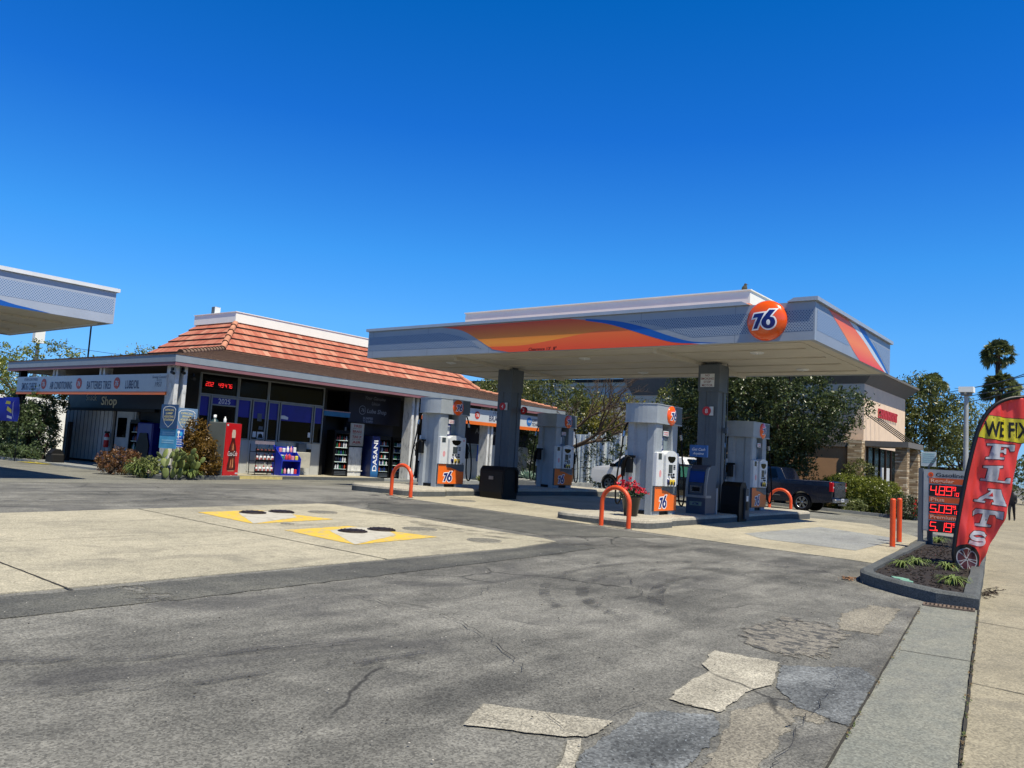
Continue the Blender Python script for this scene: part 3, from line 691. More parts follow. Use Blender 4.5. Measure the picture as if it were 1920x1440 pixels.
def facia_mat(name, c, axis):
    t = NT(name); s = t.sep(); n = t.noise(1.2, 4)
    seam = t.ramp(t.math('ABSOLUTE', t.math('SUBTRACT', t.math('FRACT', t.math('DIVIDE', s[axis], 2.44)), .5)), [(.494, 0), (.4985, 1)])
    cc = col(c)[:3]; k = t.ramp(n, [(.3, tuple(x * .88 for x in cc)), (.7, cc)])
    return t.done(t.mix(t.math('MULTIPLY', seam, .55), k, (.12, .14, .17)), .4)
M_fX = facia_mat('fascia_paint_long', '#98a1ab', 1); M_fY = facia_mat('fascia_paint_short', '#929aa6', 0)
def grad_mat(name, stops, axis=2, lo=4.37, hi=5.2, rough=.4):
    t = NT(name); s = t.sep(); f = t.math('DIVIDE', t.math('SUBTRACT', s[axis], lo), hi - lo)
    return t.done(t.ramp(f, stops), rough)
M_wave = grad_mat('print_orange_gradient', [(0, '#fb6a20'), (.35, '#ff9f2c'), (.62, '#ee7f1e'), (1, '#d9481a')])
M_wave2 = grad_mat('print_orange_low', [(0, '#f5501e'), (.5, '#fb7228'), (1, '#ff9a34')])
M_wave3 = grad_mat('print_orange_short', [(0, '#ee4326'), (.45, '#f7842f'), (1, '#ee5a2e')])
M_bstripe = paint('print_blue', '#1358ad', .4, var=.05)
M_pale = paint('print_pale', '#c9d6df', .4, var=.04)
M_soff = NT('soffit_white'); _s = M_soff.sep(); _r = M_soff.ramp(M_soff.math('ABSOLUTE', M_soff.math('SUBTRACT', M_soff.math('FRACT', M_soff.math('DIVIDE', _s[0], .41)), .5)), [(.47, 0), (.495, 1)])
M_soff = M_soff.done(M_soff.mix(M_soff.math('MULTIPLY', _r, .35), M_soff.mix(M_soff.noise(1.2, 5), '#a8a395', '#c9c4b6'), '#6d6a60'), .6)

def smooth_curve(pts, n=8):
    out = []
    for i in range(len(pts) - 1):
        p0, p1, p2, p3 = [Vector(pts[max(0, min(len(pts) - 1, i + k))]) for k in (-1, 0, 1, 2)]
        for j in range(n):
            t = j / n; out.append(tuple(.5 * ((2 * p1) + (p2 - p0) * t + (2 * p0 - 5 * p1 + 4 * p2 - p3) * t * t + (3 * p1 - p0 - 3 * p2 + p3) * t ** 3)))
    out.append(tuple(pts[-1])); return out

# ================================================================== FUEL CANOPY
def tiles_mat(name, axis, orange=True):
    """clay tile run: column tone changes tile by tile along the axis"""
    t = NT(name); s = t.sep(); o = s[axis]
    z = t.math('FLOOR', t.math('DIVIDE', t.math('SUBTRACT', s[2], 5.05), .298))
    a = t.math('FLOOR', t.math('ADD', t.math('DIVIDE', o, .24), t.math('MULTIPLY', z, 2.37)))
    cv = t.n.new('ShaderNodeCombineXYZ'); t.link(a, cv.inputs[0]); t.link(z, cv.inputs[1])
    w = t.n.new('ShaderNodeTexWhiteNoise'); t.link(cv.outputs[0], w.inputs[0])
    fr = t.math('FRACT', t.math('ADD', t.math('DIVIDE', o, .24), t.math('MULTIPLY', z, 2.37)))
    edge = t.ramp(fr, [(.0, 1), (.07, 0), (.93, 0), (1, 1)])
    base = t.ramp(w.outputs['Value'], [(0, '#a05540'), (.4, '#ab6049'), (.7, '#b26c55'), (.9, '#b9785f'), (1, '#c39379')])
    lich = t.ramp(t.noise(3, 6, .75, vec=t.mapping(sc=(1, 1, .35))), [(.5, 0), (.68, 1)])
    base = t.mix(t.math('MULTIPLY', lich, .3), base, '#c89a80'); base = t.mix(t.math('MULTIPLY', edge, t.math('MULTIPLY', w.outputs['Value'], .75)), base, '#e2b795')
    t.bump(t.noise(30, 3), .3, .01); return t.done(base, .75)
M_tileX = tiles_mat('clay_tile_front', 0); M_tileY = tiles_mat('clay_tile_side', 1)
M_tilegap = paint('tile_shadow_gap', '#2b1c17', .95)
CX0, CX1, CY0, CY1, CZ0, CZ1 = 17.42, 24.0, 5.52, 19.75, 4.37, 5.22
canopy = thing('fuel_canopy', 'large fuel canopy over the four visible pumps with an orange and blue wave', 'fuel canopy', (20.7, 12.6, 0))
fX = MB(); fX.box(CX0, CX0 + .12, CY0, CY1, CZ0, CZ1); fX = wb(fX, 'fascia', M_fX, canopy)
def sub(mb, name, mats, part): o = mb.build(name, mats, part); return o
O = Vector((CX0, 0, 0)); uv = lambda P: [(-y, z) for y, z in P]
mb = MB(); mb.decal(uv([(19.7, 4.6), (19.7, 5.03), (16.6, 5.05)] + smooth_curve([(16.6, 5.05), (15.9, 4.93), (15.35, 4.76), (14.95, 4.5)], 5) + [(14.9, 4.6 - .1), (15.2, 4.58)]), O, UY, UZ, .003)
sub(mb, 'perforated_panel', M_pX, fX); mb = MB(); mb.decal(uv(smooth_curve([(10.2, 5.04), (9.3, 4.86), (8.7, 4.66), (8.35, 4.55)], 5) + [(5.55, 4.58), (5.55, 5.04)]), O, UY, UZ, .003)
sub(mb, 'perforated_panel', M_pX, fX)
mb = MB()
L_ = smooth_curve([(16.5, 5.2), (15.7, 5.07), (15.0, 4.74), (14.5, 4.49), (13.9, 4.373)], 7); R_ = smooth_curve([(8.15, 4.373), (8.75, 4.46), (9.4, 4.66), (10.1, 4.86), (10.9, 5.06), (11.9, 5.2)], 7)
mb.decal(uv(L_ + R_), O, UY, UZ, .0035, 0)
mb.decal(uv(smooth_curve([(14.62, 4.55), (13.4, 4.55), (12.2, 4.68), (11.0, 4.83), (10.0, 4.86)], 7) + smooth_curve([(10.0, 4.855), (9.4, 4.66), (8.75, 4.46), (8.15, 4.374)], 6) + [(13.9, 4.374), (14.5, 4.47)]), O, UY, UZ, .005, 1)
sub(mb, 'orange_wave', [M_wave, M_wave2], fX)
mb = MB()
mb.decal(uv(smooth_curve([(11.8, 5.19), (10.85, 5.05), (10.0, 4.83), (9.3, 4.62), (8.7, 4.45), (7.9, 4.374)], 7) + smooth_curve([(8.15, 4.374), (8.75, 4.46), (9.4, 4.66), (10.1, 4.86), (10.9, 5.06), (11.9, 5.2)], 7)), O, UY, UZ, .0058, 0)
mb.decal(uv(smooth_curve([(11.4, 5.165), (10.5, 5.06), (9.75, 4.88), (9.0, 4.62), (8.4, 4.45), (7.7, 4.39)], 7) + smooth_curve([(7.95, 4.385), (8.75, 4.43), (9.3, 4.56), (10.05, 4.80), (10.7, 4.99), (11.4, 5.12)], 7)), O, UY, UZ, .0066, 1)
sub(mb, 'blue_stripe', [M_pale, M_bstripe], fX)
mb = MB(); mb.text("Clearance 13'  8\"", O + Vector((0, 12.74, 4.385)), UY, UZ, .085, off=.0075, bold=.012, fit=.93); sub(mb, 'clearance_lettering', M_blk, fX)
fY = MB(); fY.box(CX0 + .125, CX1, CY0, CY0 + .12, CZ0, CZ1); fY = wb(fY, 'fascia', M_fY, canopy)
O = Vector((0, CY0, 0)); mb = MB()
mb.decal([(17.56, 4.6), (19.75, 4.6)] + smooth_curve([(20.0, 4.62), (19.5, 4.8), (18.95, 4.98), (18.7, 5.05)], 4) + [(17.56, 5.05)], O, UX, UZ, .003); sub(mb, 'perforated_panel', M_pY, fY); mb = MB(); mb.decal([(22.2, 5.03), (23.93, 5.03), (23.93, 4.42)], O, UX, UZ, .003)
sub(mb, 'perforated_panel', M_pY, fY)
mb = MB(); mb.decal(smooth_curve([(18.3, 5.215), (18.9, 5.03), (19.7, 4.78), (20.4, 4.53), (20.95, 4.374)], 6) + smooth_curve([(23.45, 4.374), (22.4, 4.6), (21.5, 4.86), (20.75, 5.03), (19.9, 5.215)], 6), O, UX, UZ, .0035); sub(mb, 'orange_wave', M_wave3, fY)
mb = MB(); A_ = smooth_curve([(23.45, 4.374), (22.4, 4.6), (21.5, 4.86), (20.75, 5.03), (19.9, 5.215)], 6); B_ = smooth_curve([(20.6, 5.215), (21.25, 5.04), (22.1, 4.83), (22.9, 4.6), (23.62, 4.374)], 6); D_ = smooth_curve([(23.85, 4.374), (23.2, 4.62), (22.5, 4.86), (21.8, 5.05), (21.3, 5.215)], 6)
mb.decal(A_ + B_, O, UX, UZ, .0045, 0); mb.decal(B_[::-1][::-1] + D_, O, UX, UZ, .0052, 1); sub(mb, 'blue_stripe', [M_pale, M_bstripe], fY)
mb = MB(); mb.box(CX1 - .12, CX1, CY0 + .125, CY1 - .125, CZ0, CZ1); wb(mb, 'fascia', M_fX, canopy)
mb = MB(); mb.box(CX0 + .125, CX1, CY1 - .12, CY1, CZ0, CZ1); wb(mb, 'fascia', M_fY, canopy)
mb = MB(); mb.box(CX0 + .121, CX1 - .121, CY0 + .121, CY1 - .121, 4.385, 4.43)
mb.box(17.75, 23.7, 5.9, 19.4, 4.372, 4.384)
wb(mb, 'soffit', M_soff, canopy)
for x_ in (18.6, 20.1, 21.4, 22.9):
    mb = MB(); mb.box(x_ - .035, x_ + .035, 6.1, 19.2, 4.345, 4.3715); wb(mb, 'soffit_rib', M_soff, canopy)
for y_ in (9.5, 16.2):
    mb = MB(); mb.box(17.8, 23.6, y_, y_ + .11, 4.27, 4.371); wb(mb, 'soffit_beam', M_soff, canopy)
for x_, y_ in ((19.0, 7.4), (22.4, 7.4), (19.0, 12.4), (22.4, 12.4), (19.0, 17.5), (22.4, 17.5)):
    mb = MB(); mb.lathe([(.17, 4.371), (.17, 4.355), (.14, 4.34), (0, 4.335)][::-1], 20, c=(x_, y_)); mb.box(x_ - .02, x_ + .02, y_ - .02, y_ + .02, 4.31, 4.34); wb(mb, 'soffit_light', M_offw, canopy)
mb = MB()
mb.box(CX0 - .07, CX0 + .2, 7.16, CY1 + .07, 5.225, 5.31); mb.box(CX0 - .07, CX0 + .2, CY0 - .07, 5.97, 5.225, 5.31)
mb.prism([(7.16, 5.225), (7.16, 5.31), (6.98, 5.225)], CX0 - .07, CX0 + .2, axis='x'); mb.prism([(5.97, 5.225), (6.12, 5.225), (5.97, 5.31)], CX0 - .07, CX0 + .2, axis='x')
mb.box(CX0 + .21, CX1 + .07, CY0 - .07, CY0 + .2, 5.225, 5.31); mb.box(CX1 - .2, CX1 + .07, CY0 + .21, CY1 - .21, 5.225, 5.31); mb.box(CX0 + .21, CX1 + .07, CY1 - .2, CY1 + .07, 5.225, 5.31)
wb(mb, 'cap_trim', M_cap, canopy)
mb = MB(); mb.box(CX0 + .2, CX1 - .2, CY0 + .2, CY1 - .2, 5.15, 5.2); wb(mb, 'roof_deck', M_util, canopy)
M_par = paint('parapet_white', '#fbf9ec', .55, var=.03, scale=1.3)
mb = MB(); mb.box(19.2, 22.3, 7.7, 17.2, 5.2, 5.98); mb.box(19.17, 22.33, 7.67, 17.23, 5.98, 6.01); wb(mb, 'roof_parapet', M_par, canopy)
mb = MB()
for k_ in range(3, 4):
    xa, za = 18.1 + k_ * .27, 5.12 + k_ * .13
    mb.add([(xa, 6.9 + k_ * .2, za + .03), (xa, 18.0 - k_ * .2, za + .03), (xa + .29, 17.8 - k_ * .2, za + .15), (xa + .29, 7.1 + k_ * .2, za + .15)], [(3, 2, 1, 0)])
    mb.add([(xa, 6.9 + k_ * .2, za), (xa, 18.0 - k_ * .2, za), (xa, 18.0 - k_ * .2, za + .03), (xa, 6.9 + k_ * .2, za + .03)], [(0, 1, 2, 3)])
wb(mb, 'roof_tiles', M_tileY, canopy)
# logo disc
def lens(mb, c, R, d, mi=0, sx=-1, n=36, k=10):
    """bulging disc that looks towards -X"""
    vs = []; cx, cy, cz = c
    for i in range(k + 1):
        a = PI / 2 * i / k; r = R * math.cos(a) ; x = cx - d * math.sin(a)
        for j in range(n): t_ = 2 * PI * j / n; vs.append((x, cy - r * math.cos(t_), cz + r * math.sin(t_)))
    fs = [[i * n + j, i * n + (j + 1) % n, (i + 1) * n + (j + 1) % n, (i + 1) * n + j] for i in range(k) for j in range(n)]
    mb.add(vs, fs, mi, True); return mb
def lensmap(c, R, d):
    cx, cy, cz = c
    return lambda u, v, l: Vector((cx - (d + l) * math.sqrt(max(.02, 1 - (u * u + v * v) / (R * R))), cy - u, cz + v))
ballc = (CX0 - .02, 6.57, 4.84)
mb = MB(); lens(mb, ballc, .455, .20); mb.cyl((CX0, 6.57, 4.84), (CX0 - .03, 6.57, 4.84), .455, n=36)
ball = wb(mb, 'logo_disc', M_orl, canopy)
mb = MB(); numerals(mb, ballc, UY, UZ, .42, 0, 1, .004, f=lensmap(ballc, .455, .20)); sub(mb, 'logo_numerals', [M_owht, M_navy], ball)
# columns
def column(x0, y0, zb, sgn, tname):
    x1, y1 = x0 + .6, y0 + .62
    col_ = MB(); col_.box(x0 + .04, x1 - .04, y0 + .22, y0 + .40, zb, 3.6); col_.box(x0 + .22, x1 - .22, y0 + .05, y1 - .05, zb, 3.6)
    for (a, b) in ((x0 + .02, y0 + .03), (x1 - .20, y0 + .03), (x0 + .02, y1 - .25), (x1 - .20, y1 - .25)): col_.box(a, a + .18, b, b + .22, zb, 3.6, bev=.01)
    c_ = wb(col_, 'column', M_greyd, canopy)
    mb = MB(); mb.box(x0, x1, y0, y1, 3.56, 4.30, bev=.012); mb.box(x0 + .14, x1 - .14, y0 + .14, y1 - .14, 4.3, 4.384)
    wb(mb, 'collar', M_greyd, canopy, c_)
    mb = MB(); mb.box(x0 - .03, x1 + .03, y0 - .03, y1 + .03, zb, zb + .06); wb(mb, 'base_plate', M_kerb, canopy, c_)
    for nm, (px, py, face) in enumerate(sgn):
        pass
    return c_
colR = column(20.4, 8.96, .32, [], 'R'); colL = column(20.4, 16.05, .47, [], 'L')
def roundel(part, x, y, z, txt, r=.12):
    mb = MB(); mb.cyl((x, y, z), (x - .04, y, z), r * .97, n=28, mi=0); mb.cyl((x - .04, y, z), (x - .052, y, z), r, n=28, mi=1)
    mb.text(txt, (x - .052, y, z - r * .5), UY, UZ, r * 1.0, 2, off=.004, bold=.0); mb.box(x - .03, x, y - r - .06, y - r * .6, z - .12, z + .12, 3)
    return wb(mb, 'number_roundel', [M_blk, M_red, M_owht, M_offw], canopy, part)
roundel(colR, 20.39, 9.27, 3.02, '8'); roundel(colL, 20.39, 16.36, 3.08, '4')
mb = MB(); mb.cyl((20.98, 15.93, 3.0), (20.93, 15.93, 3.0), .12, n=24, mi=0); mb.cyl((20.93, 15.93, 3.0), (20.92, 15.93, 3.0), .12, n=24, mi=1); mb.text('2', (20.92, 15.93, 2.95), UY, UZ, .11, 2, off=.004, bold=.02)
mb.box(20.93, 20.98, 15.93, 16.06, 2.97, 3.03, 0); wb(mb, 'number_roundel', [M_blk, M_red, M_owht], canopy, colL)
mb = MB(); mb.box(20.385, 20.4, 9.10, 9.50, 3.68, 4.04, 0)
for i, s_ in enumerate(('NO', 'SMOKING', 'STOP', 'MOTOR')): mb.text(s_, (20.385, 9.30, 3.965 - i * .09), UY, UZ, .062, 1, off=.003, bold=.008)
wb(mb, 'no_smoking_sign', [M_offw, paint('dull_red_ink', '#7e3a38', .6)], canopy, colR)
mb = MB(); mb.tube([(20.85, 8.94, 4.36), (20.85, 8.90, 4.2), (20.85, 8.9, 1.0), (20.8, 8.88, .8), (20.8, 8.9, .4)], .016, 6, 0); mb.box(20.78, 20.88, 8.86, 8.96, 2.45, 2.6, 0); wb(mb, 'conduit', M_greyd, canopy, colR)
mb = MB(); mb.box(21.0, 21.06, 16.2, 16.6, 3.2, 3.8); mb.ico((21.3, 17.0, 3.45), .33, 0, 2, (1, .7, 1)); wb(mb, 'loudspeaker', M_blk, canopy, colL)
# bird on the parapet
b_ = seen(1392, 541, Y=None, X=19.35); bird = thing('bird', 'small grey-brown bird perched on the white box above the canopy', 'bird', (19.4, 7.85 + .1, 6.01))
M_bird = paint('bird_feathers', '#4d4a3e', .8, var=.35, scale=30)
mb = MB(); prof = [(0, .0), (.035, .005), (.062, .04), (.066, .08), (.05, .125), (.033, .15), (.036, .17), (.03, .195), (0, .205)]
mb.lathe(prof, 14, M=Matrix.Translation((0, 0, .012)) @ Matrix.Rotation(math.radians(14), 4, 'X') @ Matrix.Diagonal((.85, 1.1, 1, 1)))
mb.add([(-.02, .05, .06), (.02, .05, .06), (.025, .17, .015), (-.025, .17, .015), (0, .1, .03)], [(0, 1, 2, 3), (0, 3, 4), (1, 4, 2), (0, 4, 1)]); mb.cyl((0, -.09, .17), (0, -.125, .162), .009, .001, 6)
for s_ in (-.02, .02): mb.cyl((s_, 0, .03), (s_, -.005, 0), .004, n=5)
mb.build('body', M_bird, bird)
# ------------------------------------------------------------------ second canopy, left edge of the picture
can2 = thing('fuel_canopy', 'second fuel canopy cut off by the left edge of the picture', 'fuel canopy', (2, 25, 0))
X1, Y0_, Y1_ = 10.1, 21.62, 28.5
mb = MB(); mb.box(-6, X1, Y0_, Y0_ + .12, 4.37, 5.22); f2 = wb(mb, 'fascia', paint('fascia_bright', '#a9b3c2', .4, var=.05, scale=1.3), can2)
M_p2 = perf_mat('perforated_left_canopy', 0, '#9fb0c6', '#3f6394')
mb = MB(); mb.decal([(-5.9, 4.62), (X1 - .04, 4.62), (X1 - .04, 5.02), (-5.9, 5.02)], (0, Y0_, 0), UX, UZ, .003); sub(mb, 'perforated_panel', M_p2, f2)
mb = MB(); mb.decal(smooth_curve([(8.55, 4.374), (8.05, 4.42), (7.4, 4.5), (6.0, 4.85), (5, 5.2)], 5) + smooth_curve([(4.2, 5.2), (5.2, 4.8), (6.4, 4.5), (7.4, 4.374)], 5), (0, Y0_, 0), UX, UZ, .0045); sub(mb, 'blue_stripe', M_bstripe, f2)
mb = MB(); mb.box(X1 - .12, X1, Y0_ + .125, Y1_, 4.37, 5.22); wb(mb, 'fascia', M_fX, can2)
mb = MB(); mb.box(-6, X1 - .125, Y1_ - .12, Y1_, 4.37, 5.22); wb(mb, 'fascia', M_fY, can2)
mb = MB(); mb.box(-6, X1 - .13, Y0_ + .13, Y1_ - .13, 4.40, 4.44); mb.box(-6, X1 - .5, Y0_ + .5, Y1_ - .5, 4.43, 5.0); wb(mb, 'soffit', M_soff, can2)
for y_ in (23.2, 25.0, 26.8):
    mb = MB(); mb.box(-6, X1 - .6, y_ - .06, y_ + .06, 4.34, 4.398); wb(mb, 'soffit_beam', M_soff, can2)
mb = MB(); mb.box(-6, X1 + .07, Y0_ - .07, Y0_ + .2, 5.225, 5.32); mb.box(X1 - .2, X1 + .07, Y0_ + .21, Y1_ + .07, 5.225, 5.32); wb(mb, 'cap_trim', M_white, can2)
for x_ in (1.0,):
    mb = MB(); mb.box(x_, x_ + .5, 24.8, 25.4, .1, 4.399, bev=.02); wb(mb, 'column', M_greyd, can2)

# ================================================================== FUEL PUMPS
def make_pump(loc, lab, scale_note=None):
    root = thing('fuel_pump', lab, 'fuel pump', loc, 0, 'fuel pumps under the canopy')
    L, D = 1.2, .80
    # end columns with a folded, fluted face
    for nm, x, s in (('near', 0.02, 1), ('far', L - .02, -1)):
        prof = [(0, .03), (.02, .0), (.34, .0), (.34, .10), (.28, .16)]  # x-depth, y
        P = [(x + s * .03, .02), (x + s * .34, .02), (x + s * .34, D - .02), (x + s * .03, D - .02), (x, D - .06), (x, D * .74), (x + s * .06, D * .68), (x + s * .06, D * .34), (x, D * .28), (x, .06)]
        mb = MB(); mb.prism(P, .0, 2.14); mb.build('end_column', M_grey, root)
    mb = MB(); mb.box(.05, L - .05, .06, D - .06, 0, .09); mb.build('plinth', M_blk, root)
    mb = MB(); mb.box(.30, L - .30, .12, D - .12, .09, 1.42); mb.box(.36, L - .36, .3, D - .3, 1.42, 2.14); mb.build('cabinet', M_slate, root)
    # top valance with bowed ends
    def outl(e=0):
        o = []
        for i in range(9): a = i / 8; o.append((-.02 - e - .13 * math.sin(PI * a) , D + .02 + e - (D + .04 + 2 * e) * a))
        for i in range(9): a = i / 8; o.append((L + .06 + e + .10 * math.sin(PI * a), -.02 - e + (D + .04 + 2 * e) * a))
        return o
    mb = MB(); mb.prism(outl(), 2.17, 2.58, 0); mb.prism(outl(.012), 2.14, 2.17, 0); mb.prism(outl(.012), 2.58, 2.60, 0)
    cap = mb.build('valance', M_grey, root)
    mb = MB(); mb.box(.93, L + .062, -.026, -.018, 2.17, 2.58); mb.build('valance_end_panel', M_slate, cap)
    for side in (-1, 1):
        yy = -.02 if side < 0 else D + .02
        M_ = Matrix.Translation((.72, yy, 2.36)) @ (Matrix.Rotation(PI / 2, 4, 'Z') if side < 0 else Matrix.Rotation(-PI / 2, 4, 'Z'))
        mb = MB(); lens(mb, (0, 0, 0), .235, .075); mb.v = [M_ @ v for v in mb.v]
        lg = mb.build('logo_disc', M_orl, root)
        mb = MB(); fm = lensmap((0, 0, 0), .235, .075); numerals(mb, (0, 0, 0), UY, UZ, .215, 0, 1, .002, f=fm); mb.v = [M_ @ v for v in mb.v]
        mb.build('logo_numerals', [M_owht, M_navy], lg)
    # dispenser heads: front (-y) and back
    for side in (0, 1):
        R = Matrix.Identity(4) if side == 0 else Matrix.Translation((L, D, 0)) @ Matrix.Rotation(PI, 4, 'Z')
        y = -.0
        def B(name, mats, mb, par=root):
            mb.v = [R @ v for v in mb.v]; return mb.build(name, mats, par)
        mb = MB()
        mb.box(.03, .36, y - .05, .11, .68, 1.47, 0, bev=.02)
        P = [(.38, .68), (.94, .68), (.95, 1.40)] + [(.66 + .29 * math.cos(a), 1.40 + .12 * math.sin(a)) for a in [PI * i / 10 for i in range(1, 10)]] + [(.37, 1.40)]
        mb.prism(P, y - .10, .11, 0, 'y'); mb.box(.96, 1.17, y - .035, .11, .72, 1.48, 0, bev=.02)
        hd = B('display_head', M_offw, mb)
        mb = MB(); yy = y - .102
        mb.decal([(.45 + .0, 1.36), (.50, 1.28), (.60, 1.235), (.72, 1.235), (.82, 1.28), (.87, 1.36), (.80, 1.385), (.52, 1.385)], (0, yy, 0), UX, UZ, .002, 0)
        mb.decal([(.53, 1.00), (.71, 1.00), (.71, 1.18), (.53, 1.18)], (0, yy, 0), UX, UZ, .002, 1)
        mb.decal([(.52, .99), (.72, .99), (.72, 1.19), (.52, 1.19)], (0, yy, 0), UX, UZ, .001, 2)
        B('display_screen', [M_glass, M_screen, M_blk], mb, hd)
        mb = MB(); mb.decal([(.08, 1.30), (.24, 1.30), (.24, 1.44), (.08, 1.44)], (0, y - .052, 0), UX, UZ, .002, 0); B('card_screen', M_screen, mb, hd)
        mb = MB()
        for i in range(3):
            for j in range(3): mb.box(.76 + i * .035, .785 + i * .035, yy - .006, yy, 1.08 + j * .04, 1.105 + j * .04, 0)
        for a, b, c_ in ((.50, .93, 0), (.62, .93, 0), (.74, .94, 0), (.66, .87, 0), (.76, .87, 0), (.50, .84, 1)): mb.box(a, a + .07, yy - .012, yy, b, b + .045, c_)
        for i, c_ in enumerate((1, 2, 2)):
            xa = .46 + i * .14; mb.prism(ell(xa + .05, .79, .05, .075, 14), yy - .02, yy, c_, 'y'); mb.prism(ell(xa + .06, .745, .035, .05, 10), yy - .026, yy - .02, 0, 'y'); mb.prism(ell(xa + .045, .85, .028, .02, 10), yy - .022, yy - .0, 3, 'y')
        B('buttons', [M_blk, M_navyp, M_yelp, M_owht], mb, hd)
        mb = MB(); mb.prism(ell(.20, .97, .055, .085, 16), y - .054, y - .05, 0, 'y'); mb.box(1.01, 1.10, y - .038, y - .034, 1.36, 1.42, 0); mb.box(.36, .62, -.012, .0, 1.86, 1.98, 1); mb.text('NO SMOKING', (.49, -.012, 1.93), UX, UZ, .03, 2, fit=.22, off=.003, bold=.02); mb.text('STOP ENGINE', (.49, -.012, 1.88), UX, UZ, .03, 2, fit=.2, off=.003, bold=.02)
        B('warning_labels', [paint('pink_label', '#d99a9c', .6), M_offw, M_red], mb, hd)
        mb = MB(); mb.box(.40, .58, .10, .12, 1.50, 1.84, 0); mb.box(.44, .53, .095, .1, 1.55, 1.8, 1); mb.box(.60, .84, .14, .16, 1.50, 1.84, 2); B('topper_poster', [M_navyp, M_offw, paint('pale_screen', '#7d8b90', .3)], mb)
        mb = MB(); mb.prism([(.03, .09), (1.16, .09), (1.16, .67), (.03, .67)], y - .012, .1, 0, 'y'); dr = B('lower_door', M_slate, mb)
        mb = MB(); mb.decal([(.035, .10), (1.15, .10)] + smooth_curve([(1.15, .46), (.95, .47), (.75, .53), (.55, .57), (.38, .58), (.36, .66)], 4) + [(.035, .66)], (0, y - .012, 0), UX, UZ, .003, 0)
        mb.v = [R @ v for v in mb.v]; dp = mb.build('door_graphic', M_or2, dr)
        mb = MB(); numerals(mb, (.46, y - .016, .31), UX, UZ, .30, 0, 1, .002); mb.v = [R @ v for v in mb.v]; mb.build('door_numerals', [M_owht, M_navy], dr)
        mb = MB(); mb.tube([(p[0], y - .016, p[1]) for p in smooth_curve([(.36, .665), (.55, .60), (.75, .56), (.95, .50), (1.15, .49)], 4)], .006, 5); B('door_trim', M_chrome, mb, dr)
        # nozzle, holster and hose on the far end
        xh = L + .02; mb = MB(); mb.box(xh, xh + .12, .10, .26, .95, 1.30, 0, bev=.02); mb.box(xh, xh + .06, .05, .30, 1.3, 1.36); B('nozzle_holster', M_blk, mb)
        mb = MB(); mb.tube([(xh + .07, .02, 1.02), (xh + .11, .06, 1.14), (xh + .14, .1, 1.26), (xh + .12, .16, 1.34), (xh + .05, .2, 1.30)], [.045, .05, .038, .022, .016], 10); mb.tube([(xh + .15, .03, 1.0), (xh + .21, .04, 1.1), (xh + .17, .07, 1.24)], .011, 6)
        mb.box(xh + .03, xh + .10, -.02, .05, .86, 1.04, 0); B('nozzle', M_blk, mb)
        mb = MB(); mb.tube(smooth_curve([(xh - .06, .02, 2.16), (xh + .02, -.03, 1.9), (xh + .06, -.05, 1.5), (xh + .16, -.08, .9), (xh + .17, -.10, .45), (xh + .14, -.08, .22), (xh + .08, -.03, .26), (xh + .06, 0, .5), (xh + .07, .02, .9)], 6), .021, 8); mb.cyl((xh + .005, -.025, 1.93), (xh + .025, -.035, 1.80), .035, n=10, mi=1); B('hose', [M_rub, M_chrome], mb)
    return root
p2 = make_pump((16.86, 8.92, .32), 'light grey pump behind the red flower pot on the right island')
dup(p2, (17.15, 16.08, .47), 0, 'light grey pump at the near end of the left island, orange door in full sun')
dup(p2, (22.88, 8.95, .32), 0, 'shaded pump at the far end of the right island near the pickup')
dup(p2, (23.28, 16.24, .47), 0, 'shaded pump at the far end of the left island near the agave')

# ================================================================== THINGS ON THE ISLANDS
pot = thing('flower_pot', 'black pot overflowing with red flowers on the island corner', 'flower pot', (15.95, 8.98, .32))
mb = MB(); mb.lathe([(0, .0), (.13, .0), (.15, .03), (.21, .40), (.235, .42), (.235, .47), (.20, .47), (.19, .42), (0, .41)], 24); mb.build('pot', paint('pot_black', '#141516', .35, var=.3), pot)
rd = random.Random(11); mb = MB(); ml = MB(); ms = MB()
for i in range(64):
    a = rd.uniform(0, 2 * PI); r = rd.uniform(0, 1) ** .6 * .33; x, y = r * math.cos(a), r * math.sin(a) * 1.15; z = .50 + (.36 - r) * .95 * rd.uniform(.55, 1.0) + (.18 * max(0, math.sin(a))) * rd.random()
    ms.tube([(x * .3, y * .3, .42), (x * .8, y * .8, .42 + (z - .42) * .7), (x, y, z)], .004, 4)
    for k_ in range(9):
        q = Vector((rd.uniform(-.035, .035), rd.uniform(-.035, .035), rd.uniform(-.02, .03))) + Vector((x, y, z)); n_ = Vector((rd.uniform(-1, 1), rd.uniform(-1, 1), rd.uniform(-.2, 1))).normalized(); u_ = n_.orthogonal().normalized() * .021; v_ = n_.cross(u_)
        mb.add([q + u_, q + v_, q - u_, q - v_], [(0, 1, 2, 3)], 0 if rd.random() < .75 else 1)
for i in range(260):
    a = rd.uniform(0, 2 * PI); r = rd.uniform(0, 1) ** .5 * .30; q = Vector((r * math.cos(a), r * math.sin(a), rd.uniform(.38, .52) + (.3 - r) * .5)); n_ = Vector((rd.uniform(-1, 1), rd.uniform(-1, 1), rd.uniform(0, 1))).normalized(); u_ = n_.orthogonal().normalized() * .03; v_ = n_.cross(u_) * .7
    ml.add([q + u_, q + v_, q - u_, q - v_], [(0, 1, 2, 3)])
mb.build('flowers', [paint('petal_red', '#c4102e', .6, var=.2), paint('petal_bright', '#e03045', .6, var=.15)], pot); ml.build('leaves', paint('pot_leaf', '#24431a', .6, var=.4, scale=20), pot); ms.build('stems', paint('pot_stem', '#3f5a26', .7), pot)
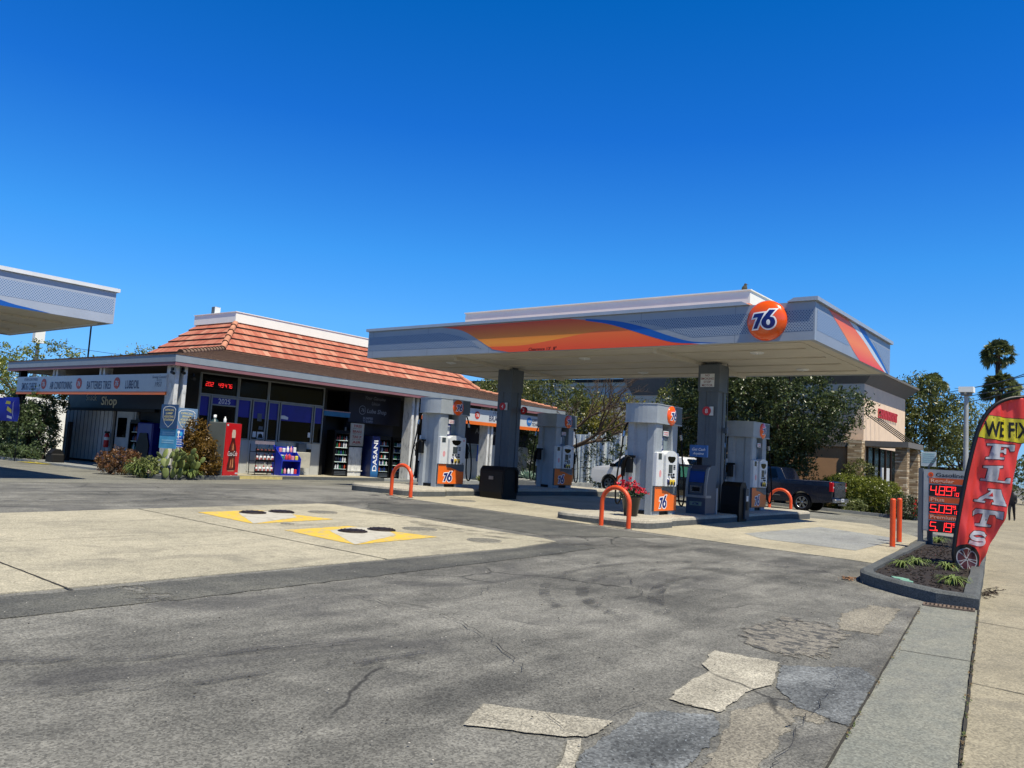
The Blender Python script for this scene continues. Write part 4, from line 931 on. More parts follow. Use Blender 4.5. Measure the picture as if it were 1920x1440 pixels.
# cash machine
atm = thing('cash_machine', 'blue-grey cash machine beside the right canopy column', 'cash machine', (19.0, 8.60, .13), 0)
mb = MB(); mb.prism([(0, 0), (.62, 0), (.62, 1.42), (.30, 1.42), (.10, 1.30), (.02, .95), (0, .62)], 0, .52, 0, 'y'); mb.v = [v + Vector((0, 0, 0)) for v in mb.v]
mb.build('cabinet', paint('atm_blue_grey', '#36465a', .4, var=.1), atm)
mb = MB(); mb.box(-.03, .3, -.02, .54, .60, .66); mb.prism([(-.03, .62), (-.01, .95), (.07, 1.32), (.16, 1.38), (.2, 1.36), (.12, 1.28), (.03, .94), (.01, .62)], -.02, .04, 0, 'y'); mb.prism([(-.03, .62), (-.01, .95), (.07, 1.32), (.16, 1.38), (.2, 1.36), (.12, 1.28), (.03, .94), (.01, .62)], .48, .54, 0, 'y'); mb.build('bezel', paint('atm_silver', '#8d949a', .35, metal=.3), atm)
mb = MB(); mb.add([(.0 - .006, .46, .98), (-.006, .06, .98), (.058, .06, 1.26), (.058, .46, 1.26)], [(0, 1, 2, 3)], 0); mb.build('screen', paint('atm_screen', '#1b3f86', .2), atm); mb = MB(); mb.box(-.012, .0, .1, .42, .72, .90, 1); mb.box(-.018, -.012, .16, .36, .76, .86, 2)
mb.build('keypad', [M_chrome, M_chrome, M_blk], atm); mb = MB(); mb.box(-.006, .0, .10, .42, .40, .50, 3)
mb.text('ATM', (-.006, .26, .42), UY, UZ, .06, 4, off=.003, bold=.03)
mb.build('label_plate', [paint('atm_screen', '#1b3f86', .2), M_chrome, M_blk, paint('atm_label', '#6f8a80', .5), M_navyp], atm)
mb = MB(); mb.box(.1, .14, .18, .32, 1.42, 1.66, 1); mb.box(.05, .11, .02, .50, 1.62, 1.92, 0)
mb.text('Get Cash', (.05, .26, 1.78), UY, UZ, .07, 2, fit=.36, off=.004, bold=.02, shear=.3); mb.text('Anytime', (.05, .26, 1.68), UY, UZ, .06, 2, fit=.3, off=.004, bold=.02, shear=.3); mb.build('sign', [paint('atm_sign_blue', '#3f6fb0', .4), M_blk, M_owht], atm)
mb = MB(); mb.box(.66, .74, .0, .52, 0, .85); mb.build('side_plate', M_grey, atm)
# litter bins / windscreen wash stations
def bin_(loc, lab, rz=0):
    root = thing('waste_bin', lab, 'waste bin', loc, rz)
    mb = MB(); mb.prism([(-.34, 0), (.34, 0), (.37, .2), (.35, .78), (.27, .92), (-.27, .92), (-.35, .78), (-.37, .2)], -.30, .30, 0, 'y'); mb.build('body', M_blk, root)
    mb = MB(); mb.prism([(-.36, .2), (-.34, .84), (-.24, .95), (.24, .95), (.34, .84), (.36, .2), (.30, .2), (.28, .8), (.2, .88), (-.2, .88), (-.28, .8), (-.30, .2)], -.33, .33, 0, 'y'); mb.build('hood', M_rub, root)
    mb = MB(); mb.box(-.38, -.365, -.06, .06, .56, .66); mb.build('sticker', paint('bin_sticker', '#77706b', .6), root); return root
bn = bin_((18.35, 14.72, .24), 'bulky black bin in deep shade in front of the left canopy column', .0)
bn.scale = (1.0, 1.35, .98)
b2 = thing('squeegee_bin', 'tall black wash bin between the right column and shaded pump', 'wash bin', (20.7, 8.52, .12)); b2.scale = (1, 1, .88)
mb = MB(); mb.prism([(-.26, 0), (.26, 0), (.27, .5), (.22, 1.05), (.12, 1.18), (-.12, 1.18), (-.22, 1.05), (-.27, .5)], -.22, .30, 0, 'y'); mb.build('body', M_blk, b2)
mb = MB(); mb.prism([(.02, .1), (.30, .1), (.31, .55), (.22, 1.0), (.05, 1.0)], -.27, -.225, 0, 'y'); mb.box(.08, .2, -.28, -.27, .62, .78, 1); mb.box(.07, .22, -.285, -.272, .35, .6, 2); mb.build('towel_box', [paint('bin_slate', '#2f3a44', .5), M_offw, M_blk], b2)
# ================================================================== SERVICE STATION BUILDING (local frame: x along the shop front, y away)
bld = thing('service_building', 'low service station shop with an orange tiled mansard roof', 'building', BL, BR)
M_eave = paint('eave_blue_grey', '#8d969c', .55, var=.06); M_maroon = paint('eave_maroon', '#8a5f64', .6, var=.06)
M_post = NT('white_post_paint'); _p = M_post.ramp(M_post.noise(7, 5, .7, vec=M_post.mapping(sc=(1, 1, .4))), [(.3, '#8f9190'), (.46, '#cfd0cc'), (.7, '#e2e2dd')]); M_post = M_post.done(_p, .6)
M_under = paint('soffit_dark_timber', '#231f1d', .8, var=.2)
M_wallg = NT('board_siding'); _s = M_wallg.sep(); _f = M_wallg.ramp(M_wallg.math('FRACT', M_wallg.math('DIVIDE', M_wallg.math('ADD', _s[0], _s[1]), .42)), [(.0, 1), (.03, 0), (.97, 0), (1, 1)])
M_wallg = M_wallg.done(M_wallg.mix(M_wallg.math('MULTIPLY', _f, .7), M_wallg.mix(M_wallg.noise(2.5, 5), '#a8aaa6', '#c6c7c1'), '#4a4b4a'), .7)
M_dwall = paint('shade_black', '#050506', .7, var=.3); M_bwall = paint('shade_navy', '#070a24', .5, var=.2)  # near-black and deep navy carry the shade under the eave in their colour
M_alu = paint('aluminium_frame', '#8b8e8d', .4, metal=.3, var=.08)
M_bfilm = paint('window_blue_film', '#10148c', .35, var=.15, spec=.6)
M_shake = NT('brown_shake'); _s = M_shake.sep(); _n = M_shake.noise(1.0, 5, .7, vec=M_shake.mapping(sc=(9, 9, 16)))
_l = M_shake.ramp(M_shake.math('FRACT', M_shake.math('DIVIDE', _s[2], .055)), [(0, 1), (.25, 0), (1, 0)])
M_shake.bump(_n, .6, .02); M_shake = M_shake.done(M_shake.mix(M_shake.math('MULTIPLY', _l, .6), M_shake.ramp(_n, [(.3, '#4f3c31'), (.5, '#7b5f4d'), (.7, '#a08871')]), '#2a1f19'), .9)
W, D_ = 24.0, 13.1
def rect(x0, y0, x1, y1): return [(x0, y0), (x1, y0), (x1, y1), (x0, y1)]
# eave fascias: one per side
def ringside(x0, y0, x1, y1, z0, z1, mats, nm, mi=0):
    mb = MB(); mb.box(x0, x1, y0, y1, z0, z1, mi); return mb.build(nm, mats, bld)
for x0, y0, x1, y1 in ((0, 0, W, .1), (0, .102, .1, D_ - .102), (W - .1, .102, W, D_ - .102), (0, D_ - .1, W, D_)):
    mb = MB(); mb.box(x0, x1, y0, y1, 3.962, 4.21, 0); e_ = .012
    mb.box(x0 + (e_ if x0 < 1 else e_), x1 - e_, y0 + e_, y1 - e_, 3.84, 3.96, 1); mb.box(x0 - .015 if x0 < 1 else x0, x1, y0 - .015 if y0 < 1 else y0, y1, 4.212, 4.235, 2); mb.build('eave_fascia', [M_eave, M_maroon, M_shake], bld)
mb = MB(); mb.box(.11, W - .11, .11, D_ - .11, 3.87, 3.9); mb.build('eave_soffit', M_under, bld)
# roof courses
R0 = (0.0, 0.0, W, D_); R1 = (4.12, 3.7, 20.6, 9.4); R2 = (5.64, 5.2, 18.6, 8.05)
def courses(A, B, zA, zB, n, lift, nm, mats, sag=0):
    roofs = []
    mbs = [MB() for _ in range(4)]
    for k in range(n):
        a, b = k / n, (k + 1) / n
        f = lambda t: [A[i] + (B[i] - A[i]) * t for i in range(4)]
        za, zb = zA + (zB - zA) * (a - sag * a * (1 - a)), zA + (zB - zA) * (b - sag * b * (1 - b))
        o, i_ = f(a), f(min(1, b + .15 / n)); O_ = rect(*o); I_ = rect(*i_)
        for s_ in range(4):
            p, q, r_, t_ = O_[s_], O_[(s_ + 1) % 4], I_[(s_ + 1) % 4], I_[s_]
            mbs[s_].add([(*p, za + lift), (*q, za + lift), (*r_, zb + lift * .2), (*t_, zb + lift * .2)], [(0, 1, 2, 3)], 0)
            mbs[s_].add([(*p, za - lift * .3), (*q, za - lift * .3), (*q, za + lift), (*p, za + lift)], [(0, 1, 2, 3)], 1)
    return [m_.build(nm, [mats[i % 2], M_tilegap], bld) for i, m_ in enumerate(mbs)]
courses((0, 0, W, D_), R1, 4.235, 5.04, 12, .022, 'shake_roof', (M_shake, M_shake))
tl = courses(R1, R2, 5.05, 6.54, 5, .045, 'tile_roof', (M_tileX, M_tileY))
def hip(a, b, za, zb, n, nm='hip_tiles', mat=M_tileX, r=.13, cap=True):
    mb = MB()
    for k in range(n):
        t0, t1 = k / n, (k + 1.15) / n; p = Vector((a[0] + (b[0] - a[0]) * t0, a[1] + (b[1] - a[1]) * t0, za + (zb - za) * t0 + .06)); q = Vector((a[0] + (b[0] - a[0]) * min(1, t1), a[1] + (b[1] - a[1]) * min(1, t1), za + (zb - za) * min(1, t1) + .03))
        mb.cyl(p, q, r, r * .82, 10, 0)
        mb.cyl(p - (q - p).normalized() * .004, p, r * 1.03, r * 1.03, 10, 1)
    mb.build(nm, [mat, M_tilegap], tl[0])
M_hip = paint('hip_tile_clay', '#c98a6c', .8, var=.25, scale=4)
hip(R1[:2], R2[:2], 5.05, 6.5, 5, mat=M_hip); hip((20.6, 3.7), (18.6, 5.2), 5.05, 6.5, 5, mat=M_hip)
hip((.35, .35), (4.12, 3.7), 4.27, 5.05, 13, mat=paint('hip_shake', '#8f7560', .9, var=.3, scale=5), r=.11); hip((23.6, .35), (20.6, 3.7), 4.27, 5.05, 12, mat=M_hip, r=.08)
mb = MB(); mb.box(5.5, 18.75, 5.05, 8.2, 6.5, 6.93); mb.box(5.47, 18.78, 5.02, 8.23, 6.93, 6.96); mb.build('parapet', M_par, bld)
# flat service-area fascia band of the roof behind, tiny vents
p = seenb(395, 590, lx=6.0)
fl = thing('floodlight', 'small square floodlight on a short mast at the roof corner', 'floodlight', BL + Matrix.Rotation(BR, 3, 'Z') @ Vector((p.x, p.y - .35, 6.5)), BR)
mb = MB(); mb.cyl((0, 0, 0), (0, 0, .55), .02, n=8); mb.build('mast', M_alu, fl); mb = MB(); mb.box(-.13, .13, -.16, .14, .55, .88, 0, bev=.03); mb.box(-.14, .14, -.17, -.15, .56, .86, 1); mb.build('lamp_head', [M_greyd, M_offw], fl)
p = seen(743, 612, Y=30.6); mb = MB(); mb.prism([(-.16, 0), (.2, 0), (.08, .5), (-.02, .62)], -.1, .1, 0, 'y'); tag(mb.build('roof_vent', M_white, loc=(p.x, 30.6, 6.75)), 'white pointed vent just above the left end of the canopy', 'roof vent')
# posts: pairs of white timbers
def post(x, y, z1=3.868, name='post'):
    for s_ in (0, 1):
        mb = MB(); mb.box(x + s_ * .30, x + s_ * .30 + .15, y, y + .55, .1, z1, bev=.012)
        mb.build(name, M_post, bld)
post(.22, .30); post(11.85, .38); post(17.45, .38); post(23.2, .38)
def lpost(x, y):
    for s_ in (0, 1): mb = MB(); mb.box(x, x + .30, y + s_ * .28, y + s_ * .28 + .13, 3.58, 3.868); mb.build('post', M_post, bld)
for y_ in (5.1, 8.9): lpost(.22, y_)
mb = MB(); mb.box(.22, .5, 12.3, 12.5, .1, 3.868); mb.build('post', M_dwall, bld)  # back post in the shade colour instead of post white
# cctv cameras under the eave corner
mb = MB()
for (x_, y_, z_) in ((.1, .25, 3.62), (.45, .2, 3.66), (.85, .22, 3.5)):
    mb = MB(); mb.box(x_ - .03, x_ + .03, y_, y_ + .1, z_ + .05, z_ + .16); mb.cyl((x_, y_ + .1, z_), (x_ - .05, y_ - .14, z_ - .05), .05, n=10); mb.build('security_camera', M_blk, bld)
# --- sign band on the left side (faces -x) and on the right front
M_sgn = paint('sign_face_grey', '#c3c8c9', .45, var=.05); M_sor = paint('sign_orange_band', '#e8722a', .45, var=.05); M_ink = paint('sign_ink_navy', '#1d2a55', .5)
mb = MB(); mb.box(.17, .22, .74, 12.42, 2.97, 3.59, 0); mb.box(.16, .22, .74, 12.42, 2.86, 2.968, 1); sg = mb.build('service_sign', [M_sgn, M_sor], bld)
mb = MB()
def ls(txt, pxa, pxb, z, h, mi=0, sh=0, bold=.012):
    a = seenb(pxa, 722, lx=.17).y; b = seenb(pxb, 722, lx=.17).y
    mb.text(txt, (.17, (a + b) / 2, z), UY, UZ, h, mi, off=.006, bold=bold, fit=abs(a - b), shear=sh)
ls('SMOG CHECK', 41, 69, 3.04, .30); ls('STAR CERTIFIED', 45, 70, 3.42, .10, 0, 0, .01); ls('AIR CONDITIONING', 94, 135, 3.07, .30); ls('BATTERIES TIRES', 163, 208, 3.07, .30); ls('LUBE/OIL', 235, 261, 3.08, .30)
ls('Serving Concord', 284, 311, 3.43, .09, 0, .3, .0); ls('SINCE', 293, 302, 3.34, .05, 0, 0, 0); ls('1953', 290, 302, 3.14, .17, 0, .2, .0)
for px_ in (82, 148, 219):
    y_ = seenb(px_, 722, lx=.17).y; rr = .21
    mb.cyl((.17, y_, 3.28), (.155, y_, 3.28), rr, n=24, mi=1); mb.text('76', (.155, y_, 3.18), UY, UZ, .18, 2, off=.005, bold=.03, shear=.2)
mb.build('lettering', [M_ink, paint('sign_roundel', '#c5402c', .5), M_sgn], sg)
mb = MB(); mb.box(15.45, 22.0, .20, .25, 3.09, 3.71, 0); mb.box(15.45, 22.0, .19, .25, 2.92, 3.088, 1); sg = mb.build('service_sign', [M_sgn, M_sor], bld)
mb = MB()
mb.cyl((16.3, .2, 3.4), (16.3, .185, 3.4), .19, n=24, mi=1); mb.text('76', (16.3, .185, 3.32), UX, UZ, .16, 2, off=.005, bold=.03, shear=.2)
mb.text('STATE CERTIFIED', (18.55, .2, 3.55), UX, UZ, .12, 0, off=.005, fit=2.0); mb.text('BRAKE & LAMP', (18.5, .2, 3.17), UX, UZ, .29, 0, off=.005, bold=.012, fit=2.5)
mb.cyl((20.75, .2, 3.38), (20.75, .185, 3.38), .23, n=24, mi=3); mb.text('ASE', (20.75, .185, 3.33), UX, UZ, .12, 2, off=.005, bold=.02, shear=.2)
mb.text('CERTIFIED', (21.5, .2, 3.40), UX, UZ, .17, 0, off=.005, fit=.95, bold=.02); mb.text('TECHNICIANS', (21.5, .2, 3.17), UX, UZ, .17, 0, off=.005, fit=.95, bold=.02)
mb.build('lettering', [M_ink, paint('sign_roundel', '#c5402c', .5), M_sgn, paint('ase_blue', '#2f6fb4', .5)], sg)
# small sign piece seen past the left pump
mb = MB(); mb.box(12.35, 15.2, .20, .25, 3.09, 3.71, 0); mb.box(12.35, 15.2, .19, .25, 2.92, 3.088, 1); mb.text('SINCE 1953 SMOG', (13.9, .2, 3.2), UX, UZ, .25, 2, off=.005, bold=.02, fit=2.3); mb.build('service_sign', [M_sgn, M_sor, M_ink], bld)
# --- walls
mb = MB(); mb.box(2.42, 7.72, 1.56, 1.76, .22, 1.50, 0); wl = mb.build('wall', M_wallg, bld)
for x_ in (4.2, 5.0, 6.1, 7.0): mb = MB(); mb.box(x_, x_ + .05, 1.535, 1.558, .32, 1.5); mb.build('batten', M_wallg, wl)
mb = MB(); mb.box(7.72, 22.8, 3.0, 3.2, .1, 3.868); mb.build('wall', M_dwall, bld)
mb = MB(); mb.box(2.4, 2.6, 1.77, 12.4, .1, 3.868); mb.build('wall', M_dwall, bld)
mb = MB(); mb.box(2.61, 22.8, 12.2, 12.4, .1, 3.868); mb.build('wall', M_dwall, bld)
mb = MB(); mb.box(22.6, 22.8, 3.21, 12.19, .1, 3.868); mb.build('wall', M_wallg, bld)
mb = MB(); mb.box(7.74, 7.9, 1.56, 2.99, .1, 3.868); mb.box(9.25, 10.2, 1.80, 1.98, 1.50, 3.868); mb.build('wall', M_dwall, bld)
mb = MB(); mb.box(9.25, 10.05, 1.52, 1.78, .22, 1.46, bev=.01); mb.box(9.63, 9.66, 1.505, 1.52, .22, 1.46); mb.box(9.2, 10.1, 1.48, 1.8, .42, .46); mb.build('wall_panel', M_post, bld)
mb = MB(); mb.box(10.2, 12.3, 1.98, 2.1, 2.05, 3.868); mb.build('upper_wall', M_bwall, bld)
# glazing: transoms, mullions, panes
def win(x0, x1, z0, z1, blue=None, nm='window'):
    fr = MB(); t = .05
    fr.box(x0, x1, 1.52, 1.60, z1 - t, z1); fr.box(x0, x1, 1.52, 1.60, z0, z0 + t); fr.box(x0, x0 + t, 1.52, 1.60, z0 + t, z1 - t); fr.box(x1 - t, x1, 1.52, 1.60, z0 + t, z1 - t)
    w_ = fr.build(nm, M_alu, bld)
    g_ = MB(); g_.box(x0 + t, x1 - t, 1.565, 1.575, z0 + t, (blue or z1 - t)); g_.build('pane', M_glass, w_)
    if blue: g_ = MB(); g_.box(x0 + t, x1 - t, 1.558, 1.575, blue + .001, z1 - t); g_.build('blue_film', M_bfilm, w_)
    return w_
for x0, x1 in ((1.95, 3.55), (3.56, 4.92), (4.93, 7.72)): win(x0, x1, 3.06, 3.866)
for x0, x1 in ((3.56, 4.18), (4.24, 4.90), (4.96, 5.48), (5.54, 7.18), (7.24, 7.72)): win(x0, x1, 1.5, 3.05, 2.35)
win(1.95, 2.40, .22, 3.05, 2.3)
dr_ = MB(); dr_.box(2.42, 2.48, 1.5, 1.6, .22, 3.05); dr_.box(3.49, 3.55, 1.5, 1.6, .22, 3.05); dr_.box(2.48, 3.49, 1.5, 1.6, 2.99, 3.05); dr_.box(2.48, 3.49, 1.5, 1.6, 2.70, 2.75); dr_ = dr_.build('door', M_alu, bld)
mb = MB(); mb.box(2.481, 3.489, 1.54, 1.56, .24, 2.698, 0); mb.box(2.481, 3.489, 1.545, 1.56, 2.752, 2.988, 1); mb.build('door_glass', [M_glass, M_bfilm], dr_)
mb = MB(); mb.text('2025', (3.0, 1.545, 2.785), UX, UZ, .19, 0, off=.006, bold=.005); mb.build('street_number', paint('number_silver', '#e6e8e6', .5), dr_)
mb = MB(); mb.box(2.1, 3.3, 1.505, 1.515, 3.32, 3.60, 0)
mb.build('price_display', M_blk, bld)
def seg(mb, ch, x, z, w, h, fn, mi=0, t=.16):
    S = {'0': 'abcdef', '1': 'bc', '2': 'abged', '3': 'abgcd', '4': 'fgbc', '5': 'afgcd', '6': 'afgedc', '7': 'abc', '8': 'abcdefg', '9': 'abcdfg'}[ch]
    T = w * t
    R_ = {'a': (0, h - T, w, h), 'd': (0, 0, w, T), 'g': (0, h / 2 - T / 2, w, h / 2 + T / 2), 'f': (0, h / 2, T, h), 'b': (w - T, h / 2, w, h), 'e': (0, 0, T, h / 2), 'c': (w - T, 0, w, h / 2)}
    for s_ in S:
        a, b, c_, d = R_[s_]; g_ = T * .12; sk = .08
        pts = [(a + g_, b + g_), (c_ - g_, b + g_), (c_ - g_, d - g_), (a + g_, d - g_)]
        mb.add([fn(x + u + v * sk, z + v) for u, v in pts], [(0, 1, 2, 3)], mi)
M_led = emit('led_red', (1.0, .03, .03), 1.6)
mb = MB()
for ch, x_ in zip('20249476', (2.14, 2.25, 2.36, 2.66, 2.78, 2.92, 3.04, 3.15)): seg(mb, ch, x_, 3.38, .085, .15, lambda u, v: Vector((u, 1.50, v)))
mb.build('price_digits', M_led, bld)
# notices in the windows
mb = MB(); mb.box(4.35, 4.5, 1.545, 1.55, 1.62, 1.84, 0); mb.box(4.55, 4.86, 1.545, 1.55, 1.58, 1.84, 0); mb.box(4.6, 4.8, 1.545, 1.55, 1.92, 2.06, 1); mb.box(4.5, 4.7, 1.545, 1.55, 2.25, 2.55, 1); mb.prism([(4.58, 1.6), (4.83, 1.6), (4.78, 1.74), (4.7, 1.78), (4.62, 1.74)], 1.54, 1.545, 2, 'y')
mb.build('window_notices', [M_offw, M_greyd, M_blk], bld); mb = MB(); mb.prism([(5.6, 2.42), (5.95, 2.40), (5.95, 2.50), (5.75, 2.56), (5.6, 2.55)], 1.54, 1.55, 0, 'y'); mb.box(7.0, 7.12, 1.535, 1.545, 1.75, 1.95, 0); mb.build('window_notices', M_offw, bld)
# lit blue strip above the shop door
mb = MB(); mb.box(7.75, 9.2, 1.5, 1.8, 2.92, 2.96, 1); mb.box(7.75, 9.2, 1.52, 1.8, 2.72, 2.92, 0); mb.build('door_header', [paint('header_blue', '#1f6f9c', .4, var=.15), paint('header_pink', '#a98a8a', .5)], bld)
mb = MB(); mb.box(8.98, 9.02, 1.5, 1.56, .22, 2.3); mb.box(8.3, 9.2, 2.2, 2.25, .22, 2.72, 1); mb.build('door', [M_alu, M_dwall], bld)
# blue fascia lettering on the dark wall
mb = MB(); mb.box(9.2, 12.35, 1.62, 1.66, 2.55, 3.868, 0)
M_fade = paint('faded_lettering', '#7d8394', .6, var=.1)
mb.text('Your Genuine', (10.7, 1.62, 3.62), UX, UZ, .15, 1, off=.005, shear=.3, fit=1.25); mb.text('Union', (10.75, 1.62, 3.38), UX, UZ, .16, 1, off=.005, shear=.3, fit=.5)
mb.prism(ell(9.98, 3.12, .20, .20, 24), 1.612, 1.62, 1, 'y'); mb.prism(ell(9.98, 3.12, .175, .175, 24), 1.606, 1.612, 0, 'y'); mb.text('76', (9.98, 1.606, 3.05), UX, UZ, .15, 1, off=.004, shear=.2, bold=.02)
mb.text('Lube Shop', (10.85, 1.62, 3.02), UX, UZ, .19, 1, off=.005, bold=.02, fit=1.2, shear=.15); mb.text('BUMPER', (10.35, 1.62, 2.72), UX, UZ, .11, 1, off=.005, fit=.6, bold=.02); mb.text('TO BUMPER', (10.35, 1.62, 2.58), UX, UZ, .11, 1, off=.005, fit=.6, bold=.02)
mb.build('lube_shop_sign', [M_bwall, M_fade], bld)
mb = MB(); mb.box(9.22, 10.0, 1.44, 1.47, 1.52, 2.5, 0)
M_rink = paint('faded_red_ink', '#9c3a35', .6)
for i, (a_, b_) in enumerate((('TIRES', 'BALANCE & REPAIR'), ('BRAKE', 'SERVICE'), ('TUNE UP', '& OIL CHANGE'), ('AIR', 'CONDITIONING'))):
    mb.text(a_, (9.61, 1.44, 2.33 - i * .235), UX, UZ, .11, 1, off=.004, bold=.03, fit=.52 if i else .48); mb.text(b_, (9.61, 1.44, 2.26 - i * .235), UX, UZ, .035, 2, off=.004, fit=.5)
mb.build('services_board', [paint('board_cream', '#b9b3a4', .6), M_rink, M_blk], bld)
# right part: bay wall with board siding, navy band and banners
mb = MB(); mb.box(16.3, 22.6, 1.5, 1.7, .1, 2.0, 0); mb.box(16.3, 22.6, 1.5, 1.7, 2.001, 2.9, 1); mb.build('wall', [M_wallg, M_bwall], bld)
mb = MB(); mb.text('Auto Repair', (18.9, 1.5, 2.55), UX, UZ, .26, 0, off=.005, bold=.02, fit=2.2); mb.build('wall_lettering', M_fade, bld)
mb = MB(); mb.box(16.5, 18.0, 1.46, 1.48, 1.25, 1.95, 0); mb.text('Stationery', (17.2, 1.46, 1.55), UX, UZ, .22, 1, off=.004, shear=.3, fit=1.1); mb.box(18.0, 19.1, 1.45, 1.47, 1.1, 1.95, 2); mb.text('PLUS', (18.5, 1.45, 1.6), UX, UZ, .18, 3, off=.004, bold=.02); mb.text('AUTO', (18.5, 1.45, 1.3), UX, UZ, .18, 3, off=.004, bold=.02)
mb.build('wall_banner', [paint('banner_grey', '#7f8a90', .6), paint('banner_teal', '#1f7a78', .5), paint('banner_blue', '#1d4fa8', .5), M_owht], bld)
# --- left side: snack shop wall
mb = MB(); mb.box(2.30, 2.398, 8.25, 12.4, .28, 2.36, 0)
for i in range(13): mb.box(2.285, 2.30, 8.3 + i * .34, 8.315 + i * .34, .3, 2.36, 1)
mb.build('board_wall', [paint('white_boards', '#bcbcb8', .6, var=.1), M_greyd], bld)
mb = MB(); mb.box(2.25, 2.398, 5.0, 12.4, 2.365, 2.48, 1); mb.box(2.32, 2.398, 4.0, 12.4, 2.485, 3.5, 0)
mb.text('Shop', (2.32, 8.75, 2.62), UY, UZ, .36, 2, off=.006, bold=.02, fit=1.3); mb.text('Snack', (2.32, 10.3, 2.80), UY, UZ, .26, 2, off=.006, bold=.01, fit=.95); mb.build('snack_shop_sign', [M_bwall, M_dwall, paint('shop_letters_cream', '#d9d6bd', .6), M_fade], bld)
sd = MB(); sd.box(2.28, 2.398, 6.4, 7.9, .25, 2.35, 0); sd.box(2.26, 2.28, 6.5, 6.62, .25, 2.35, 1); sd.box(2.26, 2.28, 7.05, 7.75, 1.3, 2.1, 2); sd.build('door', [paint('shed_door', '#a9adae', .6), M_alu, M_glass], bld)
# walkway round the shop
wk = thing('walkway', 'raised concrete walkway with a grey kerb along the shop front', 'walkway', BL, BR)
mb = MB(); mb.box(1.7, 9.9, -.02, 3.0, 0, .22, 0); mb.box(1.7, 9.9, -.14, -.022, 0, .222, 1); mb.box(1.95, 3.6, -.155, -.142, 0, .215, 2); mb.box(3.3, 4.6, -.16, -.142, .02, .21, 2)
mb.build('slab', [M_pad, M_kerb, paint('kerb_yellow_faded', '#c9b878', .8, var=.2, scale=6)], wk)
mb = MB(); mb.box(9.92, 23.5, .25, 3.0, 0, .16); mb.build('slab', M_util, wk)
mb = MB(); mb.box(-.3, 2.35, 3.2, 13.5, 0, .18); mb.build('slab', M_util, wk)
def bl(x, y, z=0): return BL + Matrix.Rotation(BR, 3, 'Z') @ Vector((x, y, z))

# ---------------- vending and racks in front of the shop
def cooler(loc, rz, w, h, d, lab, body=M_blk, group=None, rows=5, light=True, seed=1, name='drinks_cooler'):
    root = thing(name, lab, 'drinks cooler', loc, rz, group); rd = random.Random(seed)
    mb = MB(); mb.box(-w / 2, -w / 2 + .05, 0, d, 0, h); mb.box(w / 2 - .05, w / 2, 0, d, 0, h); mb.box(-w / 2 + .05, w / 2 - .05, 0, d, h - .14, h); mb.box(-w / 2 + .05, w / 2 - .05, 0, d, 0, .26); mb.box(-w / 2 + .05, w / 2 - .05, d - .05, d, .26, h - .14); mb.build('case', body, root)
    for i in range(3): mb = MB(); mb.box(-w / 2 + .1, w / 2 - .1, -.006, 0, .06 + i * .06, .085 + i * .06); mb.build('vent_slot', M_greyd, root)
    z0 = .28; st = (h - .14 - z0) / rows
    for i in range(rows):
        mb = MB(); mb.box(-w / 2 + .06, w / 2 - .06, .05, d - .08, z0 + i * st, z0 + i * st + .025); s_ = mb.build('shelf', paint('shelf_pale', '#cfe4de', .5), root)
        for j_ in range(6):
            x = -w / 2 + .10 + j_ * (w - .2) / 5; mb = MB(); hh = st * rd.uniform(.55, .78); c_ = rd.randrange(5)
            mb.lathe([(.033, 0), (.035, hh * .6), (.014, hh * .8), (.014, hh), (0, hh)], 8, 0, M=Matrix.Translation((x, .12, z0 + i * st + .026))); mb.build('bottle', [paint('bottle_%d' % c_, ('#20376e', '#1d5a3a', '#c9cbd0', '#a3452c', '#20242e')[c_], .3)], s_)
    mb = MB(); mb.box(-w / 2 + .02, -w / 2 + .07, -.03, 0, .24, h - .1, 0); mb.box(w / 2 - .07, w / 2 - .02, -.03, 0, .24, h - .1, 0); mb.box(-w / 2 + .07, w / 2 - .07, -.03, 0, .24, .29, 0); mb.box(-w / 2 + .07, w / 2 - .07, -.03, 0, h - .15, h - .1, 0); mb.build('door_frame', body, root)
    return root
cooler(bl(8.35, .95, .22), BR - .25, .72, 1.92, .7, 'tall black glass-door cooler beside the shop entrance', seed=2)
cooler(bl(11.05, 1.15, .16), BR - .1, .68, 1.85, .65, 'shaded glass-front drinks cooler right of the blue water machine', seed=4, group='coolers beside the water machine')
cooler(bl(11.95, 1.2, .16), BR - .1, .68, 1.85, .65, 'shaded glass-front drinks cooler next to the white double post', seed=7, group='coolers beside the water machine')
# red cola machine
p0 = Vector((15.61, 24.52, .22)); p1 = Vector((16.56, 25.0, .22)); ang = math.atan2(p1.y - p0.y, p1.x - p0.x); Wm = .98
ck_ = thing('cola_machine', 'tall red soft drink machine with a bottle picture on the kerb', 'vending machine', tuple(p0), ang)
mb = MB(); mb.box(0, Wm, .03, .68, 0, 1.83, 0, bev=.02); mb.build('cabinet', paint('machine_grey', '#565b58', .5, var=.08), ck_)
M_cred = paint('cola_red', '#d3101c', .3, var=.05, coat=.3)
mb = MB(); mb.box(.01, Wm - .01, 0, .028, .02, 1.82, bev=.0); fp = mb.build('front_panel', M_cred, ck_)
bx, bz = .49, .20
prof = [(.0, 0), (.25, 0), (.28, .05), (.27, .18), (.21, .36), (.22, .55), (.25, .66), (.23, .78), (.15, .95), (.105, 1.06), (.10, 1.14)]
def bottle_poly(P, s=1.0): return [(bx + r * s, bz + z) for r, z in P] + [(bx - r * s, bz + z) for r, z in P[::-1]]
mb = MB(); mb.decal(bottle_poly(prof[1:], 1.0), (0, 0, 0), UX, UZ, .002, 0); mb.decal(bottle_poly([(.15, .06), (.13, .34), (.09, .40)], .9), (0, 0, 0), UX, UZ, .004, 2)
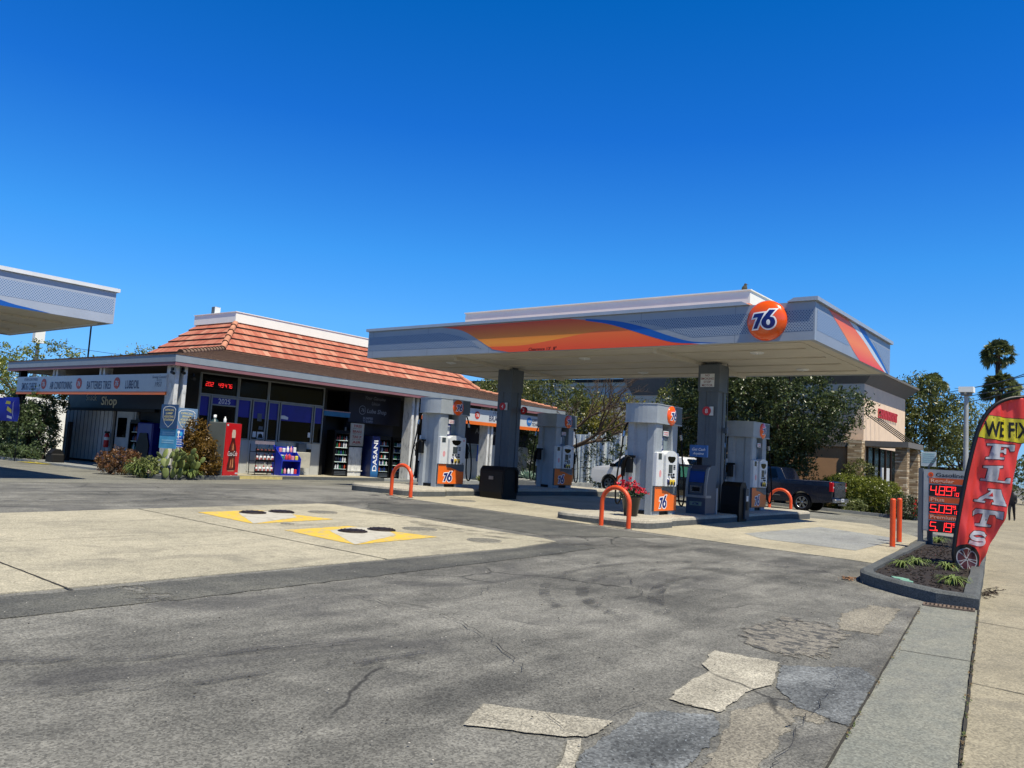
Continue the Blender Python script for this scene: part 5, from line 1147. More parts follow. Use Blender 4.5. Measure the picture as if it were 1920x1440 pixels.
mb.decal(bottle_poly([(.16, .66), (.14, .78), (.09, .93), (.03, .98)], .8), (0, 0, 0), UX, UZ, .004, 2); mb.decal([(bx + .05, bz + .1), (bx + .12, bz + .1), (bx + .09, bz + .42), (bx + .06, bz + .42)], (0, 0, 0), UX, UZ, .0055, 4)
mb.decal([(bx - .09, bz + .1), (bx - .05, bz + .12), (bx - .03, bz + .38), (bx - .07, bz + .34)], (0, 0, 0), UX, UZ, .0055, 4); mb.decal([(bx - .02, bz + .72), (bx + .06, bz + .7), (bx + .03, bz + .92), (bx - .0, bz + .9)], (0, 0, 0), UX, UZ, .0055, 4)
mb.decal([(bx - .11, bz + 1.12), (bx + .11, bz + 1.12), (bx + .125, bz + 1.26), (bx + .09, bz + 1.40), (bx - .09, bz + 1.40), (bx - .125, bz + 1.26)], (0, 0, 0), UX, UZ, .0045, 1)
mb.decal([(bx - .21, bz + .0), (bx + .21, bz + .0), (bx + .2, bz - .03), (bx - .2, bz - .03)], (0, 0, 0), UX, UZ, .003, 3)
mb.build('bottle_picture', [paint('cola_brown', '#4a1410', .3, var=.3, scale=14), paint('cap_cream', '#dfc9b4', .4, var=.2, scale=30), paint('cola_amber', '#8a2f16', .3, var=.4, scale=18), paint('glass_base', '#c58b6a', .3), paint('cola_gleam', '#e3a06a', .3, var=.3, scale=20)], fp)
mb = MB(); mb.text('Coca-Cola', (bx, 0, bz + .50), UX, UZ, .17, 0, off=.007, bold=.0, shear=.35, fit=.60); mb.build('script_lettering', M_owht, fp)
mb = MB(); mb.box(.03, .12, -.004, 0, 1.72, 1.78); mb.box(Wm - .2, Wm - .03, -.004, 0, .07, .12); mb.build('badges', M_offw, fp)
mb = MB(); mb.lathe([(.045, 0), (.05, .02), (.05, .12), (.02, .16), (.02, .2), (0, .2)], 10); tag(mb.build('spray_bottle', M_white, loc=p0 + Vector((.0, .3, 1.83)) + Vector((.1, 0, 0))), 'small white bottle standing on top of the red drink machine', 'bottle')
mb = MB(); mb.lathe([(.0, 0), (.16, 0), (.17, .05), (.17, .62), (.12, .78), (.05, .84), (.05, .9)], 16, 0); mb.lathe([(.055, .88), (.055, .98), (0, .98)], 12, 1); tag(mb.build('gas_cylinder', [paint('cylinder_teal', '#253f46', .4), M_white], loc=bl(2.15, .75, 1.35)), 'dark teal cylinder with a white cap behind the red drink machine', 'gas cylinder')
mb = MB(); mb.box(-.35, .35, -.25, .25, 0, 1.13); mb.box(-.37, .37, -.27, .27, 1.09, 1.13); tag(mb.build('storage_cage', M_dwall, loc=bl(2.15, .75, .22), rot=(0, 0, BR)), 'dark low cabinet under the teal cylinder behind the drink machine', 'cabinet')
# water machine
dm = thing('water_machine', 'narrow blue water vending machine with large vertical lettering', 'vending machine', bl(10.35, .98, .16), BR - .1)
mb = MB(); mb.box(-.21, .21, .02, .75, 0, 1.85, bev=.03); mb.build('cabinet', paint('water_navy', '#0d1c4c', .35), dm)
t = NT('water_blue_print'); s_ = t.sep(); M_wat = t.done(t.ramp(t.math('ADD', t.math('DIVIDE', s_[2], 1.8), t.math('MULTIPLY', t.noise(3, 3), .1)), [(.0, '#0a1a48'), (.2, '#2d6ca0'), (.42, '#123a86'), (.9, '#0c1c60')]), .3)
mb = MB(); mb.box(-.20, .20, 0, .018, .03, 1.82); fr_ = mb.build('front_panel', M_wat, dm)
mb = MB(); mb.text('DASANI', (.10, 0, .98), (0, 0, 1), (-1, 0, 0), .23, 0, off=.005, bold=.015, fit=1.35); mb.v = [Vector((v.x, -.004, v.z)) for v in mb.v]; mb.build('lettering', M_owht, fr_)
# bottle rack and blue goods rack
rk = thing('bottle_rack', 'black wire rack holding rows of white oil bottles', 'display rack', bl(4.3, .75, .22), BR)
mb = MB()
for x_ in (-.42, .42):
    for y_ in (-.2, .2): mb.cyl((x_, y_, 0), (x_, y_, 1.15), .015, n=6)
for z_ in (.08, .5, .85): mb.box(-.42, .42, -.2, .2, z_, z_ + .02); mb.box(-.42, .42, -.21, -.2, z_, z_ + .08)
mb.build('frame', M_blk, rk); mb = MB(); mb.box(-.44, .44, -.1, -.08, 1.15, 1.27); mb.build('header', paint('header_grey', '#7c7480', .6), rk)
M_cap2 = [paint('bottle_cap_%d' % i, c_, .4) for i, c_ in enumerate(('#c22a2f', '#d8d8dc', '#3b4a5a'))]
for z_, hh in ((.10, .26), (.52, .26), (.87, .18)):
    for i in range(5):
        for y_ in (-.13,):
            mb = MB(); x_ = -.34 + i * .17; mi = 0
            mb.box(x_ - .06, x_ + .06, y_ - .04, y_ + .04, z_, z_ + hh * .75, 0, bev=.02); mb.box(x_ - .045, x_ + .045, y_ - .044, y_ - .04, z_ + .04, z_ + hh * .5, 2); mb.cyl((x_, y_, z_ + hh * .75), (x_, y_, z_ + hh), .022, n=8, mi=1)
            mb.build('oil_bottle', [M_white if z_ < .8 else paint('dark_bottle', '#2b333a', .4), M_cap2[i % 2] if z_ < .8 else M_cap2[2], paint('oil_label', '#6d8a86' if i % 2 else '#a9584f', .5)], rk)
bk = thing('goods_rack', 'bright blue slanted rack with packets and bottles next to the bottle rack', 'display rack', bl(5.45, .75, .22), BR)
M_rkb = paint('rack_blue', '#1a2fb0', .4)
mb = MB(); mb.prism([(-.3, 0), (.26, 0), (.26, .08), (.3, .6), (.3, .66), (-.05, .95), (-.3, 1.15)], -.46, -.42, 0, 'x'); mb.prism([(-.3, 0), (.26, 0), (.3, .66), (-.3, 1.15)], .42, .45, 0, 'x')
mb.v = [Vector((v.x, -v.y, v.z)) for v in mb.v]; mb.f = [f[::-1] for f in mb.f]
mb.box(-.42, .42, -.28, .28, 0, .06); mb.box(-.42, .42, -.3, .28, .55, .6); mb.box(-.42, .42, .24, .28, 0, 1.1); mb.build('frame', M_rkb, bk)
rd = random.Random(9)
for k_, z_ in enumerate((.07, .07, .61, .61, .9)):
    for i in range(5):
        x_ = -.34 + i * .165 + rd.uniform(-.02, .02); y_ = (-.16, .05, -.16, .05, .0)[k_]; c_ = rd.choice(('#e3d24a', '#e8e8e8', '#3a8a4a', '#c43038', '#e8e8e8', '#d98a9a', '#2a2a2a')); mb = MB()
        if rd.random() < .5: mb.lathe([(.05, 0), (.055, .02), (.05, .15), (.015, .19), (.015, .23), (0, .23)], 10, M=Matrix.Translation((x_, y_, z_)))
        else: mb.box(x_ - .06, x_ + .06, y_ - .04, y_ + .04, z_, z_ + rd.uniform(.14, .22), M=None, bev=.02)
        mb.build('packet', paint('goods' + c_[1:], c_, .45), bk)
hm = MB(); hm.box(-.25, .25, -.05, .05, 0, .32, bev=.02); tag(hm.build('hanging_box', M_blk, loc=bl(6.9, 1.46, .95)), 'black box fixed low on the pale shop wall under the window', 'box')
bx_ = MB(); bx_.box(-.45, .45, -.2, .2, 0, .62, bev=.02); tag(bx_.build('wall_cabinet', paint('cabinet_beige', '#b7b3a3', .6), loc=bl(6.4, 1.25, .62 - .1), rot=(0, 0, BR)), 'beige metal cabinet against the pale shop wall', 'cabinet')
bx_ = MB(); bx_.box(-.2, .2, -.1, .1, 0, .35, bev=.02); tag(bx_.build('wall_locker', M_greyd, loc=bl(6.6, 1.4, 1.15), rot=(0, 0, BR)), 'small grey locker above the beige cabinet', 'locker')
# items at the left side wall
mb = MB(); mb.lathe([(0, 0), (.09, 0), (.1, .03), (.1, .48), (.06, .58), (0, .6)], 14, 0); mb.box(-.04, .04, -.1, .1, .58, .66, 1); mb.tube([(.05, .05, .62), (.1, .1, .5), (.1, .12, .3)], .014, 6, 1); mb.lathe([(.101, .3), (.101, .42)], 14, 2)
tag(mb.build('fire_extinguisher', [M_red, M_blk, M_offw], loc=bl(2.1, 8.2, .85), rot=(0, 0, .3)), 'red fire extinguisher hung at the edge of the white boarded wall', 'fire extinguisher')
mb = MB(); mb.box(-.08, .08, -.08, .08, 0, 1.65, bev=.02); tag(mb.build('standpipe', M_dwall, loc=bl(1.2, 9.5, .16)), 'short dark post standing in front of the white boarded wall', 'post')
mb = MB(); mb.box(-.25, .25, -.3, .3, 0, .42, bev=.06); mb.prism([(-.25, .42), (.25, .42), (.1, .6), (-.1, .6)], -.2, .2, 0, 'y'); tag(mb.build('stone_urn', M_dwall, loc=bl(.2, 8.3, .1)), 'dark tapered block at the back corner of the planting bed', 'block')
vb = thing('air_machine', 'blue and black machine in deep shade under the left sign', 'air machine', bl(2.0, 4.6, .18), BR)
mb = MB(); mb.box(-.3, .3, -.55, .55, 0, 1.75, bev=.05); mb.build('cabinet', paint('air_blue', '#101a7a', .4), vb); mb = MB(); mb.prism([(-.42, .1), (.3, .1), (.45, .9), (.25, 1.35), (-.25, 1.35), (-.45, .9)], -.34, -.31, 0, 'x'); mb.build('black_panel', M_blk, vb)
cooler(bl(2.0, 5.9, .18), BR - PI / 2, .7, 1.85, .3, 'dim glass-front cooler by the side door under the left sign', seed=12, rows=4)
# official station signs around the corner post
def shield(mb, c, U, V, w, h, lines, off=.003):
    O = Vector(c); P = [(-w * .4, h * .30), (-w * .3, h * .40), (0, h * .44), (w * .3, h * .40), (w * .4, h * .30), (w * .38, -h * .05), (w * .25, -h * .27), (0, -h * .45), (-w * .25, -h * .27), (-w * .38, -h * .05)]
    mb.decal(P, O, U, V, off, 1); mb.decal([(x * .93, y * .94) for x, y in P], O, U, V, off * 1.6, 0)
    for i, l_ in enumerate(lines): mb.text(l_, O + V * (h * (.23 - i * .135)), U, V, h * .085, 2, off=off * 2.2, bold=.015, fit=w * (.58 if len(l_) > 6 else .42 if i else .6))
M_sb = paint('shield_blue', '#6f8fb0', .5); M_sb2 = paint('shield_navy', '#274a78', .5); M_syel = paint('shield_yellow', '#e9d98c', .5); M_swh = paint('shield_line', '#e9e9e0', .5)
a = seenb(331, 766, ly=.22); b = seenb(367, 806, ly=.22); w_ = b.x - a.x; h_ = .78; cz = (seenb(349, 787, ly=.22)).z
sn = thing('shield_sign', 'pale blue square sign with a shield reading official brake adjusting station', 'shield sign', bl((a.x + b.x) / 2, .20, cz), BR)
mb = MB(); mb.box(-w_ / 2, w_ / 2, 0, .015, -h_ / 2, h_ / 2); mb.build('plate', M_sb, sn); mb = MB(); shield(mb, (0, 0, 0), UX, UZ, w_, h_, ('OFFICIAL', 'BRAKE', 'ADJUSTING', 'STATION')); mb.build('shield', [M_sb, M_swh, M_syel], sn)
c1 = seenb(317, 781, lx=-.15)
sn = thing('shield_sign', 'narrow dark blue sign with a shield reading official lamp adjusting station', 'shield sign', bl(-.15, c1.y, c1.z), BR + .12)
mb = MB(); mb.box(0, .015, -.42, .42, -.40, .40); mb.build('plate', M_sb2, sn); mb = MB(); shield(mb, (0, 0, 0), UY, UZ, .80, .8, ('OFFICIAL', 'LAMP', 'ADJUSTING', 'STATION')); mb.build('shield', [M_sb2, M_swh, M_syel], sn)
c1 = seenb(315, 820, lx=-.1)
sn = thing('notice_board', 'light blue notice with a pink top below the narrow shield sign', 'notice', bl(-.1, c1.y, c1.z), BR + .12)
mb = MB(); mb.box(0, .02, -.42, .42, -.36, .30, 0); mb.box(0, .02, -.42, .42, .30, .40, 1)
for z_ in (.16, .10, -.1, -.17): mb.box(-.004, 0, -.3, .3, z_ - .02, z_ + .02, 2)
mb.build('panel', [paint('notice_cyan', '#4fa3cf', .5), paint('notice_pink', '#c9a6b4', .5), paint('notice_text', '#8fc4e0', .5)], sn)
c1 = seenb(334, 821, ly=-.3)
sn = thing('ev_sign', 'small bright blue sign with a white figure pictogram at the corner post', 'information sign', bl(c1.x, c1.y, c1.z), BR)
mb = MB(); mb.box(-.21, .21, 0, .012, -.31, .31); mb.build('plate', paint('sign_bright_blue', '#1458b8', .4), sn)
mb = MB(); mb.box(-.2, .2, -.003, 0, -.3, -.29); mb.box(-.2, .2, -.003, 0, .29, .3); mb.box(-.2, -.19, -.003, 0, -.29, .29); mb.box(.19, .2, -.003, 0, -.29, .29); mb.decal(ell(0, .19, .05, .05, 14), (0, 0, 0), UX, UZ, .003, 0); mb.decal(ell(-.09, .14, .05, .07, 14), (0, 0, 0), UX, UZ, .003, 1); mb.decal(ell(.09, .14, .05, .07, 14), (0, 0, 0), UX, UZ, .003, 1); mb.box(-.015, .015, -.003, 0, -.02, .14); mb.box(-.1, .1, -.003, 0, .03, .05)
for z_, t_ in ((-.08, 'ALWAYS OPEN'), (-.15, 'TO THE PUBLIC'), (-.23, 'RESTROOMS')): mb.text(t_, (0, 0, z_), UX, UZ, .04, 0, off=.004, fit=.3, bold=.02)
mb.build('pictogram', [M_owht, paint('sign_cyan', '#49b4e8', .5)], sn)
mb = MB(); mb.cyl((0, .02, -1.35), (0, .02, .3), .02, n=8); mb.build('stake', M_alu, sn)
# thin street-facing wall lamp etc.
# ================================================================== PRICE SIGN
ps = thing('price_sign', 'grey gasoline price board with red digits standing in the planter', 'price sign', (18.95, 3.2, .12 + G(19, 3.2)))
zf = lambda py: 1.72 - (py - 881) * .01114
yf = lambda px: 3.66 - (px - 1730) * .0115
mb = MB(); mb.box(18.92, 19.12, 2.70, 3.66, .45, 1.74, bev=.0); cabn = wb(mb, 'cabinet', paint('sign_cabinet', '#8d9498', .45), ps)
mb = MB(); mb.box(18.90, 18.918, 2.72, 3.64, .47, 1.72, 0); fcp = wb(mb, 'face', paint('sign_face', '#9da3a5', .4), ps)
for y_, x_ in ((3.70, 18.95), (3.58, 19.3)):
    mb = MB(); mb.box(x_ - .04, x_ + .06, y_ - .045, y_ + .045, .05, 1.76 if y_ > 3.65 else .45); wb(mb, 'leg', M_greyd, ps)
mb = MB(); mb.box(18.99, 19.09, 2.62, 2.70, .05, 1.74); wb(mb, 'leg', M_greyd, ps)
mb = MB(); ym = (yf(1741) + yf(1799)) / 2
mb.text('Gasoline', (18.9, ym - .05, zf(892.5)), UY, UZ, .085, 0, off=.004, bold=.02, fit=.52)
mb.cyl((18.9, yf(1743.5), zf(889)), (18.893, yf(1743.5), zf(889)), .05, n=20, mi=1); mb.text('76', (18.893, yf(1743.5), zf(891)), UY, UZ, .04, 0, off=.003, bold=.02)
wb(mb, 'heading', [paint('sign_ink_dark', '#23303c', .5), M_orl], ps, fcp)
rows = ((895, 905.5, 'Regular', 907.5, 929, '489'), (930, 940.5, 'Plus', 942.5, 962, '509'), (963, 973, 'Premium', 975, 996, '519'))
M_orb = paint('grade_orange', '#c9561e', .5, var=.15, scale=8); M_grade = paint('grade_text', '#e8b49a', .5)
for z0, z1, nm, d0, d1, dg in rows:
    mb = MB(); mb.box(18.894, 18.8995, yf(1800), yf(1741), zf(z1), zf(z0), 0); mb.text(nm, (18.894, yf(1743), zf(z1) + .025), UY, UZ, .075, 1, off=.004, bold=.02, fit={'Regular': .44, 'Plus': .26, 'Premium': .48}[nm], align='LEFT'); wb(mb, 'grade_label', [M_orb, M_grade], ps, fcp)
    mb = MB(); mb.box(18.894, 18.8995, yf(1800), yf(1741), zf(d1), zf(d0)); wb(mb, 'led_panel', paint('led_black', '#1a0606', .5), ps, fcp)
    mb = MB(); h = zf(d0) - zf(d1) - .05; fn = lambda u, v: Vector((18.889, u, v))
    xs = [yf(1742.5), yf(1756.5) , yf(1768)]
    for i, ch in enumerate(dg):
        if nm == 'Premium' and i == 1: pass
        seg(mb, ch, 0, 0, .115, h, lambda u, v, X_=xs[i], Z_=zf(d1) + .025: Vector((18.889, X_ - u, Z_ + v)), t=.135)
    mb.box(18.886, 18.889, xs[0] - .152, xs[0] - .124, zf(d1) + .022, zf(d1) + .052)
    seg(mb, '9', 0, 0, .05, h * .42, lambda u, v: Vector((18.889, yf(1780) - u, zf(d1) + .03 + h * .55 + v)), t=.2)
    for k_, ch in enumerate('10'): seg(mb, ch, 0, 0, .045, h * .40, lambda u, v, K=k_: Vector((18.889, yf(1779.5) - .065 * K - u, zf(d1) + .02 + v)), t=.2)
    wb(mb, 'price_digits', M_led, ps, fcp)
p = seen(1741, 866, X=19.6)
sn = thing('info_sign', 'small white lined sign on a thin post behind the price board', 'information sign', (19.6, p.y, G(19.6, p.y) + .1))
mb = MB(); mb.box(0, .01, -.15, .15, 1.66, 1.98, 0)
for i in range(5): mb.box(-.003, 0, -.12, .12, 1.93 - i * .045, 1.94 - i * .045, 1)
mb.decal([(-.02, 1.66), (.15, 1.90), (.15, 1.80), (.06, 1.66)], (0, 0, 0), UY, UZ, .002, 2); mb.build('plate', [paint('info_white', '#c6d2cf', .5), paint('info_teal', '#6fb0a8', .5), M_greyd], sn)
mb = MB(); mb.cyl((.03, 0, 0), (.03, 0, 1.95), .02, n=8); mb.build('post', M_greyd, sn)

# ================================================================== FEATHER FLAG
FN = Vector((-.84, -.54, 0)).normalized(); F0 = Vector((14.9, 2.35, 0))
def fl_pt(px, py, lift=0):
    d = ray(px, py); t = (F0 - EYE).dot(FN) / d.dot(FN); P = EYE + d * t
    u = (px - 1790) / 120; v = (1085 - py) / 340
    w = 1.5 * (.028 * math.sin(9 * u + 3.5 * v) + .020 * math.sin(21 * u - 9 * v + 1.3) * (1 - .4 * v) + .016 * math.sin(7 * u + 26 * v) * (1 - v) + .010 * math.sin(37 * u + 15 * v) + .007 * math.sin(61 * u - 31 * v))
    e = min(1, max(0, (px - edgeL(py)) / 14)); return P + FN * (w * e + lift)
EL = [(1086, 1783), (1040, 1789), (985, 1796), (900, 1812), (840, 1826), (800, 1838), (775, 1852), (757, 1870), (747, 1895), (744, 1925), (740, 1960)]
def edgeL(py):
    for (a, b), (c_, d) in zip(EL, EL[1:]):
        if py >= c_: return b + (d - b) * (a - py) / (a - c_ + 1e-9)
    return EL[-1][1]
outl = [(1785, 1070)] + [(x, y) for y, x in EL[1:]] + [(1985, 748), (1992, 768), (1972, 800), (1945, 822), (1918, 832), (1913, 850), (1906, 880), (1897, 915), (1890, 945), (1879, 975), (1866, 1005), (1853, 1035), (1840, 1066), (1831, 1083), (1815, 1081), (1800, 1074)]
flag = thing('feather_flag', 'tall red feather banner with a yellow band and white letters', 'banner', (14.9, 2.35, .11 + G(14.9, 2.35)))
def cloth(name, c, lift_var=.1, sat=1):
    t = NT(name); n = t.noise(3, 4); k = t.mix(n, tuple(x * .9 for x in col(c)[:3]), col(c)[:3])
    d = t.n.new('ShaderNodeBsdfDiffuse'); r_ = t.n.new('ShaderNodeBsdfTranslucent'); m_ = t.n.new('ShaderNodeMixShader'); m_.inputs[0].default_value = .5
    t.link(k, d.inputs[0]); t.link(k, r_.inputs[0]); t.link(d.outputs[0], m_.inputs[1]); t.link(r_.outputs[0], m_.inputs[2]); g = t.n.new('ShaderNodeBsdfGlossy'); g.inputs['Roughness'].default_value = .45
    m2 = t.n.new('ShaderNodeMixShader'); m2.inputs[0].default_value = .05; t.link(m_.outputs[0], m2.inputs[1]); t.link(g.outputs[0], m2.inputs[2]); t.link(m2.outputs[0], t.out.inputs[0]); return t.m
GU, GV = [x * 4.0 for x in range(440, 500)], [y * 6.0 for y in range(120, 184)]
def fdecal(mb, poly, lift, mi=0):
    vs, fs = cutpoly([(p[0], -p[1]) for p in poly], GU, [-v for v in GV])
    mb.add([fl_pt(x, -y, lift) for x, y in vs], fs, mi, True)
mb = MB(); fdecal(mb, outl, 0, 0); cl = wb(mb, 'cloth', cloth('banner_red', '#ff4c44'), flag)
yl = [(edgeL(822) + 1, 818), (edgeL(790) + 2, 795), (edgeL(776) + 2, 779), (1880, 783), (1935, 788), (1962, 812), (1945, 822), (1918, 831), (1880, 826), (1850, 822)]
mb = MB(); fdecal(mb, [(x, y + (1.2 if y > 805 else -1.2)) for x, y in yl], .003, 1); fdecal(mb, yl, .0055, 0); wb(mb, 'yellow_band', [cloth('banner_yellow', '#fff23a'), cloth('banner_black', '#15110f')], flag, cl)
def c5(P): return [(1760 + x / 6, 720 + y / 6) for x, y in P]
def c7(P): return [(1550 + x / 3.13, 700 + y / 3.13) for x, y in P]
LF = c5([(540, 670), (862, 688), (856, 758), (815, 758), (800, 712), (700, 705), (695, 745), (735, 742), (745, 725), (770, 728), (765, 790), (740, 790), (730, 770), (692, 770), (685, 825), (735, 828), (732, 850), (518, 842), (522, 822), (560, 820), (590, 695), (540, 690)])
LL = c5([(500, 920), (722, 922), (718, 945), (675, 950), (648, 1085), (735, 1095), (755, 1060), (800, 1060), (785, 1120), (485, 1085), (490, 1062), (525, 1065), (545, 948), (500, 940)])
LA = c5([(545, 1178), (690, 1188), (728, 1350), (748, 1352), (742, 1378), (578, 1350), (585, 1328), (622, 1332), (610, 1298), (520, 1285), (490, 1310), (522, 1318), (515, 1337), (410, 1320), (415, 1298), (445, 1300), (578, 1200), (542, 1192)])
LT = c7([(885, 795), (1022, 812), (1018, 858), (995, 850), (985, 830), (955, 830), (945, 885), (968, 893), (965, 905), (880, 895), (882, 882), (903, 880), (918, 822), (895, 822), (870, 838), (870, 812)])
def stroke(P, w):
    l, r_ = [], []
    for i, p_ in enumerate(P):
        q = Vector(P[min(i + 1, len(P) - 1)]) - Vector(P[max(0, i - 1)]); n = Vector((-q.y, q.x)).normalized() * w / 2; l.append(tuple(Vector(p_) + n)); r_.append(tuple(Vector(p_) - n))
    return l + r_[::-1]
LS = stroke(smooth_curve(c7([(942, 962), (915, 940), (870, 938), (848, 956), (875, 973), (918, 976), (928, 992), (895, 1004), (835, 988)]), 4), 7.0)
mb = MB()
for P in (LF, LL, LA, LT, LS): fdecal(mb, grow(P, 1.1) if P is not LS else stroke(smooth_curve(c7([(946, 962), (915, 940), (870, 938), (848, 956), (875, 973), (918, 976), (928, 992), (895, 1004), (829, 986)]), 4), 9.2), .004, 1); fdecal(mb, P, .008, 0)
fdecal(mb, c5([(590, 1218), (606, 1268), (548, 1258)]), .011, 2)
O_ = (1880.5, 804)
mb.text('WE FIX', (0, 0, 0), UX, UZ, 29, 1, bold=.02, fit=84, mapf=lambda a, b: fl_pt(O_[0] + a + 6, O_[1] + 15.5 - b + .05 * a, .012))
wb(mb, 'lettering', [cloth('banner_white', '#e3e6f2'), MATS.get('banner_black') or cloth('banner_ink', '#15110f'), cloth('banner_red_in', '#d8302c')], flag, cl)
wc = (1812, 1048)
def wp(r, a, sx=.92): return (wc[0] + r * sx * math.cos(a) + r * .14 * math.sin(a), wc[1] + r * 1.0 * math.sin(a))
mb = MB(); fdecal(mb, [wp(28.5, i * PI / 18) for i in range(36)], .004, 0); fdecal(mb, [wp(21.5, i * PI / 18) for i in range(36)], .0065, 1); fdecal(mb, [wp(19.6, i * PI / 18) for i in range(36)], .009, 2)
for k_ in range(5):
    a = k_ * 2 * PI / 5 + .3
    for da in (-.16, .16): fdecal(mb, [wp(3, a + da - .25), wp(20, a + da - .045), wp(20, a + da + .045), wp(3, a + da + .25)], .0115, 1)
fdecal(mb, [wp(3.6, i * PI / 8) for i in range(16)], .0135, 1); fdecal(mb, [wp(2, i * PI / 8) for i in range(16)], .0155, 0)
wb(mb, 'wheel_picture', [cloth('wheel_black', '#17181b'), cloth('wheel_silver', '#c9cbd2'), cloth('wheel_dark_red', '#5f2a30')], flag, cl)
mb = MB(); pts = [fl_pt(x - 1.5, y) for y, x in EL]; pts[0] = Vector((14.9, 2.38, .06)); mb.tube([pts[0]] + smooth_curve([tuple(p_) for p_ in pts[1:]], 4), [.02] + [.032] * (4 * (len(pts) - 2) + 1), 8); wb(mb, 'pole_sleeve', cloth('sleeve_black', '#15161b'), flag)
mb = MB(); mb.cyl((14.9, 2.38, .0), (14.9, 2.38, .3), .018, n=8); wb(mb, 'ground_spike', M_greyd, flag)
# dry debris beside the kerb
rd = random.Random(3); mb = MB()
for i in range(120):
    x, y = rd.gauss(12.9, .35), rd.gauss(1.66, .05); a = rd.uniform(0, 6.3); l = rd.uniform(.01, .05); d_ = Vector((math.cos(a), math.sin(a), 0)) * l; n_ = Vector((-d_.y, d_.x, 0)) * .25
    if y < 1.78: mb.add([Vector((x, y, .02)) + d_, Vector((x, y, .03)) + n_, Vector((x, y, .02)) - d_, Vector((x, y, .022)) - n_], [(0, 1, 2, 3)])
for i in range(60):
    x, y = rd.gauss(12.1, .12), rd.gauss(3.28, .06); a = rd.uniform(0, 6.3); l = rd.uniform(.02, .05); d_ = Vector((math.cos(a), math.sin(a), .3)) * l; n_ = Vector((-d_.y, d_.x, 0)) * .4; z_ = G(x, y) + .02
    mb.add([Vector((x, y, z_)) + d_, Vector((x, y, z_ + .01)) + n_, Vector((x, y, z_)) - d_ * .3, Vector((x, y, z_)) - n_], [(0, 1, 2, 3)], 1)
tag(mb.build('leaf_litter', [paint('litter_dark', '#2d2018', .9), paint('litter_brown', '#8a6548', .9, var=.3)]), 'scattered bark and dry leaves around the planter kerb', 'leaf litter', kind='stuff')

# ================================================================== VEHICLES
def body(prof, wfun, name, m, parent, y0=None):
    mb = MB(); n = len(prof)
    ar = sum(prof[i][0] * prof[(i + 1) % n][1] - prof[(i + 1) % n][0] * prof[i][1] for i in range(n)); P = prof if ar > 0 else prof[::-1]
    vs = []
    ys = (-1, -.93, .93, 1)
    cx = sum(p_[0] for p_ in P) / n; cz = sum(p_[1] for p_ in P) / n
    for s_ in ys:
        for x, z in P:
            k = .985 if abs(s_) == 1 else 1.0
            vs.append((cx + (x - cx) * (k if abs(s_) == 1 else 1), s_ * wfun(x, z), cz + (z - cz) * (k if abs(s_) == 1 else 1)))
    fs = []
    for r_ in range(3):
        for i in range(n): fs.append([r_ * n + i, r_ * n + (i + 1) % n, (r_ + 1) * n + (i + 1) % n, (r_ + 1) * n + i][::-1])
    mb.add(vs, fs, 0, True)
    tr = tessellate_polygon([[Vector((p_[0], p_[1], 0)) for p_ in P]])
    for off, flip in ((0, False), (3 * n, True)):
        for t_ in tr:
            a, b, c_ = [P[i] for i in t_]; ar = (b[0] - a[0]) * (c_[1] - a[1]) - (c_[0] - a[0]) * (b[1] - a[1])
            t2 = list(t_) if ar > 0 else list(t_)[::-1]
            mb.f.append([off + i for i in (t2 if not flip else t2[::-1])]); mb.m.append(0); mb.sm.append(False)
    o = mb.build(name, m, parent)
    return o
def archs(prof, wheels, r, zc):
    """insert wheel arches (cut upward) in the bottom line from x0 to x1 running forward"""
    out = []
    for x in wheels: out += [(x + r * math.cos(a), zc + r * math.sin(a)) for a in [PI - PI * i / 10 for i in range(11)]]
    return out
def wheel(parent, x, y, r, side, w=.24, spokes=6, rim=M_chrome, dbl=True):
    mb = MB(); M_ = Matrix.Translation((x, y, r)) @ Matrix.Rotation(PI / 2 * (1 if side > 0 else -1) * -1, 4, 'X')
    mb.lathe([(r * .62, -w / 2), (r * .9, -w / 2), (r, -w * .36), (r, w * .36), (r * .93, w / 2), (r * .66, w / 2), (r * .62, w * .4), (r * .62, -w / 2)], 28, M=M_); ty = mb.build('tyre', M_rub, parent)
    mb = MB(); mb.lathe([(r * .62, -w * .4), (r * .64, w * .44), (r * .60, w * .46), (r * .57, w * .3), (r * .55, -w * .1)], 28, 0, M=M_); mb.lathe([(0, w * .05), (r * .56, w * .05)][::-1], 28, 1, M=M_); mb.lathe([(r * .13, w * .2), (r * .12, w * .36), (0, w * .38)], 14, 0, M=M_)
    for k_ in range(spokes):
        for da in ((-.13, .13) if dbl else (0,)):
            a = 2 * PI * k_ / spokes + da; mb.box(r * .08, r * .60, -.018, .018, w * .22, w * .36, 0, M=M_ @ Matrix.Rotation(a, 4, 'Z'))
    mb.build('rim', [rim, M_blk], parent)
def pane(parent, pts, side, wfun, name='window', m=None, e=.012):
    mb = MB(); vs = [(x, side * (wfun(x, z) + e), z) for x, z in pts]; mb.add(vs, [list(range(len(vs)))]); return mb.build(name, m or M_glass, parent)
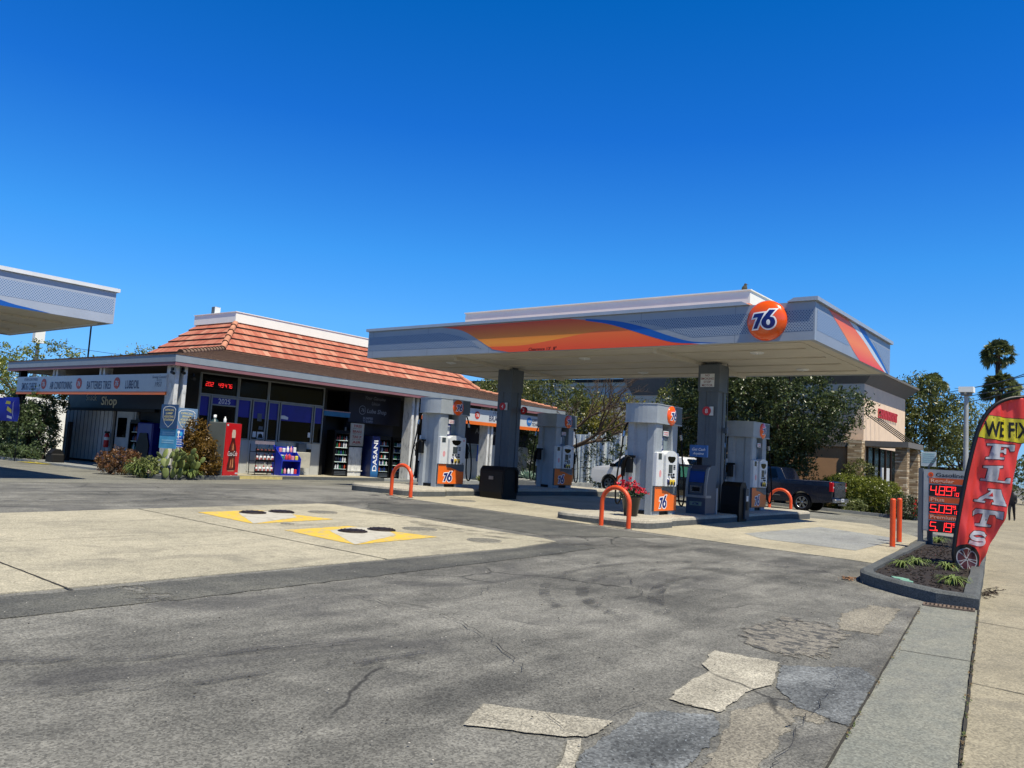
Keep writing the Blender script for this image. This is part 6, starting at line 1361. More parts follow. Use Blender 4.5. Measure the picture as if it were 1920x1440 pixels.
# ---- dark blue pickup, parked nose away
tk = thing('pickup_truck', 'dark blue pickup seen from the rear with a bright alloy wheel', 'pickup truck', (37.85, 10.75, G(37, 12) - .02), PI / 2)
M_tb = paint('truck_midnight', '#0a1226', .25, var=.1, coat=.35); tw = lambda x, z: 1.0 - .10 * max(0, (z - 1.3)) * 1.6 - .05 * max(0, .6 - z)
zc = .43
prof = [(.0, .55), (.18, .48)] + archs([], (1.32,), .49, zc) + [(3.2, .36)] + archs([], (4.95,), .49, zc) + [(5.75, .5), (5.85, .8), (5.82, 1.15), (5.6, 1.24), (4.4, 1.32), (3.75, 1.90), (3.5, 1.95), (2.5, 1.95), (2.3, 1.90), (2.05, 1.42), (.02, 1.42), (-.03, 1.2)]
body(prof, tw, 'body', M_tb, tk)
for s_ in (-1, 1):
    for x in (1.32, 4.95): wheel(tk, x, s_ * .86, .42, s_)
    pane(tk, [(2.42, 1.45), (3.05, 1.42), (3.05, 1.85), (2.55, 1.86)], s_, tw); pane(tk, [(3.12, 1.42), (4.1, 1.36), (3.68, 1.84), (3.12, 1.86)], s_, tw)
    mb = MB(); mb.box(2.3, 4.2, s_ * 1.0, s_ * 1.0 + .012 * s_, .66, .69); mb.build('side_trim', M_chrome, tk)
    mb = MB(); mb.box(-.05, .14, s_ * .86, s_ * 1.01, .98, 1.38, 0, bev=.03); mb.box(-.056, -.045, s_ * .88, s_ * .98, 1.14, 1.20, 1); mb.build('tail_light', [paint('tail_red', '#b3121c', .15), M_offw], tk)
mb = MB(); mb.box(-.075, -.02, -.84, .84, .72, 1.40, bev=.02); tg = mb.build('tailgate', M_tb, tk)
mb = MB(); mb.text('CHEVROLET', (-.076, 0, 1.1), UY, UZ, .15, 0, off=.005, bold=.02, fit=1.2); mb.box(-.085, -.078, -.12, .12, 1.28, 1.33, 1); mb.build('lettering', [M_greyd, M_blk], tg)
mb = MB(); mb.box(-.18, .02, -.98, .98, .5, .66, 0, bev=.05); mb.box(-.20, -.18, -.98, -.4, .60, .64, 0); bpr = mb.build('bumper', M_chrome, tk)
mb = MB(); mb.box(-.19, -.182, -.2, .2, .54, .68, 0); mb.text('8K42', (-.19, 0, .57), UY, UZ, .08, 1, off=.003, bold=.01, fit=.26); mb.build('licence_plate', [M_offw, M_navyp], bpr)
mb = MB(); mb.box(-.32, 0, -.04, .04, .36, .44); mb.ico((-.32, 0, .47), .035, 0, 1); mb.build('tow_hitch', M_chrome, tk)
for s_ in (-1, 1): mb = MB(); mb.box(4.05, 4.2, s_ * .98, s_ * 1.2, 1.36, 1.56, bev=.03); mb.build('mirror', M_blk, tk)
mb = MB(); mb.add([(2.27, -.72, 1.50), (2.27, .72, 1.50), (2.40, .68, 1.86), (2.40, -.68, 1.86)], [(3, 2, 1, 0)]); mb.v = [v - Vector((.035 + .0, 0, 0)) for v in mb.v]; mb.build('rear_window', M_glass, tk)
# ---- white SUV facing left
sv = thing('white_suv', 'white luxury four by four parked facing left behind the pumps', 'car', (32.5, 14.9, .14), PI / 2)
M_cw = paint('car_white', '#e4e5e4', .25, var=.03, coat=.6); vw = lambda x, z: .97 - .16 * max(0, z - 1.05) - .05 * max(0, .6 - z)
SL = 5.1
prof = [(.05, .5), (.2, .38)] + archs([], (1.0,), .44, .38) + [(2.6, .32)] + archs([], (4.05,), .44, .38) + [(4.85, .42), (5.05, .6), (5.02, .98), (4.85, 1.10), (4.15, 1.20), (3.45, 1.68), (3.1, 1.76), (.75, 1.74), (.5, 1.70), (.12, 1.2), (.0, .9)]
body(prof, vw, 'body', M_cw, sv)
mb = MB(); mb.prism([(.72, 1.752), (.6, 1.70), (3.2, 1.735), (3.0, 1.775)], -.72, .72, 0, 'y'); mb.build('roof', M_cw, sv)
for s_ in (-1, 1):
    for x in (1.0, 4.05): wheel(sv, x, s_ * .85, .38, s_, rim=M_greyd)
    for P_ in ([(.55, 1.18), (1.0, 1.16), (1.0, 1.62), (.72, 1.62)], [(1.05, 1.16), (1.95, 1.15), (1.95, 1.66), (1.05, 1.63)], [(2.02, 1.15), (3.98, 1.16), (3.36, 1.63), (2.02, 1.66)]): pane(sv, P_, s_, vw)
    mb = MB(); mb.box(3.8, 3.95, s_ * .96, s_ * 1.14, 1.14, 1.30, bev=.03); mb.build('mirror', M_blk, sv)
    mb = MB(); mb.box(2.05, 2.2, s_ * .965, s_ * .99, 1.02, 1.05); mb.build('door_handle', M_greyd, sv)
    mb = MB(); mb.box(1.5, 3.55, s_ * .955, s_ * .985, .34, .42); mb.build('sill', M_blk, sv)
    mb = MB(); mb.box(4.75, 5.0, s_ * .7, s_ * .93, .82, .95, bev=.03); mb.build('headlight', paint('lamp_clear', '#c6cfd4', .1), sv)
    mb = MB(); mb.box(-.02, .1, s_ * .75, s_ * .93, .85, 1.15, bev=.03); mb.build('tail_light', paint('tail_red', '#b3121c', .15), sv)
mb = MB(); mb.add([(.08, -.7, 1.22), (.08, .7, 1.22), (.46, .62, 1.66), (.46, -.62, 1.66)], [(3, 2, 1, 0)]); mb.v = [v + Vector((-.03, 0, .01)) for v in mb.v]; mb.build('rear_window', M_glass, sv)
mb = MB(); mb.add([(4.10, -.78, 1.22), (4.10, .78, 1.22), (3.47, .66, 1.66), (3.47, -.66, 1.66)], [(0, 1, 2, 3)]); mb.v = [v + Vector((.03, 0, .02)) for v in mb.v]; mb.build('windscreen', M_glass, sv)
# ---- dark saloon at the middle pumps
sd_ = thing('dark_sedan', 'black saloon between the pump with the flower pot and the cash machine', 'car', (28.6, 15.9, .15), -PI / 2)
M_cb = paint('car_black', '#0c1014', .15, var=.1, coat=.8); sw_ = lambda x, z: .90 - .26 * max(0, z - .88) - .05 * max(0, .5 - z)
prof = [(.0, .5), (.15, .32)] + archs([], (.95,), .38, .33) + [(2.3, .24)] + archs([], (3.75,), .38, .33) + [(4.55, .32), (4.7, .5), (4.66, .7), (4.3, .80), (3.55, .92), (2.75, 1.36), (2.3, 1.42), (1.7, 1.40), (1.3, 1.32), (.65, 1.0), (.1, .95), (-.02, .8)]
body(prof, sw_, 'body', M_cb, sd_)
for s_ in (-1, 1):
    for x in (.95, 3.75): wheel(sd_, x, s_ * .8, .33, s_, rim=M_greyd)
    pane(sd_, [(1.05, .98), (1.95, .95), (1.95, 1.34), (1.5, 1.32)], s_, sw_, m=paint('tinted_green_glass', '#3f7a6c', .08, spec=.8)); pane(sd_, [(2.02, .95), (3.3, .93), (2.68, 1.31), (2.02, 1.35)], s_, sw_, m=MATS['tinted_green_glass'])
    mb = MB(); mb.box(3.0, 3.14, s_ * .9, s_ * 1.05, .92, 1.04, bev=.02); mb.build('mirror', M_cb, sd_)
    mb = MB(); mb.tube([(1.0, s_ * (sw_(1, .96) + .012), .965), (1.45, s_ * (sw_(1, 1.32) + .012), 1.345), (2.0, s_ * (sw_(1, 1.36) + .01), 1.375), (2.7, s_ * (sw_(1, 1.33) + .01), 1.335), (3.35, s_ * (sw_(1, .94) + .012), .94)], .01, 5); mb.build('window_trim', M_chrome, sd_)
mb = MB(); mb.add([(3.5, -.72, .95), (3.5, .72, .95), (2.78, .6, 1.36), (2.78, -.6, 1.36)], [(0, 1, 2, 3)]); mb.v = [v + Vector((.02, 0, .02)) for v in mb.v]; mb.build('windscreen', M_glass, sd_)
# ---- pedestrian beyond the flag
# ================================================================== FOLIAGE HELPERS
def foliage(name, dark, light, scale=1.2, tr=.3):
    if name in MATS: return MATS[name]
    t = NT(name); n = t.noise(scale, 3, .6); f = t.noise(scale * 14, 2)
    k = t.ramp(t.math('MULTIPLY_ADD', n, .55, t.math('MULTIPLY', f, .45)), [(.34, dark), (.66, light)])
    d = t.n.new('ShaderNodeBsdfDiffuse'); r_ = t.n.new('ShaderNodeBsdfTranslucent'); m_ = t.n.new('ShaderNodeMixShader'); m_.inputs[0].default_value = tr
    g = t.n.new('ShaderNodeBsdfGlossy'); g.inputs['Roughness'].default_value = .38; m2 = t.n.new('ShaderNodeMixShader'); m2.inputs[0].default_value = .04
    t.link(k, d.inputs[0]); t.link(k, r_.inputs[0]); t.link(d.outputs[0], m_.inputs[1]); t.link(r_.outputs[0], m_.inputs[2]); t.link(m_.outputs[0], m2.inputs[1]); t.link(g.outputs[0], m2.inputs[2]); t.link(m2.outputs[0], t.out.inputs[0])
    MATS[name] = t.m; return t.m
def leaf(mb, q, s, rd, up=.3, mi=0, asp=.55):
    n_ = Vector((rd.gauss(0, 1), rd.gauss(0, 1), rd.gauss(up, 1))); n_ = n_.normalized() if n_.length > .01 else Vector((0, 0, 1))
    u_ = n_.orthogonal().normalized(); a = rd.uniform(0, 6.3); v_ = n_.cross(u_); u2 = (u_ * math.cos(a) + v_ * math.sin(a)) * s; v2 = n_.cross(u2) * asp
    mb.add([q - u2, q + v2 * .8, q + u2, q - v2 * .8], [(0, 1, 2, 3)], mi, False)
def in_blob(rd, c, r, shell=.55):
    while True:
        p_ = Vector((rd.uniform(-1, 1), rd.uniform(-1, 1), rd.uniform(-1, 1)))
        if p_.length <= 1: break
    L = p_.length or 1; p_ = p_ / L * (shell + (1 - shell) * L if rd.random() < .75 else L)
    return Vector((c[0] + p_.x * r[0], c[1] + p_.y * r[1], c[2] + p_.z * r[2]))
def clumpy(mb, blobs, n, s, rd, clump=.35, per=26, up=.3, mi=0, tips=None):
    """leaves gathered in clumps spread through several ellipsoids"""
    vol = [b[1][0] * b[1][1] * b[1][2] for b in blobs]; tot = sum(vol)
    for (c, r), v in zip(blobs, vol):
        k = max(2, int(n * v / tot / per))
        for _ in range(k):
            q = in_blob(rd, c, r); cr = clump * rd.uniform(.5, 1.25)
            if tips is not None: tips.append(q)
            for _ in range(per):
                o = Vector((rd.gauss(0, .45), rd.gauss(0, .45), rd.gauss(0, .38))) * cr; leaf(mb, q + o, s * rd.uniform(.6, 1.25), rd, up, mi)
M_bark = paint('bark_brown', '#4a3c30', .95, var=.35, scale=9, bump=.6); M_barkp = paint('bark_pale', '#cfc5b0', .9, var=.25, scale=9)
def limbs(mb, base, tips, r0, rd, z1, n=14, trunk_r=None):
    """trunk then limbs to a sample of clump centres"""
    base = Vector(base); top = base + Vector((rd.uniform(-.2, .2), rd.uniform(-.2, .2), z1))
    mb.tube([base, base.lerp(top, .5) + Vector((rd.uniform(-.1, .1), rd.uniform(-.1, .1), 0)), top], [r0 * 1.15, r0, r0 * .8], 9)
    for q in rd.sample(tips, min(n, len(tips))):
        m1 = top.lerp(q, .35) + Vector((rd.uniform(-.3, .3), rd.uniform(-.3, .3), rd.uniform(0, .4))); m2 = top.lerp(q, .7) + Vector((rd.uniform(-.3, .3), rd.uniform(-.3, .3), rd.uniform(-.1, .3)))
        mb.tube([top - Vector((0, 0, r0)), m1, m2, q], [r0 * .55, r0 * .34, r0 * .2, r0 * .06], 6)
def tree(name, lab, base, blobs, n, s, mat, seed, trunk=.2, z1=2.0, group=None, cat='tree', clump=.45, per=26, nl=14, bark=None, up=.3):
    root = thing(name, lab, cat, base, 0, group); rd = random.Random(seed); B_ = Vector(base)
    mb = MB(); tips = []; clumpy(mb, [((Vector(c) - B_), r) for c, r in blobs], n, s, rd, clump, per, up, 0, tips); mb.build('crown', mat, root)
    mb = MB(); limbs(mb, (0, 0, 0), tips, trunk, rd, z1, nl); mb.build('trunk', bark or M_bark, root); return root
def shrub(name, lab, base, blobs, n, s, mat, seed, group=None, clump=.14, per=18, up=.3, stems=10):
    root = thing(name, lab, 'shrub', base, 0, group); rd = random.Random(seed); B_ = Vector(base)
    mb = MB(); tips = []; clumpy(mb, [((Vector(c) - B_), r) for c, r in blobs], n, s, rd, clump, per, up, 0, tips); mb.build('foliage', mat, root)
    mb = MB()
    for q in rd.sample(tips, min(stems, len(tips))): mb.tube([(rd.uniform(-.05, .05), rd.uniform(-.05, .05), -.05), q * .5 + Vector((0, 0, .05)), q], [.02, .012, .005], 5)
    mb.build('stems', M_bark, root); return root
F_oak = foliage('leaf_oak', '#1e2812', '#5c6a3c', .9, .22); F_yel = foliage('leaf_yellow_green', '#4f5a1e', '#a89c3f', 1.3); F_mid = foliage('leaf_mid', '#2c381a', '#7a8040', 1.0)
F_ivy = foliage('leaf_ivy', '#20301a', '#6f8256', 2.2); F_red = foliage('leaf_bronze', '#33260e', '#8a6a28', 2.0, .2); F_hed = foliage('leaf_hedge', '#34441a', '#969c3a', 1.0)
F_blk = foliage('leaf_dark', '#1a2412', '#4a5a34', 1.0, .15); F_pale = foliage('leaf_pale', '#48562c', '#99a060', 1.6); F_palm = foliage('leaf_palm', '#28341f', '#7b8352', .6)
F_redg = foliage('leaf_red_green', '#32331a', '#8f6140', 5, .2)

# ================================================================== BACKGROUND BUILDINGS
M_stuc = paint('stucco_pale', '#ecd2b6', .9, var=.06, scale=2, bump=.2); M_stuc2 = paint('stucco_tan', '#c69a72', .9, var=.06, scale=2, bump=.2); M_corn = paint('cornice_grey', '#6f6d69', .8, var=.08)
M_stone = NT('ledge_stone'); _s = M_stone.sep()
_cv = M_stone.n.new('ShaderNodeCombineXYZ'); _r = M_stone.math('FLOOR', M_stone.math('DIVIDE', _s[2], .095)); M_stone.link(_r, _cv.inputs[2]); M_stone.link(M_stone.math('FLOOR', M_stone.math('ADD', M_stone.math('DIVIDE', M_stone.math('ADD', _s[0], _s[1]), .42), M_stone.math('MULTIPLY', _r, .37))), _cv.inputs[0])
_w = M_stone.n.new('ShaderNodeTexWhiteNoise'); M_stone.link(_cv.outputs[0], _w.inputs[0]); _e = M_stone.ramp(M_stone.math('FRACT', M_stone.math('DIVIDE', _s[2], .095)), [(0, 1), (.16, 0), (.9, 0), (1, 1)])
_b = M_stone.mix(M_stone.math('MULTIPLY', _e, .85), M_stone.ramp(_w.outputs['Value'], [(0, '#8a7358'), (.5, '#b7a07e'), (1, '#dccdb0')]), '#2b2219'); M_stone.bump(M_stone.math('SUBTRACT', 1.0, _e), .8, .04); M_stone = M_stone.done(_b, .9)
rb = thing('restaurant_building', 'pale stucco restaurant with stone pillars and a grey flared cornice', 'building', (52, 15, -.4))
zb = -.4
mb = MB(); mb.box(47.4, 57.3, 12.2, 17, zb, 6.75); wb(mb, 'wall', M_stuc, rb)
mb = MB()
def flare(mb, x0, x1, y0, y1, z0, z1, e, mi=0):
    A = [(x0, y0, z0), (x1, y0, z0), (x1, y1, z0), (x0, y1, z0)]; B_ = [(x0 - e, y0 - e, z1), (x1 + e, y0 - e, z1), (x1 + e, y1 + e, z1), (x0 - e, y1 + e, z1)]
    mb.add(A + B_, [(0, 3, 2, 1), (4, 5, 6, 7), (0, 1, 5, 4), (1, 2, 6, 5), (2, 3, 7, 6), (3, 0, 4, 7)], mi)
flare(mb, 47.38, 57.32, 12.18, 17.02, 6.7, 7.35, .62); mb.box(46.7, 58.0, 11.5, 17.7, 7.351, 7.48); wb(mb, 'cornice', M_corn, rb)
mb = MB(); mb.box(47.6, 56.5, 17.01, 27, zb, 6.1); wb(mb, 'wall', M_stuc, rb); mb = MB(); flare(mb, 47.55, 56.6, 17.8, 27.05, 6.05, 7.6, .7); wb(mb, 'cornice', M_corn, rb)
mb = MB(); mb.box(46.9, 47.38, 12.9, 17.2, zb, 3.1); wb(mb, 'low_wall', M_stuc2, rb)
mb = MB(); mb.box(46.8, 47.42, 12.85, 17.3, 3.101, 3.35); wb(mb, 'ledge', M_corn, rb)
for x0, x1, y0, y1, z1 in ((46.7, 47.3, 12.1, 12.84, 3.5), (46.7, 47.3, 17.2, 17.9, 3.1), (47.6, 48.2, 10.0, 10.6, 3.2), (50.3, 50.9, 10.0, 10.6, 3.2)):
    mb = MB(); mb.box(x0, x1, y0, y1, zb, z1); wb(mb, 'stone_pillar', M_stone, rb)
mb = MB(); mb.box(47.4, 51.0, 9.95, 12.19, 3.25, 3.42); mb.box(47.35, 51.05, 9.88, 9.95, 3.2, 3.5); mb.box(47.3, 47.35, 9.88, 12.19, 3.2, 3.5); wb(mb, 'awning', M_corn, rb)
for i in range(4):
    x_ = 47.8 + i * .95; mb = MB(); mb.tube([(x_, 12.19, 5.0), (x_, 10.1, 3.45)], .03, 6); wb(mb, 'awning_rod', M_blk, rb)
mb = MB(); mb.box(48.0, 56.2, 12.14, 12.19, zb, 3.2, 0)
for i in range(7): mb.box(48.0 + i * 1.35, 48.08 + i * 1.35, 12.08, 12.14, zb, 3.2, 1)
for i in range(3): mb.box(49.5 + i * 1.4, 50.2 + i * 1.4, 12.10, 12.135, .9, 2.1, 2)
wb(mb, 'shop_window', [M_glass, paint('frame_brown', '#3a2a22', .5), M_offw], rb)
mb = MB()
for i in range(11): mb.box(50.4 + i * .42, 50.6 + i * .42, 12.12, 12.19, 5.0, 5.55, 0); mb.box(50.42 + i * .42, 50.72 + i * .42, 12.11, 12.118, 5.2 if i % 2 else 5.42, 5.3 if i % 2 else 5.52, 0)
wb(mb, 'red_channel_letters', paint('letters_red', '#c43b44', .5), rb)
mb = MB(); mb.box(46.6, 47.5, 10.2, 11.6, zb, .55); wb(mb, 'planter_wall', M_stone, rb)
gb = thing('grey_building', 'long grey commercial building behind the trees', 'building', (62, 40, 0))
M_gr = paint('render_grey', '#bdb8b0', .9, var=.06, scale=.6); M_gb = paint('render_beige', '#cdbda6', .9, var=.06, scale=.6)
mb = MB(); mb.box(60, 70, 30.8, 53.5, -.5, 8.0, 0); wb(mb, 'wall', M_gr, gb); mb = MB(); mb.box(59.8, 70.2, 30.6, 53.7, 8.001, 8.35, 0); mb.box(59.7, 70.3, 30.5, 53.8, 8.351, 8.62, 1); wb(mb, 'parapet', [M_gb, M_blk], gb)
mb = MB(); mb.box(60.6, 70, 20, 30.79, 5.9, 8.8, 0); mb.box(60.6, 70, 20, 30.79, -.5, 5.899, 1); wb(mb, 'wall', [M_gr, M_gb], gb)
# white corrugated screen behind the SUV
p_ = seen(1078, 830, X=44); q_ = seen(1152, 828, X=44)
wf = thing('corrugated_fence', 'tall white corrugated screen behind the white four by four', 'fence', (44, (p_.y + q_.y) / 2, -.4))
mb = MB()
yy = p_.y; i = 0
while yy > q_.y - .8:
    mb.box(44 - (.04 if i % 2 else 0), 44.08, yy - .2, yy, -.5, 3.15 - (p_.y - yy) * .0); yy -= .2; i += 1
wb(mb, 'panel', paint('corrugated_white', '#c9d3d6', .5, var=.12, scale=2), wf)
for k_ in range(5):
    mb = MB(); y_ = p_.y - k_ * 1.15; mb.box(43.86, 43.95, y_ - .06, y_ + .06, -.5, 3.3); wb(mb, 'post', M_offw, wf)
# black railing fence + ivy at the left end of the shop
rf = thing('railing_fence', 'black iron railing fence in the shade at the left of the shop', 'fence', bl(2.4, 17.5, .1), BR)
mb = MB()
for i in range(24): mb.box(-.01, .01, -3 + i * .16, -2.98 + i * .16, 0, 1.85)
mb.box(-.015, .015, -3, .8, 1.6, 1.64); mb.box(-.015, .015, -3, .8, .15, .19); mb.build('rails', M_blk, rf)
wh = thing('white_wall', 'bright white building wall glimpsed through the leaves left of the shop', 'wall', bl(7, 21.5, 0), BR)
mb = MB(); mb.box(-4, 4, 0, .3, 0, 3.1); mb.build('wall', M_par, wh)
# ================================================================== TREES
gz = lambda x, y: G(x, y)
tree('oak_tree', 'large dark evergreen oak standing behind the pickup', (43.0, 15.2, -.35), [((42.5, 17.8, 5.2), (2.6, 2.8, 2.4)), ((42.3, 14.8, 4.9), (2.4, 2.6, 2.6)), ((42.0, 12.9, 4.3), (1.7, 1.7, 1.3)), ((42.0, 11.6, 4.9), (1.2, 1.35, 1.0)), ((43, 20.0, 4.0), (2.4, 2.0, 2.4)), ((43, 16.2, 2.6), (2.2, 2.6, 1.7)), ((43.5, 19.4, 6.6), (2.2, 2.6, 1.6)), ((42.4, 15.0, 1.4), (1.4, 1.9, 1.2)), ((42.6, 18.8, 1.3), (1.4, 1.9, 1.4))], 62000, .095, F_oak, 21, .28, 1.9, clump=.42, per=24, nl=34)
tree('evergreen_tree', 'dark leafy evergreen showing between the right column and the flower pump', (45.5, 22.8, -.3), [((45, 22.4, 4.4), (1.8, 1.6, 2.2)), ((45, 23.6, 1.8), (1.8, 2.2, 1.8)), ((45.5, 25.6, 1.2), (1.5, 1.6, 1.5))], 14000, .09, F_mid, 22, .18, 1.5, clump=.4, nl=12)
tree('leafy_tree', 'broad green tree filling the gap above the shop roof end', (52, 38, -.4), [((51, 40.5, 5.8), (3, 3.4, 2.3)), ((50.5, 36.0, 5.6), (3, 3.2, 2.6)), ((50, 32.8, 4.2), (2.4, 2.6, 2.4)), ((51, 44, 5.4), (2.2, 2.4, 1.9)), ((51, 38, 3.2), (2.4, 4, 1.8))], 26000, .12, F_mid, 23, .3, 2.2, clump=.55, nl=18)
tree('yellow_green_tree', 'bright yellow green bushy tree above the white corrugated screen', (47, 27.6, -.4), [((46.5, 27.6, 4.7), (1.5, 2.3, 1.3)), ((46.8, 26.4, 3.4), (1.3, 1.8, 1.5)), ((47, 29.4, 3.4), (1.4, 1.8, 1.2))], 8000, .09, F_yel, 24, .16, 2.2, clump=.36, nl=8)
tree('dark_hedge_tree', 'very dark shaded evergreen mass under the bare branches', (46.5, 30.5, -.4), [((47, 30.5, 2.4), (1.4, 2.8, 1.6)), ((47.2, 27.0, 1.6), (1.2, 2.4, 1.3)), ((46, 33.6, 1.8), (1.4, 1.8, 2.0))], 9000, .09, F_blk, 25, .15, 1.2, clump=.4, nl=6)
# bare spring tree: recursive pale twigs
bt = thing('bare_tree', 'leafless pale grey tree spreading above the far pump', 'tree', (36.5, 24.4, -.2))
rd = random.Random(77); mb = MB(); tw_ = MB()
def branch(p_, d_, L, r, lv):
    q1 = p_ + d_ * L * .5 + Vector((rd.uniform(-1, 1), rd.uniform(-1, 1), rd.uniform(-.3, .6))) * L * .07; q2 = p_ + d_ * L
    (mb if lv < 3 else tw_).tube([p_, q1, q2], [r, r * .82, r * .62], 6 if lv < 3 else 4, caps=False)
    if lv >= 6: return
    for k_ in range(3 if lv < 2 else rd.choice((2, 3, 3))):
        a = Vector((rd.gauss(0, 1), rd.gauss(0, 1), rd.gauss(.12, .6))).normalized(); nd = (d_ * (.95 if lv else .35) + a * (.62 if lv else .95)).normalized()
        if nd.z < -.15: nd.z *= -.5
        branch(q2 if rd.random() < .75 else q1, nd, L * rd.uniform(.66, .86), r * .58, lv + 1)
branch(Vector((0, 0, 0)), Vector((0, 0, 1)), 2.3, .19, 0)
mb.build('trunk', M_barkp, bt); tw_.build('twigs', M_barkp, bt)
tree('leafy_tree', 'light green tree rising beyond the planter left of the lamp post', (62, 13.0, -.5), [((61, 14.5, 5.4), (2.0, 2.4, 2.6)), ((61, 12.2, 4.6), (2.0, 2.4, 2.8)), ((61, 10.2, 5.2), (1.8, 1.9, 2.2)), ((61, 12.0, 7.2), (1.4, 2.2, 1.6)), ((61, 14.0, 2.4), (1.5, 1.9, 1.8))], 22000, .11, F_mid, 31, .2, 2.0, clump=.42, per=18, nl=22)
tree('leafy_tree', 'thin pale tree with sparse leaves between the lamp post and the palms', (75, 11.5, -.5), [((75, 11.2, 6.0), (2, 2.6, 2.4)), ((75, 12.2, 3.8), (2, 2.4, 2.4))], 4200, .12, F_pale, 32, .2, 2.4, clump=.5, per=14, nl=20)
def palm(lab, base, h, rr, seed, n=80):
    root = thing('palm_tree', lab, 'palm tree', base, 0, 'fan palms beyond the street'); rd = random.Random(seed)
    mb = MB(); mb.tube([(0, 0, 0), (.1, .05, h * .5), (0, 0, h)], [.26, .2, .18], 8); mb.build('trunk', M_bark, root)
    mb = MB()
    for i in range(n):
        a = rd.uniform(0, 2 * PI); e = rd.uniform(-.75, 1.35); d_ = Vector((math.cos(a) * math.cos(e), math.sin(a) * math.cos(e), math.sin(e))); st = Vector((0, 0, h)) + d_ * .1; hub = st + d_ * rr * rd.uniform(.30, .62)
        s_ = (Matrix.Rotation(rd.uniform(-1.3, 1.3), 3, d_) @ d_.cross(Vector((0, 0, 1))).normalized()); mb.tube([st, hub], .02, 4, 0, False); up = s_.cross(d_)
        for k_ in range(11):
            an = -1.25 + 2.5 * k_ / 10; fd = (d_ * math.cos(an) + s_ * math.sin(an)).normalized(); L = rr * .42 * rd.uniform(.8, 1.1); sd2 = fd.cross(up).normalized() * .07; m_ = hub + fd * L * .6 - Vector((0, 0, .03 * rr)); tp = hub + fd * L - Vector((0, 0, rr * rd.uniform(.08, .2)))
            mb.add([hub, m_ + sd2, tp, m_ - sd2], [(0, 1, 2, 3)], 0)
    for i in range(60):
        a = rd.uniform(0, 2 * PI); z_ = h - rd.uniform(.2, rr * 1.3); r_ = rd.uniform(.2, .5) * (1 - (h - z_) / (rr * 1.7)); mb.add([(r_ * math.cos(a), r_ * math.sin(a), z_), (.7 * r_ * math.cos(a + .5), .7 * r_ * math.sin(a + .5), z_ - .7), (.7 * r_ * math.cos(a - .2), .7 * r_ * math.sin(a - .2), z_ - .6)], [(0, 1, 2)], 1)
    mb.build('crown', [F_palm, M_bark], root); return root
a_ = seen(1871, 664, X=85); palm('tall slender fan palm, the highest of the two by the right edge', (85, a_.y, -.5), a_.z + .5, 1.6, 1, 95)
a_ = seen(1876, 728, X=70); palm('shorter fan palm below the tallest one, just above the red banner', (70, a_.y, -.5), a_.z + .5, 1.55, 2, 95)
a_ = seen(1746, 725, X=88); palm('fan palm half hidden behind the light green tree', (88, a_.y, -.5), a_.z + .5, 1.6, 3)
# hedge and shrubs before the restaurant
def hb(px, py, X): return tuple(seen(px, py, X=X))
shrub('clipped_hedge', 'large rounded yellow green hedge behind the bollards', (43.5, 11.2, -.35), [((43.5, 12.2, .6), (1.2, 1.5, .95)), ((43.5, 10.7, .55), (1.2, 1.4, .95)), ((43.2, 11.5, .75), (1.1, 1.5, .8))], 36000, .055, F_hed, 41, clump=.16, per=22)
shrub('shrub', 'bright green upright shrub above the hedge against the stone pillar', (45.6, 11.9, -.3), [((45.6, 11.9, 1.6), (.7, .9, .8))], 2400, .06, F_mid, 42, clump=.2)
shrub('shrub', 'dark round shrub right of the two orange bollards', (40.5, 8.6, -.38), [((40.5, 8.6, .2), (.7, .75, .62))], 3200, .05, F_blk, 43, clump=.16)
shrub('shrub', 'small grassy shrub at the foot of the clipped hedge', (41.6, 11.1, -.38), [((41.6, 11.1, 0.0), (.5, .6, .42))], 1500, .05, F_pale, 44, clump=.14)
sheet('planting_strip', [(41.0, 6.8), (47.2, 8.6), (47.2, 20), (40.8, 20)], .02, M_mulch)
mbk = MB()
for (a, b) in (((40.9, 6.7), (40.7, 13.5)), ((40.7, 13.5), (40.7, 20))):
    for k_ in range(7):
        u, v = k_ / 7, (k_ + 1) / 7; xa, ya, xb, yb_ = a[0] + (b[0] - a[0]) * u, a[1] + (b[1] - a[1]) * u, a[0] + (b[0] - a[0]) * v, a[1] + (b[1] - a[1]) * v
        mbk.add([(xa - .08, ya, G(xa, ya)), (xb - .08, yb_, G(xb, yb_)), (xb - .08, yb_, G(xb, yb_) + .14), (xa - .08, ya, G(xa, ya) + .14), (xb + .08, yb_, G(xb, yb_) + .14), (xa + .08, ya, G(xa, ya) + .14)], [(1, 0, 3, 2), (2, 3, 5, 4)])
tag(mbk.build('kerb_strip', M_util), kind='structure')
# ---- planting bed at the shop corner
bed = [(14.35, 31.2), (13.75, 27.2), (13.15, 24.9), (13.3, 24.25), (14.6, 24.3), (16.35, 24.62), (16.3, 25.6), (15.1, 26.0), (15.2, 31.2)]
pb = thing('corner_planting_bed', 'grey-kerbed planting bed wrapping the left front corner of the shop', 'planter', (14.4, 26, 0))
mb = MB(); ring(mb, bed, grow(bed, -.13), -.02, .15); mb.v = [v for v in mb.v]; wb(mb, 'kerb', M_kerb, pb)
mb = MB(); drape(mb, grow(bed, -.1), .10); wb(mb, 'soil', paint('bed_soil', '#4a3d31', .95, var=.4, scale=12, bump=.6), pb)
rd = random.Random(8)
mb = MB()
for i in range(60):
    x, y = rd.uniform(13.5, 16), rd.uniform(24.5, 27.5); mb.ico((x, y, .13 + G(x, y)), rd.uniform(.03, .07), 0, 1, (1, 1, .6), jitter=.2, rnd=rd)
wb(mb, 'pebbles', paint('pebble', '#b3aa9a', .8, var=.3), pb)['kind'] = 'stuff'
def gp(px, py, z=.2): v = seen(px, py, z=z); return v
